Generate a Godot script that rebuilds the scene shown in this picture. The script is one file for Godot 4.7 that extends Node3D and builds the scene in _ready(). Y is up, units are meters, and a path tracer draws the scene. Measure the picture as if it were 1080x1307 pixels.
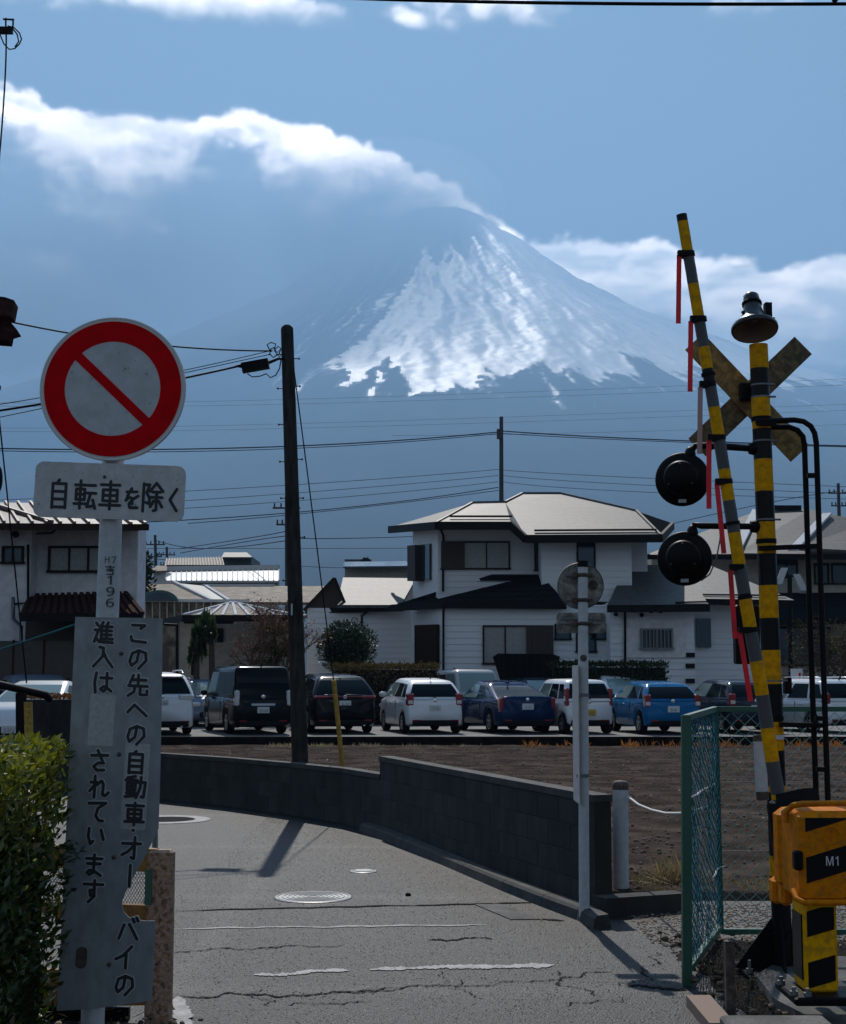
extends Node3D
# A level crossing lane, a ploughed field, parked cars, houses and a snowy volcano. Metres; y up; the lane runs towards -z.

const SUN_ELEVATION := 46.0
var M := {}
var names := {}
var rng := RandomNumberGenerator.new()
var fbm := FastNoiseLite.new()
var ridge := FastNoiseLite.new()


class Shape:
	var st := SurfaceTool.new()
	var org := Vector3.ZERO

	func _init(o := Vector3.ZERO) -> void:
		st.begin(Mesh.PRIMITIVE_TRIANGLES)
		org = o

	func smooth(on: bool) -> void:
		st.set_smooth_group(0 if on else -1)

	func tri(a: Vector3, b: Vector3, c: Vector3) -> void:
		st.add_vertex(a - org)
		st.add_vertex(b - org)
		st.add_vertex(c - org)

	func quad(a: Vector3, b: Vector3, c: Vector3, d: Vector3) -> void:
		tri(a, b, c)
		tri(a, c, d)

	# eight corners from a centre and three half axes
	func block(c: Vector3, x: Vector3, y: Vector3, z: Vector3) -> void:
		smooth(false)
		if x.cross(y).dot(z) < 0.0:
			x = -x
		var p := []
		for k in 8:
			p.append(c + x * (1 if k & 1 else -1) + y * (1 if k & 2 else -1) + z * (1 if k & 4 else -1))
		quad(p[4], p[6], p[7], p[5])
		quad(p[1], p[3], p[2], p[0])
		quad(p[5], p[7], p[3], p[1])
		quad(p[0], p[2], p[6], p[4])
		quad(p[6], p[2], p[3], p[7])
		quad(p[0], p[4], p[5], p[1])

	func box(c: Vector3, s: Vector3) -> void:
		block(c, Vector3(s.x / 2, 0, 0), Vector3(0, s.y / 2, 0), Vector3(0, 0, s.z / 2))

	# box with chamfered edges along all sides
	func bevel_box(c: Vector3, s: Vector3, r: float) -> void:
		smooth(false)
		var h := s / 2
		var rings := []
		for row in [[-h.y, r], [-h.y + r, 0.0], [h.y - r, 0.0], [h.y, r]]:
			var i: float = row[1]
			var ring := []
			for q in [[-1, 1, 0], [-1, 1, 1], [-1, -1, 1], [-1, -1, 0], [1, -1, 0], [1, -1, 1], [1, 1, 1], [1, 1, 0]]:
				var along: bool = q[2] == 1
				var out_corner: bool = along
				var x: float = h.x - i - (r if out_corner and r > 0.0 else 0.0)
				var z: float = h.z - i - (r if not out_corner and r > 0.0 else 0.0)
				ring.append(c + Vector3(q[0] * x, row[0], q[1] * z))
			# order the eight points round the outline
			rings.append([ring[1], ring[0], ring[3], ring[2], ring[5], ring[4], ring[7], ring[6]])
		for k in 3:
			for j in 8:
				quad(rings[k][j], rings[k][(j + 1) % 8], rings[k + 1][(j + 1) % 8], rings[k + 1][j])
		for j in range(1, 7):
			tri(rings[3][0], rings[3][j], rings[3][j + 1])
			tri(rings[0][0], rings[0][j + 1], rings[0][j])

	func bar(a: Vector3, b: Vector3, w: float, h: float, up := Vector3.UP) -> void:
		var d := (b - a).normalized()
		var s := d.cross(up)
		if s.length() < 0.001:
			s = d.cross(Vector3.FORWARD)
		s = s.normalized()
		block((a + b) / 2, (b - a) / 2, s.cross(d) * h / 2, s * w / 2)

	func tube(pts: Array, r0: float, r1 := -1.0, sides := 10, caps := true) -> void:
		if r1 < 0.0:
			r1 = r0
		var rings := []
		var s := Vector3.ZERO
		for k in pts.size():
			var d: Vector3 = (pts[mini(k + 1, pts.size() - 1)] - pts[maxi(k - 1, 0)]).normalized()
			if k == 0:
				s = d.cross(Vector3.UP if absf(d.y) < 0.9 else Vector3.RIGHT).normalized()
			else:
				s = (s - d * s.dot(d)).normalized()
			var u := s.cross(d)
			var r := lerpf(r0, r1, float(k) / maxi(1, pts.size() - 1))
			var ring := []
			for j in sides:
				var a := TAU * j / sides
				ring.append(pts[k] + (s * cos(a) + u * sin(a)) * r)
			rings.append(ring)
		smooth(true)
		for k in pts.size() - 1:
			for j in sides:
				var n := (j + 1) % sides
				quad(rings[k][j], rings[k][n], rings[k + 1][n], rings[k + 1][j])
		if caps:
			smooth(false)
			for j in range(1, sides - 1):
				tri(rings[0][0], rings[0][j + 1], rings[0][j])
				tri(rings[-1][0], rings[-1][j], rings[-1][j + 1])

	# profile of Vector2(radius, height) turned round the axis of t (its y)
	func lathe(profile: Array, sides := 24, t := Transform3D.IDENTITY, soft := true) -> void:
		smooth(soft)
		for k in profile.size() - 1:
			for j in sides:
				var a := TAU * j / sides
				var b := TAU * (j + 1) / sides
				var p: Vector2 = profile[k]
				var q: Vector2 = profile[k + 1]
				var v := [t * Vector3(p.x * cos(a), p.y, p.x * sin(a)), t * Vector3(p.x * cos(b), p.y, p.x * sin(b)), t * Vector3(q.x * cos(b), q.y, q.x * sin(b)), t * Vector3(q.x * cos(a), q.y, q.x * sin(a))]
				if p.x > 1e-5:
					tri(v[0], v[1], v[2] if q.x > 1e-5 else v[3])
				if q.x > 1e-5:
					tri(v[0], v[2], v[3])

	# flat outline in the xy plane of t, from z = 0 back to z = -depth
	func prism(outline: PackedVector2Array, depth: float, t := Transform3D.IDENTITY) -> void:
		smooth(false)
		var o := outline
		if Geometry2D.is_polygon_clockwise(o):
			o = o.duplicate()
			o.reverse()
		var idx := Geometry2D.triangulate_polygon(o)
		for k in range(0, idx.size(), 3):
			var q := [o[idx[k]], o[idx[k + 1]], o[idx[k + 2]]]
			if (q[1] - q[0]).cross(q[2] - q[0]) > 0.0:
				q = [q[0], q[2], q[1]]
			tri(t * Vector3(q[0].x, q[0].y, 0), t * Vector3(q[1].x, q[1].y, 0), t * Vector3(q[2].x, q[2].y, 0))
			tri(t * Vector3(q[0].x, q[0].y, -depth), t * Vector3(q[2].x, q[2].y, -depth), t * Vector3(q[1].x, q[1].y, -depth))
		for k in o.size():
			var a := o[k]
			var b := o[(k + 1) % o.size()]
			quad(t * Vector3(a.x, a.y, 0), t * Vector3(a.x, a.y, -depth), t * Vector3(b.x, b.y, -depth), t * Vector3(b.x, b.y, 0))

	# a convex face in space with a thickness below it
	func slab(pts: Array, down: Vector3) -> void:
		smooth(false)
		for k in range(1, pts.size() - 1):
			tri(pts[0], pts[k], pts[k + 1])
			tri(pts[0] + down, pts[k + 1] + down, pts[k] + down)
		for k in pts.size():
			var a: Vector3 = pts[k]
			var b: Vector3 = pts[(k + 1) % pts.size()]
			quad(a, a + down, b + down, b)

	func ball(c: Vector3, r: Vector3, rings := 8, sides := 12, t := Basis.IDENTITY) -> void:
		var prof := []
		for k in rings + 1:
			var a := PI * k / rings
			prof.append(Vector2(sin(a) if k > 0 and k < rings else 0.0, cos(a)))
		lathe(prof, sides, Transform3D(t * Basis.from_scale(r), c))

	func done() -> ArrayMesh:
		st.generate_normals()
		return st.commit()


func circle(r: float, n := 24, c := Vector2.ZERO) -> PackedVector2Array:
	var o := PackedVector2Array()
	for k in n:
		o.append(c + Vector2(cos(TAU * k / n), sin(TAU * k / n)) * r)
	return o


func round_rect(w: float, h: float, r: float, c := Vector2.ZERO, n := 5) -> PackedVector2Array:
	var o := PackedVector2Array()
	for q in 4:
		var k: Vector2 = Vector2(w / 2 - r, h / 2 - r) * [Vector2(1, 1), Vector2(-1, 1), Vector2(-1, -1), Vector2(1, -1)][q]
		for j in n + 1:
			var a := PI / 2 * (q + float(j) / n)
			o.append(c + k + Vector2(cos(a), sin(a)) * r)
	return o


func numbered(called: String) -> String:
	names[called] = names.get(called, -1) + 1
	return called if names[called] == 0 else "%s_%03d" % [called, names[called]]


func tag(o: Node, label := "", category := "", group := "", kind := "") -> void:
	for k in [["label", label], ["category", category], ["group", group], ["kind", kind]]:
		if k[1] != "":
			o.set_meta(k[0], k[1])


func thing(called: String, label: String, category: String, at := Vector3.ZERO, group := "", turn := 0.0) -> Node3D:
	var o := Node3D.new()
	o.name = numbered(called)
	add_child(o, true)
	o.position = at
	o.rotation.y = turn
	tag(o, label, category, group)
	return o


func part(called: String, s: Variant, mat: Material, parent: Node3D, label := "") -> MeshInstance3D:
	var o := MeshInstance3D.new()
	o.name = called
	o.mesh = s.done() if s is Shape else s
	o.material_override = mat
	parent.add_child(o, true)
	if label != "":
		o.set_meta("label", label)
	return o


func lone(called: String, s: Shape, mat: Material, label: String, category: String, group := "") -> MeshInstance3D:
	var o := MeshInstance3D.new()
	o.name = numbered(called)
	o.mesh = s.done()
	o.material_override = mat
	o.position = s.org
	add_child(o, true)
	tag(o, label, category, group)
	return o


func ground_piece(called: String, s: Variant, mat: Material, kind := "structure", label := "") -> MeshInstance3D:
	var o := MeshInstance3D.new()
	o.name = numbered(called)
	o.mesh = s.done() if s is Shape else s
	o.material_override = mat
	add_child(o, true)
	tag(o, label, "", "", kind)
	return o


func copies(called: String, mesh: Mesh, mat: Material, where: Array, tints: Array, parent: Node) -> MultiMeshInstance3D:
	var mm := MultiMesh.new()
	mm.transform_format = MultiMesh.TRANSFORM_3D
	mm.use_colors = tints.size() > 0
	mm.mesh = mesh
	mm.instance_count = where.size()
	for i in where.size():
		mm.set_instance_transform(i, where[i])
		if tints.size() > 0:
			mm.set_instance_color(i, tints[i])
	var o := MultiMeshInstance3D.new()
	o.name = called
	o.multimesh = mm
	o.material_override = mat
	parent.add_child(o, true)
	o.set_meta("kind", "stuff")
	return o


# ---------------------------------------------------------------- materials
var tex := {}


func noise_tex(key: String, kind: int, freq: float, octaves: int, lo: float, hi: float, size := 512, cut := [0.0, 1.0]) -> NoiseTexture2D:
	if tex.has(key):
		return tex[key]
	var f := FastNoiseLite.new()
	f.seed = 7 + tex.size()
	f.noise_type = kind
	f.frequency = freq
	f.fractal_octaves = octaves
	f.fractal_gain = 0.6
	if kind == FastNoiseLite.TYPE_CELLULAR:
		f.cellular_return_type = FastNoiseLite.RETURN_DISTANCE
	var t := NoiseTexture2D.new()
	t.width = size
	t.height = size
	t.seamless = true
	t.seamless_blend_skirt = 0.2
	t.noise = f
	var g := Gradient.new()
	g.set_offset(0, cut[0])
	g.set_offset(1, cut[1])
	g.set_color(0, Color(lo, lo, lo))
	g.set_color(1, Color(hi, hi, hi))
	t.color_ramp = g
	tex[key] = t
	return t


func lin(r: float, g: float, b: float) -> Color:
	return Color(r, g, b).linear_to_srgb()


# colour (linear), roughness, and optional: tex [key, metres per tile], over [key, metres, mask key, colour], bump [key, cm], metal, spec, coat
func mat(key: String, c: Array, rough: float, d := {}) -> StandardMaterial3D:
	var m := StandardMaterial3D.new()
	m.resource_name = key
	m.albedo_color = lin(c[0], c[1], c[2])
	m.roughness = rough
	m.metallic_specular = d.get("spec", 0.5)
	m.metallic = d.get("metal", 0.0)
	if d.has("tex"):
		m.albedo_texture = tex[d.tex[0]]
		m.uv1_triplanar = true
		m.uv1_world_triplanar = d.get("world", true)
		var s: float = 1.0 / d.tex[1]
		m.uv1_scale = Vector3(s, s, s) * d.get("stretch", Vector3.ONE)
	if d.has("bump"):
		m.heightmap_enabled = true
		m.heightmap_texture = tex[d.bump[0]]
		m.heightmap_scale = d.bump[1]
		if not d.has("tex"):
			m.uv1_triplanar = true
			m.uv1_world_triplanar = true
			var s: float = 1.0 / d.bump[2]
			m.uv1_scale = Vector3(s, s, s)
	if d.has("over"):
		m.detail_enabled = true
		m.detail_uv_layer = BaseMaterial3D.DETAIL_UV_2
		m.uv2_triplanar = true
		m.uv2_world_triplanar = d.get("world", true)
		var s: float = 1.0 / d.over[1]
		m.uv2_scale = Vector3(s, s, s) * d.get("over_stretch", Vector3.ONE)
		m.detail_albedo = tex[d.over[0]]
		if d.over.size() > 2:
			m.detail_mask = tex[d.over[2]]
			m.detail_blend_mode = BaseMaterial3D.BLEND_MODE_MIX
		else:
			m.detail_blend_mode = BaseMaterial3D.BLEND_MODE_MUL
	if d.has("coat"):
		m.clearcoat_enabled = true
		m.clearcoat = d.coat
		m.clearcoat_roughness = 0.06
	if d.get("vertex", false):
		m.vertex_color_use_as_albedo = true
	if d.has("back"):
		m.backlight_enabled = true
		m.backlight = lin(d.back[0], d.back[1], d.back[2])
	if d.has("alpha"):
		m.transparency = BaseMaterial3D.TRANSPARENCY_ALPHA
		m.albedo_color.a = d.alpha
	M[key] = m
	return m


func color_ramp_tex(key: String, kind: int, freq: float, stops: Array, size := 512) -> void:
	noise_tex(key, kind, freq, 5, 0, 1, size)
	var g := Gradient.new()
	g.offsets = PackedFloat32Array(stops.map(func(x): return x[0]))
	g.colors = PackedColorArray(stops.map(func(x): return lin(x[1], x[2], x[3])))
	tex[key].color_ramp = g


func make_materials() -> void:
	var SX := FastNoiseLite.TYPE_SIMPLEX_SMOOTH
	var CE := FastNoiseLite.TYPE_CELLULAR
	noise_tex("fine", SX, 0.05, 5, 0.72, 1.0)
	noise_tex("blotch", SX, 0.012, 5, 0.62, 1.0, 512, [0.2, 0.8])
	noise_tex("soft", SX, 0.01, 4, 0.86, 1.0)
	noise_tex("grain", SX, 0.25, 3, 0.45, 1.0, 1024, [0.25, 0.8])
	noise_tex("chips", SX, 0.2, 2, 0.12, 1.0, 1024, [0.35, 0.75])
	noise_tex("stones", CE, 0.11, 2, 1.0, 0.3, 1024, [0.0, 0.8])
	noise_tex("mask_rust", SX, 0.02, 6, 0.0, 1.0, 512, [0.5, 0.56])
	noise_tex("mask_spots", SX, 0.03, 5, 0.0, 0.9, 512, [0.8, 0.88])
	noise_tex("mask_dirt", SX, 0.014, 6, 0.0, 0.75, 512, [0.42, 0.75])
	noise_tex("mask_grime", SX, 0.012, 6, 0.0, 0.4, 512, [0.4, 0.8])
	noise_tex("mask_wear", SX, 0.03, 6, 0.0, 0.95, 512, [0.36, 0.72])
	color_ramp_tex("rust", SX, 0.04, [[0.0, 0.035, 0.018, 0.012], [0.45, 0.13, 0.06, 0.025], [0.6, 0.26, 0.13, 0.04], [1.0, 0.34, 0.2, 0.08]])
	color_ramp_tex("dirt", SX, 0.02, [[0.0, 0.04, 0.035, 0.02], [1.0, 0.09, 0.075, 0.05]])
	color_ramp_tex("asphalt_tone", SX, 0.008, [[0.25, 0.55, 0.55, 0.55], [0.5, 0.85, 0.84, 0.83], [0.8, 1.0, 1.0, 1.0]])
	# slates: thin level courses computed row by row
	var im := Image.create(64, 256, false, Image.FORMAT_L8)
	for y in 256:
		for x in 64:
			var k := (y % 32) / 32.0
			im.set_pixel(x, y, Color.WHITE * (0.72 + 0.28 * k if k > 0.12 else 0.45))
	tex["courses"] = ImageTexture.create_from_image(im)
	mat("asphalt", [0.056, 0.054, 0.052], 0.58, {"tex": ["chips", 3.1], "bump": ["chips", 0.7], "over": ["asphalt_tone", 6.5], "spec": 0.42})
	mat("lot", [0.2, 0.195, 0.19], 0.8, {"tex": ["fine", 3.0], "over": ["blotch", 11.0]})
	mat("earth", [0.075, 0.06, 0.046], 0.95, {"tex": ["grain", 1.3], "bump": ["stones", 2.0], "over": ["blotch", 3.7], "spec": 0.2})
	mat("soil", [0.2, 0.15, 0.122], 0.95, {"tex": ["grain", 2.6], "bump": ["chips", 0.5], "over": ["blotch", 5.3], "spec": 0.04})
	mat("clod", [0.1, 0.075, 0.058], 0.95, {"vertex": true, "spec": 0.2})
	mat("crack", [0.024, 0.023, 0.023], 0.95, {"spec": 0.1})
	mat("concrete", [0.19, 0.18, 0.165], 0.88, {"tex": ["fine", 0.7], "bump": ["grain", 0.25], "over": ["blotch", 2.3]})
	mat("wall_block", [0.062, 0.058, 0.053], 0.9, {"tex": ["fine", 0.6], "bump": ["grain", 0.3], "over": ["blotch", 1.9], "over_stretch": Vector3(1, 0.4, 1)})
	mat("wall_block_dark", [0.046, 0.044, 0.041], 0.9, {"tex": ["fine", 0.6], "bump": ["grain", 0.3], "over": ["blotch", 2.4], "over_stretch": Vector3(1, 0.4, 1)})
	mat("wall_coping", [0.085, 0.08, 0.074], 0.85, {"tex": ["fine", 0.8], "bump": ["grain", 0.2], "over": ["blotch", 1.7]})
	mat("black_stone", [0.014, 0.014, 0.014], 0.9, {"spec": 0.2, "tex": ["blotch", 1.5], "bump": ["grain", 0.4]})
	mat("road_paint", [0.42, 0.41, 0.4], 0.7, {"tex": ["fine", 0.6], "over": ["asphalt_tone", 0.5]})
	mat("iron_lid", [0.3, 0.3, 0.3], 0.42, {"metal": 0.7, "tex": ["fine", 0.3]})
	mat("sign_white", [0.52, 0.52, 0.54], 0.5, {"tex": ["soft", 0.5], "over": ["dirt", 0.45, "mask_spots"], "world": false})
	mat("sign_cream", [0.55, 0.54, 0.53], 0.5, {"tex": ["soft", 0.4], "over": ["dirt", 0.6, "mask_spots"], "world": false})
	mat("sign_rim", [0.55, 0.54, 0.53], 0.5, {"over": ["rust", 0.25, "mask_spots"], "world": false})
	mat("sign_red", [0.62, 0.003, 0.008], 0.5, {"spec": 0.12, "tex": ["soft", 0.5], "world": false})
	mat("board_grey", [0.31, 0.325, 0.335], 0.55, {"tex": ["soft", 0.35], "over": ["soft", 0.8], "world": false, "stretch": Vector3(1, 0.4, 1)})
	mat("board_patch", [0.4, 0.4, 0.385], 0.6, {"tex": ["soft", 0.12], "world": false})
	mat("board_halo", [0.44, 0.455, 0.46], 0.6)
	mat("letter", [0.012, 0.012, 0.014], 0.6)
	mat("stencil", [0.02, 0.02, 0.022], 0.6)
	mat("post_white", [0.5, 0.51, 0.52], 0.42, {"tex": ["soft", 0.3], "over": ["rust", 0.35, "mask_spots"]})
	mat("post_plain", [0.56, 0.57, 0.58], 0.4, {"tex": ["soft", 0.3]})
	mat("sign_back", [0.3, 0.285, 0.26], 0.45, {"tex": ["blotch", 0.4], "metal": 0.4})
	mat("zinc", [0.24, 0.25, 0.26], 0.45, {"metal": 0.6, "tex": ["fine", 0.2]})
	mat("rusty_paint", [0.42, 0.2, 0.045], 0.75, {"tex": ["fine", 0.15], "over": ["rust", 1.2, "mask_wear"], "bump": ["fine", 0.15], "world": false})
	mat("rusty_pink", [0.5, 0.33, 0.25], 0.75, {"tex": ["fine", 0.5], "over": ["rust", 1.1, "mask_wear"], "bump": ["fine", 0.15], "world": false})
	mat("rust_iron", [0.12, 0.085, 0.07], 0.8, {"tex": ["blotch", 0.3], "world": false})
	mat("signal_yellow", [0.85, 0.4, 0.003], 0.5, {"spec": 0.15, "tex": ["soft", 0.3], "over": ["dirt", 0.8, "mask_grime"], "world": false})
	mat("signal_black", [0.008, 0.008, 0.009], 0.35, {"spec": 0.3, "tex": ["fine", 0.3], "world": false})
	mat("cabinet_orange", [0.7, 0.21, 0.003], 0.5, {"spec": 0.15, "tex": ["soft", 0.3], "over": ["dirt", 0.7, "mask_grime"], "world": false})
	mat("tape_grey", [0.085, 0.085, 0.09], 0.5, {"tex": ["fine", 0.1], "bump": ["grain", 0.15], "world": false})
	mat("board_mustard", [0.36, 0.22, 0.055], 0.6, {"tex": ["blotch", 0.4], "over": ["dirt", 0.6, "mask_spots"], "world": false})
	mat("board_mustard_dark", [0.25, 0.175, 0.065], 0.6, {"tex": ["blotch", 0.3], "over": ["blotch", 0.5], "world": false})
	mat("tag_red", [0.55, 0.012, 0.025], 0.5, {"back": [0.4, 0.01, 0.015]})
	mat("tag_pale", [0.34, 0.24, 0.23], 0.6, {"back": [0.3, 0.2, 0.2]})
	mat("dark_metal", [0.006, 0.006, 0.007], 0.5, {"spec": 0.25, "tex": ["fine", 0.3]})
	mat("horn_mouth", [0.15, 0.135, 0.125], 0.7)  # light inside the mouth put into a paler colour than the horn
	mat("horn_metal", [0.05, 0.05, 0.052], 0.32, {"metal": 0.5, "tex": ["fine", 0.15]})
	mat("white_letter", [0.6, 0.6, 0.58], 0.6)
	mat("sticker", [0.42, 0.47, 0.52], 0.5)
	mat("fence_green", [0.025, 0.13, 0.085], 0.45, {"tex": ["fine", 0.25], "over": ["rust", 0.4, "mask_spots"]})
	mat("wire_green", [0.1, 0.24, 0.24], 0.5, {"metal": 0.3})
	mat("net_teal", [0.03, 0.13, 0.16], 0.8, {"spec": 0.2})
	mat("rope_white", [0.62, 0.6, 0.57], 0.8)
	mat("tile_pink", [0.3, 0.2, 0.15], 0.85, {"tex": ["fine", 0.2]})
	mat("pole_concrete", [0.075, 0.071, 0.066], 0.85, {"spec": 0.2, "tex": ["fine", 0.5], "over": ["blotch", 1.3], "over_stretch": Vector3(3, 0.5, 3)})
	mat("pole_far", [0.05, 0.05, 0.052], 0.9)
	mat("wire_black", [0.006, 0.006, 0.007], 0.6, {"spec": 0.2})
	mat("wire_far", [0.05, 0.055, 0.065], 0.8, {"spec": 0.1})
	mat("guard_yellow", [0.55, 0.32, 0.03], 0.5, {"tex": ["blotch", 0.5]})
	mat("siding", [0.6, 0.61, 0.63], 0.7)
	mat("stucco", [0.68, 0.67, 0.68], 0.9, {"spec": 0.1, "tex": ["soft", 1.7]})
	mat("stucco_cream", [0.45, 0.41, 0.35], 0.85, {"tex": ["soft", 1.7]})
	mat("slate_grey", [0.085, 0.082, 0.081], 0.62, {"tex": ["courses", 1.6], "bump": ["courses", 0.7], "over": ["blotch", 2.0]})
	mat("slate_dark_shade", [0.02, 0.021, 0.025], 1.0, {"spec": 0.0, "tex": ["courses", 1.6], "bump": ["courses", 2.5]})  # slate with roof shade put into a near-black colour
	mat("metal_roof_beige", [0.27, 0.215, 0.16], 0.65, {"spec": 0.2, "tex": ["soft", 2.5], "over": ["blotch", 4.0]})
	mat("metal_roof_brown", [0.2, 0.12, 0.085], 0.5, {"tex": ["soft", 1.5], "over": ["blotch", 2.0]})
	mat("metal_roof_bright", [0.6, 0.6, 0.6], 0.32, {"metal": 0.5, "tex": ["fine", 1.5]})
	mat("roof_green", [0.1, 0.13, 0.13], 0.6, {"tex": ["soft", 2.0]})
	mat("tile_brown", [0.06, 0.026, 0.022], 0.8, {"spec": 0.08, "tex": ["blotch", 0.8]})
	mat("trim_dark", [0.009, 0.0085, 0.009], 0.6, {"spec": 0.2})
	mat("trim_brown", [0.045, 0.028, 0.022], 0.8, {"spec": 0.05, "tex": ["fine", 0.7]})
	mat("wood_brown", [0.04, 0.025, 0.019], 0.7, {"tex": ["fine", 0.7], "stretch": Vector3(3, 0.5, 3)})
	mat("fence_brown", [0.062, 0.05, 0.042], 0.7, {"tex": ["soft", 0.9]})
	mat("window_glass", [0.02, 0.025, 0.03], 0.06, {"spec": 0.6})
	mat("window_blue", [0.012, 0.03, 0.05], 0.12, {"spec": 0.6})
	mat("curtain_glass", [0.3, 0.3, 0.28], 0.25, {"tex": ["soft", 0.6]})
	mat("arch_teal", [0.03, 0.09, 0.08], 0.6)
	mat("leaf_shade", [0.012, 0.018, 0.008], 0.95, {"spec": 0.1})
	mat("bark", [0.06, 0.045, 0.034], 0.9, {"tex": ["fine", 0.3]})
	mat("twig", [0.09, 0.045, 0.035], 0.9)
	mat("leaf", [1, 1, 1], 0.42, {"vertex": true, "back": [0.5, 0.55, 0.18]})
	mat("leaf_dark", [1, 1, 1], 0.4, {"vertex": true, "back": [0.12, 0.14, 0.05], "spec": 0.45})
	mat("leaf_dull", [1, 1, 1], 0.75, {"vertex": true, "back": [0.35, 0.35, 0.2], "spec": 0.25})
	mat("straw", [1, 1, 1], 0.8, {"vertex": true, "back": [0.5, 0.45, 0.3], "spec": 0.2})
	mat("glass_car", [0.006, 0.01, 0.013], 0.06, {"spec": 0.16})
	mat("glass_clear", [0.16, 0.22, 0.21], 0.05, {"spec": 0.6})
	mat("tyre", [0.008, 0.008, 0.008], 0.85, {"spec": 0.2})
	mat("rim", [0.4, 0.41, 0.42], 0.3, {"metal": 0.8})
	mat("plastic_black", [0.007, 0.007, 0.0075], 0.55, {"spec": 0.22})
	mat("lamp_red", [0.22, 0.006, 0.01], 0.15, {"coat": 1.0})
	mat("lamp_clear", [0.55, 0.52, 0.52], 0.12, {"coat": 1.0})
	mat("plate_white", [0.5, 0.52, 0.53], 0.5)
	mat("plate_yellow", [0.5, 0.3, 0.02], 0.5)
	mat("plate_ink", [0.03, 0.07, 0.05], 0.6)
	mat("chrome", [0.6, 0.62, 0.64], 0.2, {"metal": 0.9})
	for c in [["paint_white", 0.62, 0.63, 0.65], ["paint_silver", 0.36, 0.37, 0.38], ["paint_black", 0.005, 0.006, 0.008], ["paint_navy", 0.007, 0.022, 0.068], ["paint_blue", 0.008, 0.11, 0.26], ["paint_slate", 0.02, 0.028, 0.045], ["paint_steel", 0.12, 0.15, 0.22]]:
		mat(c[0], [c[1], c[2], c[3]], 0.35 if c[1] > 0.1 else 0.16, {"coat": 0.45 if c[1] > 0.1 else 0.12, "metal": 0.1, "spec": 0.3 if c[1] > 0.1 else 0.18})


# ---------------------------------------------------------------- sky, light, camera
func cloud_edge(line: Array, az: float) -> float:
	if az <= line[0].x:
		return line[0].y
	for k in line.size() - 1:
		if az < line[k + 1].x:
			var t: float = (az - line[k].x) / (line[k + 1].x - line[k].x)
			return lerpf(line[k].y, line[k + 1].y, t * t * (3.0 - 2.0 * t))
	return line[-1].y


var crest := [Vector2(-25.35, 18.31), Vector2(-20.94, 20.62), Vector2(-18.19, 21.61), Vector2(-16.46, 21.53), Vector2(-15.3, 21.53), Vector2(-14.52, 20.95), Vector2(-13.21, 20.95), Vector2(-12.02, 21.01), Vector2(-10.51, 20.94), Vector2(-8.99, 20.86), Vector2(-8.54, 21.14), Vector2(-7.78, 21.34), Vector2(-6.85, 21.35), Vector2(-5.92, 21.02), Vector2(-4.52, 20.95), Vector2(-3.43, 20.75), Vector2(-2.18, 20.35), Vector2(-1.25, 19.99), Vector2(0.0, 19.39), Vector2(1.09, 18.73), Vector2(1.86, 18.2), Vector2(2.73, 17.59), Vector2(4.93, 15.71)]
var crest_low := [Vector2(-25.25, 16.47), Vector2(-18.14, 20.54), Vector2(-16.42, 20.45), Vector2(-15.24, 19.84), Vector2(-14.2, 19.12), Vector2(-13.14, 18.36), Vector2(-11.95, 17.96), Vector2(-10.61, 18.38), Vector2(-9.72, 19.05), Vector2(-9.12, 19.7), Vector2(-8.74, 20.29), Vector2(-8.22, 20.59), Vector2(-7.46, 20.63), Vector2(-6.78, 20.37), Vector2(-6.06, 19.55), Vector2(-4.97, 19.01), Vector2(-4.19, 18.51), Vector2(-3.42, 18.87), Vector2(-2.64, 19.12), Vector2(-1.87, 18.78), Vector2(-0.93, 18.33), Vector2(0.16, 18.04), Vector2(1.24, 17.86), Vector2(2.73, 17.38), Vector2(4.93, 15.42)]
var curl := [Vector2(-22.08, 21.65), Vector2(-16.43, 20.77), Vector2(-15.41, 20.54), Vector2(-14.37, 19.91), Vector2(-13.32, 19.38), Vector2(-12.26, 18.78), Vector2(-10.75, 18.2), Vector2(-9.23, 17.3)]
var body_top := [Vector2(-7.32, 11.52), Vector2(2.79, 17.27), Vector2(4.33, 16.86), Vector2(6.48, 16.72), Vector2(8.91, 16.74), Vector2(10.41, 16.18), Vector2(12.19, 15.72), Vector2(13.94, 15.38), Vector2(15.4, 15.51), Vector2(16.26, 15.67), Vector2(22.35, 15.73), Vector2(29.78, 14.03)]


func air(el: float) -> Vector3:
	var low := Vector3(0.17, 0.22, 0.25)
	var mid := Vector3(0.08, 0.1, 0.09)
	var top := Vector3(0.06, 0.14, 0.27)
	if el < 24.0:
		return low.lerp(mid, clampf(el / 24.0, 0, 1))
	return mid.lerp(top, pow(clampf((el - 24.0) / 66.0, 0, 1), 0.7))


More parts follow.
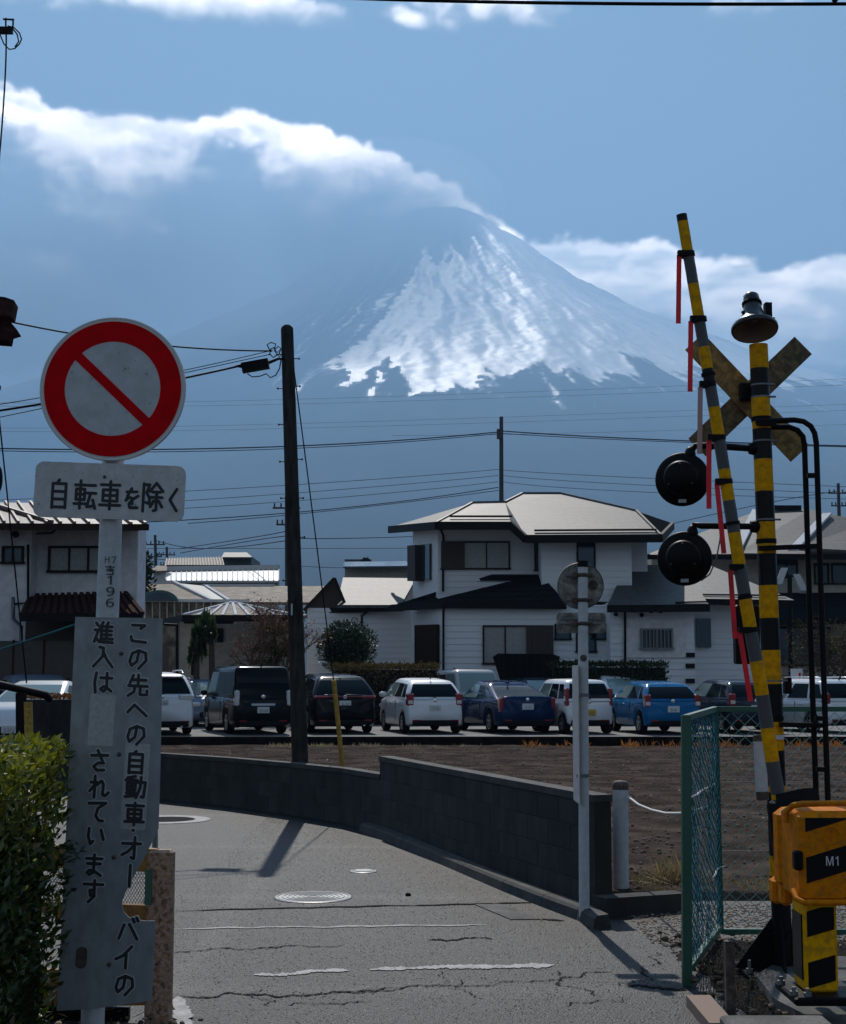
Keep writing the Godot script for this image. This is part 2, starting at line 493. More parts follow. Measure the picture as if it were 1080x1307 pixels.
func sky_at(az: float, el: float) -> Vector3:
	var c := air(el)
	var p := Vector3(az, el * 1.3, 3.0)
	var w := fbm.get_noise_3d(p.x * 14.0, p.y * 14.0, 1.0)
	var w2 := fbm.get_noise_3d(p.x * 14.0 + 80.0, p.y * 14.0, 31.0)
	var wisp := fbm.get_noise_3d(p.x * 9.0 + w * 9.0, p.y * 22.0 + w2 * 9.0, 60.0)
	var white := Vector3(4.2, 3.7, 3.3)
	# the cap cloud: a lit crest, a softly shaded body below it
	var tiny := fbm.get_noise_3d(p.x * 60.0, p.y * 60.0, 301.0)
	var a := az + w * 0.3 + tiny * 0.12
	var e := el + w2 * 0.34 + w * 0.2 + tiny * 0.14
	var top := cloud_edge(crest, a)
	var under := top - e
	if az > -60.0 and az < 8.0:
		var fade := smoothstep(6.0, 2.4, az) * smoothstep(-60.0, -30.0, az)
		var body := smoothstep(-0.05, 0.2, under + wisp * 0.16) * fade
		var low_edge := cloud_edge(crest_low, a)
		var t := (e - low_edge) / maxf(0.35, top - low_edge)
		var lit := smoothstep(-0.85, 0.72, t + wisp * 0.55 + w * 0.45 + tiny * 0.3)
		lit *= 1.0 - 0.3 * smoothstep(-8.0, -10.5, az) * smoothstep(0.95, 0.5, t + wisp * 0.5)
		lit *= 0.75 + 0.25 * smoothstep(-0.4, 0.3, wisp + w + tiny * 0.5)
		var shade := Vector3(0.2, 0.24, 0.28).lerp(Vector3(0.55, 0.58, 0.6), smoothstep(0.5, 0.9, 0.62 + wisp * 0.6 - under * 0.05))
		shade = shade.lerp(Vector3(0.2, 0.26, 0.32), smoothstep(3.0, 8.0, under) * 0.5)
		c = c.lerp(shade.lerp(white, clampf(lit, 0, 1)), body)
		# a second lit curl that falls from the left
		var q := cloud_edge(curl, az + w * 0.5) - (el + w2 * 0.7)
		var strip := exp(-pow((q + wisp * 0.7) / (0.3 + 0.25 * maxf(0.0, w)), 2.0)) * smoothstep(-10.4, -12.0, az) * fade
		c = c.lerp(white, clampf(strip * 1.1, 0, 0.95))
		# lit fibres between the crests, and shreds on the shaded side
		var fib := smoothstep(0.08, 0.5, wisp + w * 0.5) * smoothstep(4.2, 0.8, under) * smoothstep(-0.1, 0.8, under) * smoothstep(-7.5, -10.5, az)
		c = c.lerp(white, fib * 0.75 * fade)
		for s in [[Vector2(-10.06, 16.78), 0.28, 0.26], [Vector2(-9.75, 19.33), 0.25, 0.3], [Vector2(-4.25, 18.68), 0.22, 0.16], [Vector2(-4.18, 17.85), 0.32, 0.16], [Vector2(-7.57, 20.06), 0.2, 0.14], [Vector2(-14.24, 15.59), 0.9, 0.5]]:
			var o: Vector2 = s[0]
			var d := Vector2((az - o.x + w * 0.4) / s[1], (el - o.y + w2 * 0.4) / s[2]).length()
			c = c.lerp(white * 0.8, 0.7 * smoothstep(1.3, 0.2, d) * smoothstep(-0.35, 0.3, wisp + w))
	# a flat bank of cloud to the right of the mountain
	if az > -4.0 and az < 80.0:
		var t2 := cloud_edge(body_top, az + w * 0.7) - (el + w2 * 0.45)
		var n := fbm.get_noise_3d(az * 7.0 + w * 6.0, el * 26.0 + w2 * 6.0, 140.0)
		var depth := smoothstep(-0.02, 0.26, t2 + n * 0.4 + tiny * 0.1) * smoothstep(4.3, 1.4, t2 + n * 2.2 + w * 0.9) * smoothstep(-4.0, 1.0, az) * smoothstep(80.0, 50.0, az)
		var tone := Vector3(1.6, 1.6, 1.6).lerp(white * 1.1, clampf(0.65 + n * 1.5 - t2 * 0.12, 0, 1))
		c = c.lerp(tone, clampf(depth, 0, 0.96))
	# thin wisps higher up, all round
	var far_n := fbm.get_noise_3d(az * 2.6 + w * 8.0, el * 9.0 + w2 * 7.0, 220.0)
	var high := smoothstep(24.3, 25.6, el + w * 0.5) * smoothstep(40.0, 28.0, el) * smoothstep(-0.25, 0.25, far_n + 0.35 * smoothstep(-3.0, -8.0, az) * smoothstep(-30.0, -12.0, az) - 0.15)
	c = c.lerp(white * 0.85, high * 0.75)
	var o2: Vector2 = Vector2(-0.57, 24.73)
	var d2 := Vector2((az - o2.x + w * 0.5) / 1.1, (el - o2.y + w2 * 0.3 + (az - o2.x) * 0.2) / 0.34).length()
	c = c.lerp(white * 0.8, 0.75 * smoothstep(1.2, 0.2, d2) * smoothstep(-0.5, 0.4, wisp))
	if absf(az) > 19.0:
		var bank := smoothstep(0.05, 0.4, far_n + 0.1 * w) * smoothstep(3.0, 8.0, el) * smoothstep(24.0, 14.0, el) * smoothstep(19.0, 40.0, absf(az))
		c = c.lerp(white * 0.75, bank * 0.7)
	# the air is brightest round the sun and deepens away from it
	var sun := Vector3(sin(deg_to_rad(-4.0)) * cos(deg_to_rad(SUN_ELEVATION)), sin(deg_to_rad(SUN_ELEVATION)), cos(deg_to_rad(-4.0)) * cos(deg_to_rad(SUN_ELEVATION)))
	var dir := Vector3(sin(deg_to_rad(az)) * cos(deg_to_rad(el)), sin(deg_to_rad(el)), cos(deg_to_rad(az)) * cos(deg_to_rad(el)))
	return c * Vector3.ONE.lerp(Vector3(0.42, 0.56, 0.74), smoothstep(44.0, 112.0, rad_to_deg(sun.angle_to(dir))))


func make_sky() -> ImageTexture:
	var im := Image.create(360, 180, false, Image.FORMAT_RGBF)
	for y in 180:
		var el := 89.5 - y
		for x in 360:
			var az := wrapf(x + 0.5, -180.0, 180.0)
			var c := sky_at(az, el) if el > 0.0 else Vector3(0.1, 0.1, 0.1)
			im.set_pixel(x, y, Color(c.x, c.y, c.z))
	im.resize(4096, 2048, Image.INTERPOLATE_BILINEAR)
	var k := 4096.0 / 360.0
	for y in range(int((90.0 - 27.5) * k), int((90.0 - 4.0) * k)):
		var el := 90.0 - (y + 0.5) / k
		for x in range(int(-19.5 * k), int(19.5 * k)):
			var c := sky_at((x + 0.5) / k, el)
			im.set_pixel(posmod(x, 4096), y, Color(c.x, c.y, c.z))
	return ImageTexture.create_from_image(im)


func _ready() -> void:
	fbm.seed = 11
	fbm.noise_type = FastNoiseLite.TYPE_SIMPLEX_SMOOTH
	fbm.frequency = 0.03
	fbm.fractal_octaves = 5
	fbm.fractal_gain = 0.55
	ridge.seed = 5
	ridge.noise_type = FastNoiseLite.TYPE_SIMPLEX_SMOOTH
	ridge.frequency = 1.0
	ridge.fractal_octaves = 5
	rng.seed = 20
	var cam := Camera3D.new()
	cam.name = "camera"
	cam.fov = 37.962
	cam.near = 0.05
	cam.far = 60000.0
	cam.position = Vector3(0, 1.5, 0)
	cam.rotation.x = atan(213.0 / 1900.0)
	add_child(cam)
	var env := Environment.new()
	env.background_mode = Environment.BG_SKY
	var sky := Sky.new()
	var sm := PanoramaSkyMaterial.new()
	sm.panorama = make_sky()
	sky.sky_material = sm
	env.sky = sky
	env.tonemap_mode = Environment.TONE_MAPPER_LINEAR
	env.tonemap_exposure = 1.6
	env.sdfgi_enabled = true
	env.ssao_enabled = true
	env.ssil_enabled = true
	env.volumetric_fog_enabled = true
	env.volumetric_fog_density = 0.000135
	env.volumetric_fog_albedo = lin(0.28, 0.54, 0.94)
	env.volumetric_fog_anisotropy = 0.3
	var we := WorldEnvironment.new()
	we.name = "world_environment"
	we.environment = env
	add_child(we)
	var sun := DirectionalLight3D.new()
	sun.name = "sun"
	sun.light_color = Color(1.0, 0.975, 0.94)
	sun.light_energy = 1.5
	sun.light_angular_distance = 0.5
	sun.shadow_enabled = true
	sun.basis = Basis.looking_at(Vector3(0.07, -tan(deg_to_rad(SUN_ELEVATION)), 1.0).normalized())
	add_child(sun)
	make_materials()
	build_ground()
	build_mountain()
	build_houses()
	build_street()
	build_signs()
	build_crossing()
	build_fences()
	build_cars()
	build_poles_and_wires()
	build_plants()


# ---------------------------------------------------------------- ground and mountain
const WALL := [Vector2(1.17, -9.85), Vector2(-0.367, -14.78), Vector2(-0.78, -15.75), Vector2(-1.42, -16.75), Vector2(-2.25, -17.85), Vector2(-3.294, -18.97), Vector2(-4.6, -20.2), Vector2(-6.2, -21.4), Vector2(-7.8, -22.35), Vector2(-9.5, -23.2)]


func wall_x(z: float) -> float:
	for k in WALL.size() - 1:
		if z > WALL[k + 1].y:
			return lerpf(WALL[k].x, WALL[k + 1].x, clampf((z - WALL[k].y) / (WALL[k + 1].y - WALL[k].y), 0, 1))
	return WALL[-1].x


func field_height(x: float, z: float) -> float:
	return 0.02 + 0.035 * absf(fbm.get_noise_2d(x * 22.0, z * 22.0)) + 0.05 * (fbm.get_noise_2d(x * 5.0, z * 5.0) * 0.5 + 0.5)


func strip(pts: Array, w: float, y: float) -> Shape:
	var s := Shape.new()
	s.smooth(false)
	for k in pts.size() - 1:
		var a: Vector3 = pts[k]
		var b: Vector3 = pts[k + 1]
		var n := (b - a).cross(Vector3.UP).normalized() * w / 2
		var h := Vector3(0, y, 0)
		s.quad(a - n + h, a + n + h, b + n + h, b - n + h)
	return s


func ragged(a: Vector3, b: Vector3, w: float, y: float, rough: float, n := 40) -> Shape:
	var s := Shape.new()
	s.smooth(false)
	var d := (b - a)
	var side := d.cross(Vector3.UP).normalized()
	var prev := []
	for k in n + 1:
		var t := float(k) / n
		var mid := a.lerp(b, t) + side * fbm.get_noise_2d(t * 90.0 * d.length(), a.x * 30.0) * minf(rough, 1.2) * 0.12
		var hw := w / 2 * (1.0 + 0.8 * fbm.get_noise_2d(t * 130.0, a.z * 40.0) + 0.8 * fbm.get_noise_2d(t * 700.0, a.z * 40.0)) * minf(1.0, minf(t, 1.0 - t) * 9.0 + 0.15)
		var cur := [mid - side * hw * (1.0 + rng.randf() * rough), mid + side * hw * (1.0 + rng.randf() * rough)]
		for c in 2:
			cur[c].y = y
		if k > 0:
			s.quad(prev[0], prev[1], cur[1], cur[0])
		prev = cur
	return s


func build_ground() -> void:
	# base ground: one sheet to the horizon
	var s := Shape.new()
	s.smooth(false)
	s.quad(Vector3(-16000, -0.03, 60), Vector3(-16000, -0.03, -20000), Vector3(16000, -0.03, -20000), Vector3(16000, -0.03, 60))
	ground_piece("ground", s, M.earth)
	# lane: asphalt between the crossing and the bend, and the footway behind the mesh fence
	s = Shape.new()
	s.smooth(false)
	var zs := [8.0, 2.0, -5.5, -9.43, -10.35]
	for k in zs.size() - 1:
		var r0 := 1.62 if zs[k] > -7.4 else 9.0
		s.quad(Vector3(-14, 0, zs[k]), Vector3(-14, 0, zs[k + 1]), Vector3([1.45, 1.35, 9.0, 9.0][k], 0, zs[k + 1]), Vector3([1.45, 1.35, 1.35, 9.0][k], 0, zs[k]))
	var last := 0
	for k in 40:
		var z0 := -10.35 - k * 0.33
		var z1 := z0 - 0.33
		if z1 < -23.2:
			break
		s.quad(Vector3(-16, 0, z0), Vector3(-16, 0, z1), Vector3(wall_x(z1) + 0.02, 0, z1), Vector3(wall_x(z0) + 0.02, 0, z0))
	ground_piece("road", s, M.asphalt)
	s = Shape.new()
	s.smooth(false)
	s.quad(Vector3(-60, 0.0, -33.3), Vector3(-60, 0.0, -64), Vector3(60, 0.0, -64), Vector3(60, 0.0, -33.3))
	ground_piece("parking_lot", s, M.lot)
	# ploughed field
	var st := SurfaceTool.new()
	st.begin(Mesh.PRIMITIVE_TRIANGLES)
	var nz := 150
	var nx := 170
	for j in nz + 1:
		var z := -10.36 - 22.6 * pow(float(j) / nz, 1.25)
		for i in nx + 1:
			var x := lerpf(wall_x(z) + 0.1 if z > -23.0 else -10.0, 22.0, pow(float(i) / nx, 1.2))
			st.add_vertex(Vector3(x, field_height(x, z) if j > 0 else -0.02, z))
	for j in nz:
		for i in nx:
			var a := j * (nx + 1) + i
			for q in [a, a + nx + 1, a + 1, a + 1, a + nx + 1, a + nx + 2]:
				st.add_index(q)
	st.generate_normals()
	ground_piece("field", st.commit(), M.soil)
	# clods of soil, bits of straw and stone
	var cl := Shape.new()
	cl.smooth(false)
	var r2 := RandomNumberGenerator.new()
	r2.seed = 4
	cl.ball(Vector3.ZERO, Vector3(1, 0.7, 0.85), 4, 6)
	var where := []
	var tints := []
	for k in 17000:
		var z := -10.5 - 22.0 * pow(r2.randf(), 1.3)
		var x := lerpf(wall_x(z) + 0.2, 16.0, r2.randf())
		var g := 0.005 + 0.022 * pow(r2.randf(), 3.0)
		where.append(Transform3D(Basis.from_euler(Vector3(r2.randf() * 3, r2.randf() * 6, r2.randf() * 3)).scaled(Vector3.ONE * g), Vector3(x, field_height(x, z) + g * 0.2, z)))
		var b := r2.randf_range(0.9, 1.9)
		tints.append(Color(b, b, b) if r2.randf() < 0.975 else Color(5, 5, 5.2))
	copies("soil_clods", cl.done(), M.clod, where, tints, self)
	# dirt patch of the crossing gear and crumbled verge
	s = Shape.new()
	s.smooth(true)
	var st2 := SurfaceTool.new()
	st2.begin(Mesh.PRIMITIVE_TRIANGLES)
	for j in 41:
		for i in 41:
			var x := 1.37 + 3.2 * i / 40.0
			var z := -4.5 - 4.35 * j / 40.0
			var edge := minf(minf(i, 40 - i), minf(j, 40 - j))
			st2.add_vertex(Vector3(x + (0.07 * fbm.get_noise_2d(z * 90.0, 3.0) if i == 0 else 0.0), -0.02 + minf(edge, 2.0) * 0.018 + 0.05 * absf(fbm.get_noise_2d(x * 60.0, z * 60.0)), z))
	for j in 40:
		for i in 40:
			var a := j * 41 + i
			for q in [a, a + 41, a + 1, a + 1, a + 41, a + 42]:
				st2.add_index(q)
	st2.generate_normals()
	ground_piece("verge", st2.commit(), M.earth)
	# rubble and leaf litter on the verges
	where = []
	tints = []
	for k in 2600:
		var x := 1.32 + 2.0 * pow(r2.randf(), 1.4)
		var z := -r2.randf_range(4.8, 8.9)
		var g := 0.004 + 0.022 * pow(r2.randf(), 3.5)
		var b := r2.randf_range(0.5, 1.6)
		if k > 1500:
			x = r2.randf_range(-2.6, -0.98 + 0.1 * sin(k))
			z = -r2.randf_range(4.9, 6.7)
		where.append(Transform3D(Basis.from_euler(Vector3(r2.randf() * 3, r2.randf() * 6, r2.randf() * 3)).scaled(Vector3(g, g * r2.randf_range(0.4, 1.0), g)), Vector3(x, 0.03 + g * 0.2, z)))
		tints.append(Color(b, b, b * 0.95) if r2.randf() < 0.93 else Color(3, 2.9, 2.7))
	copies("rubble", cl.done(), M.clod, where, tints, self)
	# footway and lane grit; its sparkle is painted in as pale stone tints
	where = []
	tints = []
	for k in 24000:
		var z := -r2.randf_range(8.7, 10.2)
		var x := r2.randf_range(1.3, 4.6)
		if k > 6000:
			z = -4.9 - 12.0 * pow(r2.randf(), 2.4)
			x = r2.randf_range(-1.7, minf(1.3, wall_x(z) - 0.35)) if z < -9.4 else r2.randf_range(-1.7, 1.3)
		var g := 0.004 + 0.01 * r2.randf() if k <= 6000 else 0.0022 + 0.004 * r2.randf()
		var b := r2.randf_range(1.0, 3.4) if k <= 6000 else 0.5 + 3.4 * pow(r2.randf(), 1.8)
		where.append(Transform3D(Basis.from_euler(Vector3(r2.randf() * 3, r2.randf() * 6, r2.randf() * 3)).scaled(Vector3(g, g * (0.5 if k <= 6000 else 0.22), g)), Vector3(x, 0.002 if z < -7.0 or x > 1.3 else 0.009, z)))
		tints.append(Color(b, b, b))
	copies("grit", cl.done(), M.clod, where, tints, self)
	# joints, cracks, patches and paint of the lane
	ground_piece("road_joint", ragged(Vector3(-1.619, 0.0, -9.901), Vector3(0.867, 0.0, -10.276), 0.035, 0.004, 0.3), M.crack)
	ground_piece("road_joint", ragged(Vector3(-1.502, 0.0, -9.2), Vector3(0.384, 0.0, -9.344), 0.03, 0.004, 0.6), M.road_paint)
	ground_piece("road_joint", ragged(Vector3(0.736, 0.0, -9.553), Vector3(0.878, 0.0, -9.492), 0.03, 0.004, 0.6), M.crack)
	for c in [[Vector3(-1.417, 0.0, -8.425), Vector3(-0.445, 0.0, -8.668), 0.03], [Vector3(0.023, 0.0, -8.821), Vector3(0.409, 0.0, -8.847), 0.06], [Vector3(-1.167, 0.0, -7.25), Vector3(-0.076, 0.0, -7.446), 0.035], [Vector3(-0.453, 0.0, -7.392), Vector3(0.389, 0.0, -7.596), 0.022], [Vector3(-0.855, 0.0, -6.982), Vector3(-0.258, 0.0, -7.215), 0.02], [Vector3(0.386, 0.0, -7.539), Vector3(0.97, 0.0, -7.895), 0.02], [Vector3(0.647, 0.0, -7.895), Vector3(0.819, 0.0, -7.285), 0.018], [Vector3(0.081, 0.0, -7.895), Vector3(0.222, 0.0, -7.233), 0.012], [Vector3(1.002, 0.0, -7.539), Vector3(1.291, 0.0, -7.428), 0.06], [Vector3(-0.801, 0.0, -7.465), Vector3(-0.662, 0.0, -6.825), 0.012], [Vector3(0.244, 0.0, -6.825), Vector3(0.963, 0.0, -7.25), 0.016], [Vector3(1.343, 0.0, -8.449), Vector3(0.997, 0.0, -7.502), 0.02]]:
		ground_piece("road_crack", ragged(c[0], c[1], c[2] * 0.3, 0.004, 1.6, 110), M.crack)
	ground_piece("road_paint", ragged(Vector3(-0.277, 0.0, -7.957), Vector3(0.692, 0.0, -8.042), 0.08, 0.0045, 0.5, 160), M.road_paint)
	ground_piece("road_paint", ragged(Vector3(-0.855, 0.0, -7.772), Vector3(-0.386, 0.0, -7.936), 0.055, 0.0045, 0.5, 110), M.road_paint)
	ground_piece("road_paint", ragged(Vector3(-1.16, 0.0, -7.233), Vector3(-0.937, 0.0, -6.263), 0.06, 0.012, 0.1, 60), M.road_paint)
	s = Shape.new()
	s.slab([Vector3(0.345, 0.006, -10.165), Vector3(0.533, 0.006, -10.165), Vector3(0.736, 0.006, -9.545), Vector3(0.549, 0.006, -9.545)], Vector3(0, -0.02, 0))
	ground_piece("road_patch", s, M.concrete)
	# fresh overlay nearer the crossing, a few millimetres thick
	s = Shape.new()
	s.slab([Vector3(-0.95, 0.008, -7.05), Vector3(1.33, 0.008, -7.0), Vector3(1.35, 0.008, -2.0), Vector3(-1.2, 0.008, -2.0)], Vector3(0, -0.02, 0))
	ground_piece("road_overlay", s, M.asphalt)


const PROFILE := [[0, 4880], [330, 4870], [470, 4740], [920, 4470], [1270, 4230], [1630, 3990], [2020, 3800], [2380, 3670], [3360, 3260], [4150, 3070], [5200, 2750], [7000, 1900], [9500, 800], [12500, 60], [20000, 0]]
const DROP := [[-6000, 0.75], [-3000, 0.3], [0, 0.0], [1500, 0.165], [3000, 0.325], [5000, 0.53], [6500, 0.67], [8000, 0.79], [9500, 0.885], [11000, 0.955], [12600, 0.992], [13200, 1.0]]


func table(t: Array, x: float) -> float:
	for k in t.size() - 1:
		if x < t[k + 1][0]:
			return lerpf(t[k][1], t[k + 1][1], clampf((x - t[k][0]) / float(t[k + 1][0] - t[k][0]), 0, 1))
	return t[-1][1]


func build_mountain() -> void:
	var nx := 520
	var nz := 330
	var cx := 180.0
	var hs := PackedFloat32Array()
	var cover := PackedFloat32Array()
	var tone := PackedFloat32Array()
	var xs := PackedFloat32Array()
	var fs := PackedFloat32Array()
	for i in nx + 1:
		var u := i * 2.0 / nx - 1.0
		xs.append(signf(u) * (5000.0 * absf(u) + 5000.0 * pow(absf(u), 5.0)))
	for j in nz + 1:
		var u := float(j) / nz
		fs.append(-900.0 + 7400.0 * u + 6600.0 * pow(u, 5.0))
	for j in nz + 1:
		var g := table(DROP, fs[j])
		for i in nx + 1:
			var x := xs[i]
			var f := fs[j]
			var spread := lerpf(90.0, 520.0, smoothstep(0.0, 2500.0, f))
			var h := 0.0
			for q in [-2, -1, 0, 1, 2]:
				h += table(PROFILE, absf(x + q * spread)) * 0.2
			h *= 1.0 - g
			# gullies and wind drifts run down from the top and fan out
			var rad := Vector2(x, f + 1300.0).length()
			var ang := atan2(x, f + 1300.0) + 0.012 * ridge.get_noise_2d(x * 0.0012, f * 0.0012)
			var big := ridge.get_noise_2d(ang * 4.0, rad * 0.0002)
			var mid := ridge.get_noise_2d(ang * 13.0 + 5.0, rad * 0.0006)
			var fine := ridge.get_noise_2d(ang * 40.0 + 9.0, rad * 0.0011)
			var streak := ridge.get_noise_2d(ang * 58.0 + 70.0, rad * 0.0004)
			var grit := ridge.get_noise_2d(x * 0.009, f * 0.007)
			var amp := clampf(h / 400.0, 0.0, 1.0) * clampf((4900.0 - h) / 700.0 + 0.15, 0.0, 1.0)
			h += amp * (60.0 * big + 24.0 * mid + 7.0 * fine + 5.0 * grit)
			hs.append(maxf(h, -20.0))
			# snow lies above a ragged line; cloud shade on the left is painted as missing snow; streaks thin it out
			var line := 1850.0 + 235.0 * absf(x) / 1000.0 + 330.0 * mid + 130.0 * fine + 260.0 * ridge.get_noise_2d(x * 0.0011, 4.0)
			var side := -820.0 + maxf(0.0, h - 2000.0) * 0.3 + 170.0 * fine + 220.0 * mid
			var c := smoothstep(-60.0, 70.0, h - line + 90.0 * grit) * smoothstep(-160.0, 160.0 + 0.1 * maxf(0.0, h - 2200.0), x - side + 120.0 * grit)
			c *= 1.0 - 0.92 * smoothstep(3500.0, 4350.0, h + 300.0 * mid + 120.0 * fine) * smoothstep(750.0, 150.0, x + 150.0 * fine)  # upper left also painted bare, for the shade under the cloud
			c *= 1.0 - smoothstep(0.2, 0.62, streak * 0.75 + fine * 0.45 + mid * 0.45 + grit * 0.2) * smoothstep(300.0, 2000.0, x) * 0.65
			var faint := smoothstep(0.0, 0.5, streak * 0.7 + fine * 0.5) * smoothstep(2300.0, 3300.0, h) * 0.4
			var tongue := smoothstep(0.34, 0.55, streak + 0.3 * grit) * smoothstep(-420.0, -150.0, h - line) * smoothstep(-1700.0, -900.0, x) * 0.8
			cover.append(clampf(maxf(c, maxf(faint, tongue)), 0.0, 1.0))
			tone.append(1.0 + 0.45 * fine + 0.3 * grit)
	var snow := SurfaceTool.new()
	var rock := SurfaceTool.new()
	snow.begin(Mesh.PRIMITIVE_TRIANGLES)
	rock.begin(Mesh.PRIMITIVE_TRIANGLES)
	var w := nx + 1
	var pts := PackedVector3Array()
	var nrm := PackedVector3Array()
	var col := PackedColorArray()
	for j in nz + 1:
		for i in w:
			pts.append(Vector3(cx + xs[i], hs[j * w + i], -15000.0 + fs[j]))
	for j in nz + 1:
		for i in w:
			var a := pts[j * w + maxi(i - 1, 0)] - pts[j * w + mini(i + 1, nx)]
			var b := pts[maxi(j - 1, 0) * w + i] - pts[mini(j + 1, nz) * w + i]
			nrm.append(b.cross(a).normalized())
			var k := smoothstep(1200.0, 2400.0, hs[j * w + i])
			var t := tone[j * w + i]
			var bare := Color(0.028 * t, 0.034 * t, 0.03 * t).lerp(Color(0.07 * t, 0.07 * t, 0.073 * t), k)
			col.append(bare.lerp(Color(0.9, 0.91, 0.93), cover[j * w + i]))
	for j in nz:
		for i in nx:
			var a := j * w + i
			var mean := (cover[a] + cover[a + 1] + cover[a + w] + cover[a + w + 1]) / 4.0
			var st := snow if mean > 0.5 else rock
			for q in [a, a + 1, a + w, a + 1, a + w + 1, a + w]:
				st.set_color(col[q])
				st.set_normal(nrm[q])
				st.add_vertex(pts[q])
	mat("mountain_rock", [1, 1, 1], 1.0, {"vertex": true, "spec": 0.12})
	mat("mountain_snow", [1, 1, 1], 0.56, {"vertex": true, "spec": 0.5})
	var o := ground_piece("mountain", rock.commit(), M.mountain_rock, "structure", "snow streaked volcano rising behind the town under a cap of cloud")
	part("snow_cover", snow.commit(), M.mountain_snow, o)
	# mist of the cap cloud that hides the upper left flank
	var fog := FogMaterial.new()
	fog.density = 0.0003
	fog.albedo = lin(0.66, 0.82, 1.0)
	for q in [[Vector3(-1417.3, 3599.8, -12500.0), 1900.0, 900.0], [Vector3(-2703.9, 3648.7, -12200.0), 2300.0, 1100.0], [Vector3(-286.2, 4300.5, -13200.0), 1050.0, 520.0], [Vector3(-484.9, 3970.4, -12800.0), 900.0, 560.0], [Vector3(0.0, 4385.2, -13600.0), 620.0, 330.0], [Vector3(261.9, 4495.9, -13800.0), 380.0, 200.0], [Vector3(-2933.8, 2561.0, -10500.0), 800.0, 480.0], [Vector3(-3367.9, 2693.4, -10800.0), 900.0, 420.0], [Vector3(-2865.2, 3333.0, -11800.0), 700.0, 300.0], [Vector3(-2112.7, 3838.3, -12600.0), 600.0, 420.0], [Vector3(-976.9, 3929.7, -12900.0), 700.0, 330.0], [Vector3(-4276.2, 3455.9, -12000.0), 2400.0, 1200.0]]:
		var v := FogVolume.new()
		v.name = numbered("cap_cloud")
		v.shape = RenderingServer.FOG_VOLUME_SHAPE_ELLIPSOID
		v.size = Vector3(q[1] * 2.0, q[2] * 2.0, 2200.0)
		v.material = fog
		v.position = q[0]
		add_child(v)
		v.set_meta("kind", "structure")


# ---------------------------------------------------------------- houses
# r is [x0, x1, y0, y1, z] of a wall or window that faces the lane
func lapped_wall(parent: Node3D, r: Array, depth: float, m: Material, lap := 0.23) -> void:
	var s := Shape.new(parent.position)
	s.smooth(false)
	var z: float = r[4]
	if lap <= 0.0:
		s.box(Vector3((r[0] + r[1]) / 2, (r[2] + r[3]) / 2, z - depth / 2), Vector3(r[1] - r[0], r[3] - r[2], depth))
	else:
		s.box(Vector3((r[0] + r[1]) / 2, (r[2] + r[3]) / 2, z - depth / 2 - 0.012), Vector3(r[1] - r[0], r[3] - r[2], depth))
		var y: float = r[2]
		while y < r[3] - 0.01:
			var t := minf(y + lap, r[3])
			s.quad(Vector3(r[0], y, z + 0.022), Vector3(r[0], t, z - 0.004), Vector3(r[1], t, z - 0.004), Vector3(r[1], y, z + 0.022))
			s.quad(Vector3(r[0], y, z - 0.01), Vector3(r[0], y, z + 0.022), Vector3(r[1], y, z + 0.022), Vector3(r[1], y, z - 0.01))
			y += lap
	part("wall", s, m, parent)


func wall_face(parent: Node3D, pts: Array, back: Vector3, m: Material) -> void:
	var s := Shape.new(parent.position)
	s.slab(pts, back)
	part("wall", s, m, parent)


func window(parent: Node3D, r: Array, panes: int, glass: Material, frame: Material, shutter := 0.0, grille := false) -> void:
	var s := Shape.new(parent.position)
	var z: float = r[4]
	var b := 0.06
	var x0: float = r[0]
	var x1: float = r[1]
	s.box(Vector3((x0 + x1) / 2, r[3] - b / 2, z + 0.03), Vector3(x1 - x0, b, 0.12))
	s.box(Vector3((x0 + x1) / 2, r[2] + b / 2, z + 0.04), Vector3(x1 - x0 + 0.06, b, 0.16))
	for x in [x0 + b / 2, x1 - b / 2]:
		s.box(Vector3(x, (r[2] + r[3]) / 2, z + 0.03), Vector3(b, r[3] - r[2] - 2 * b, 0.12))
	var f := part("window", s, frame, parent)
	var g0 := x0 + b
	var g1 := x1 - b
	if shutter != 0.0:
		var w := absf(shutter) * (x1 - x0)
		var sh := Shape.new(parent.position)
		var sx := x0 + w / 2 if shutter < 0.0 else x1 - w / 2
		sh.box(Vector3(sx, (r[2] + r[3]) / 2, z + 0.075), Vector3(w, r[3] - r[2] - 0.02, 0.19))
		for k in 5:
			sh.box(Vector3(sx - w / 2 + w * (k + 0.5) / 5.0, (r[2] + r[3]) / 2, z + 0.175), Vector3(w / 5.0 - 0.03, r[3] - r[2] - 0.1, 0.02))
		part("shutter_box", sh, M.wood_brown, f)
		if shutter < 0.0:
			g0 = x0 + w
		else:
			g1 = x1 - w
	for k in panes:
		var a := lerpf(g0, g1, float(k) / panes) + (0.025 if k else 0.0)
		var c := lerpf(g0, g1, (k + 1.0) / panes) - (0.025 if k < panes - 1 else 0.0)
		var p := Shape.new(parent.position)
		p.box(Vector3((a + c) / 2, (r[2] + r[3]) / 2, z + 0.02 + 0.012 * (k % 2)), Vector3(c - a, r[3] - r[2] - 2 * b, 0.012))
		part("pane", p, glass, f)
		if k < panes - 1:
			var mu := Shape.new(parent.position)
			mu.box(Vector3(c + 0.025, (r[2] + r[3]) / 2, z + 0.035), Vector3(0.05, r[3] - r[2] - 2 * b, 0.08))
			part("mullion", mu, frame, f)
	if grille:
		for k in 9:
			var gb := Shape.new(parent.position)
			gb.box(Vector3(lerpf(x0, x1, (k + 0.5) / 9.0), (r[2] + r[3]) / 2, z + 0.15), Vector3(0.025, r[3] - r[2], 0.025))
			part("grille_bar", gb, M.zinc, f)


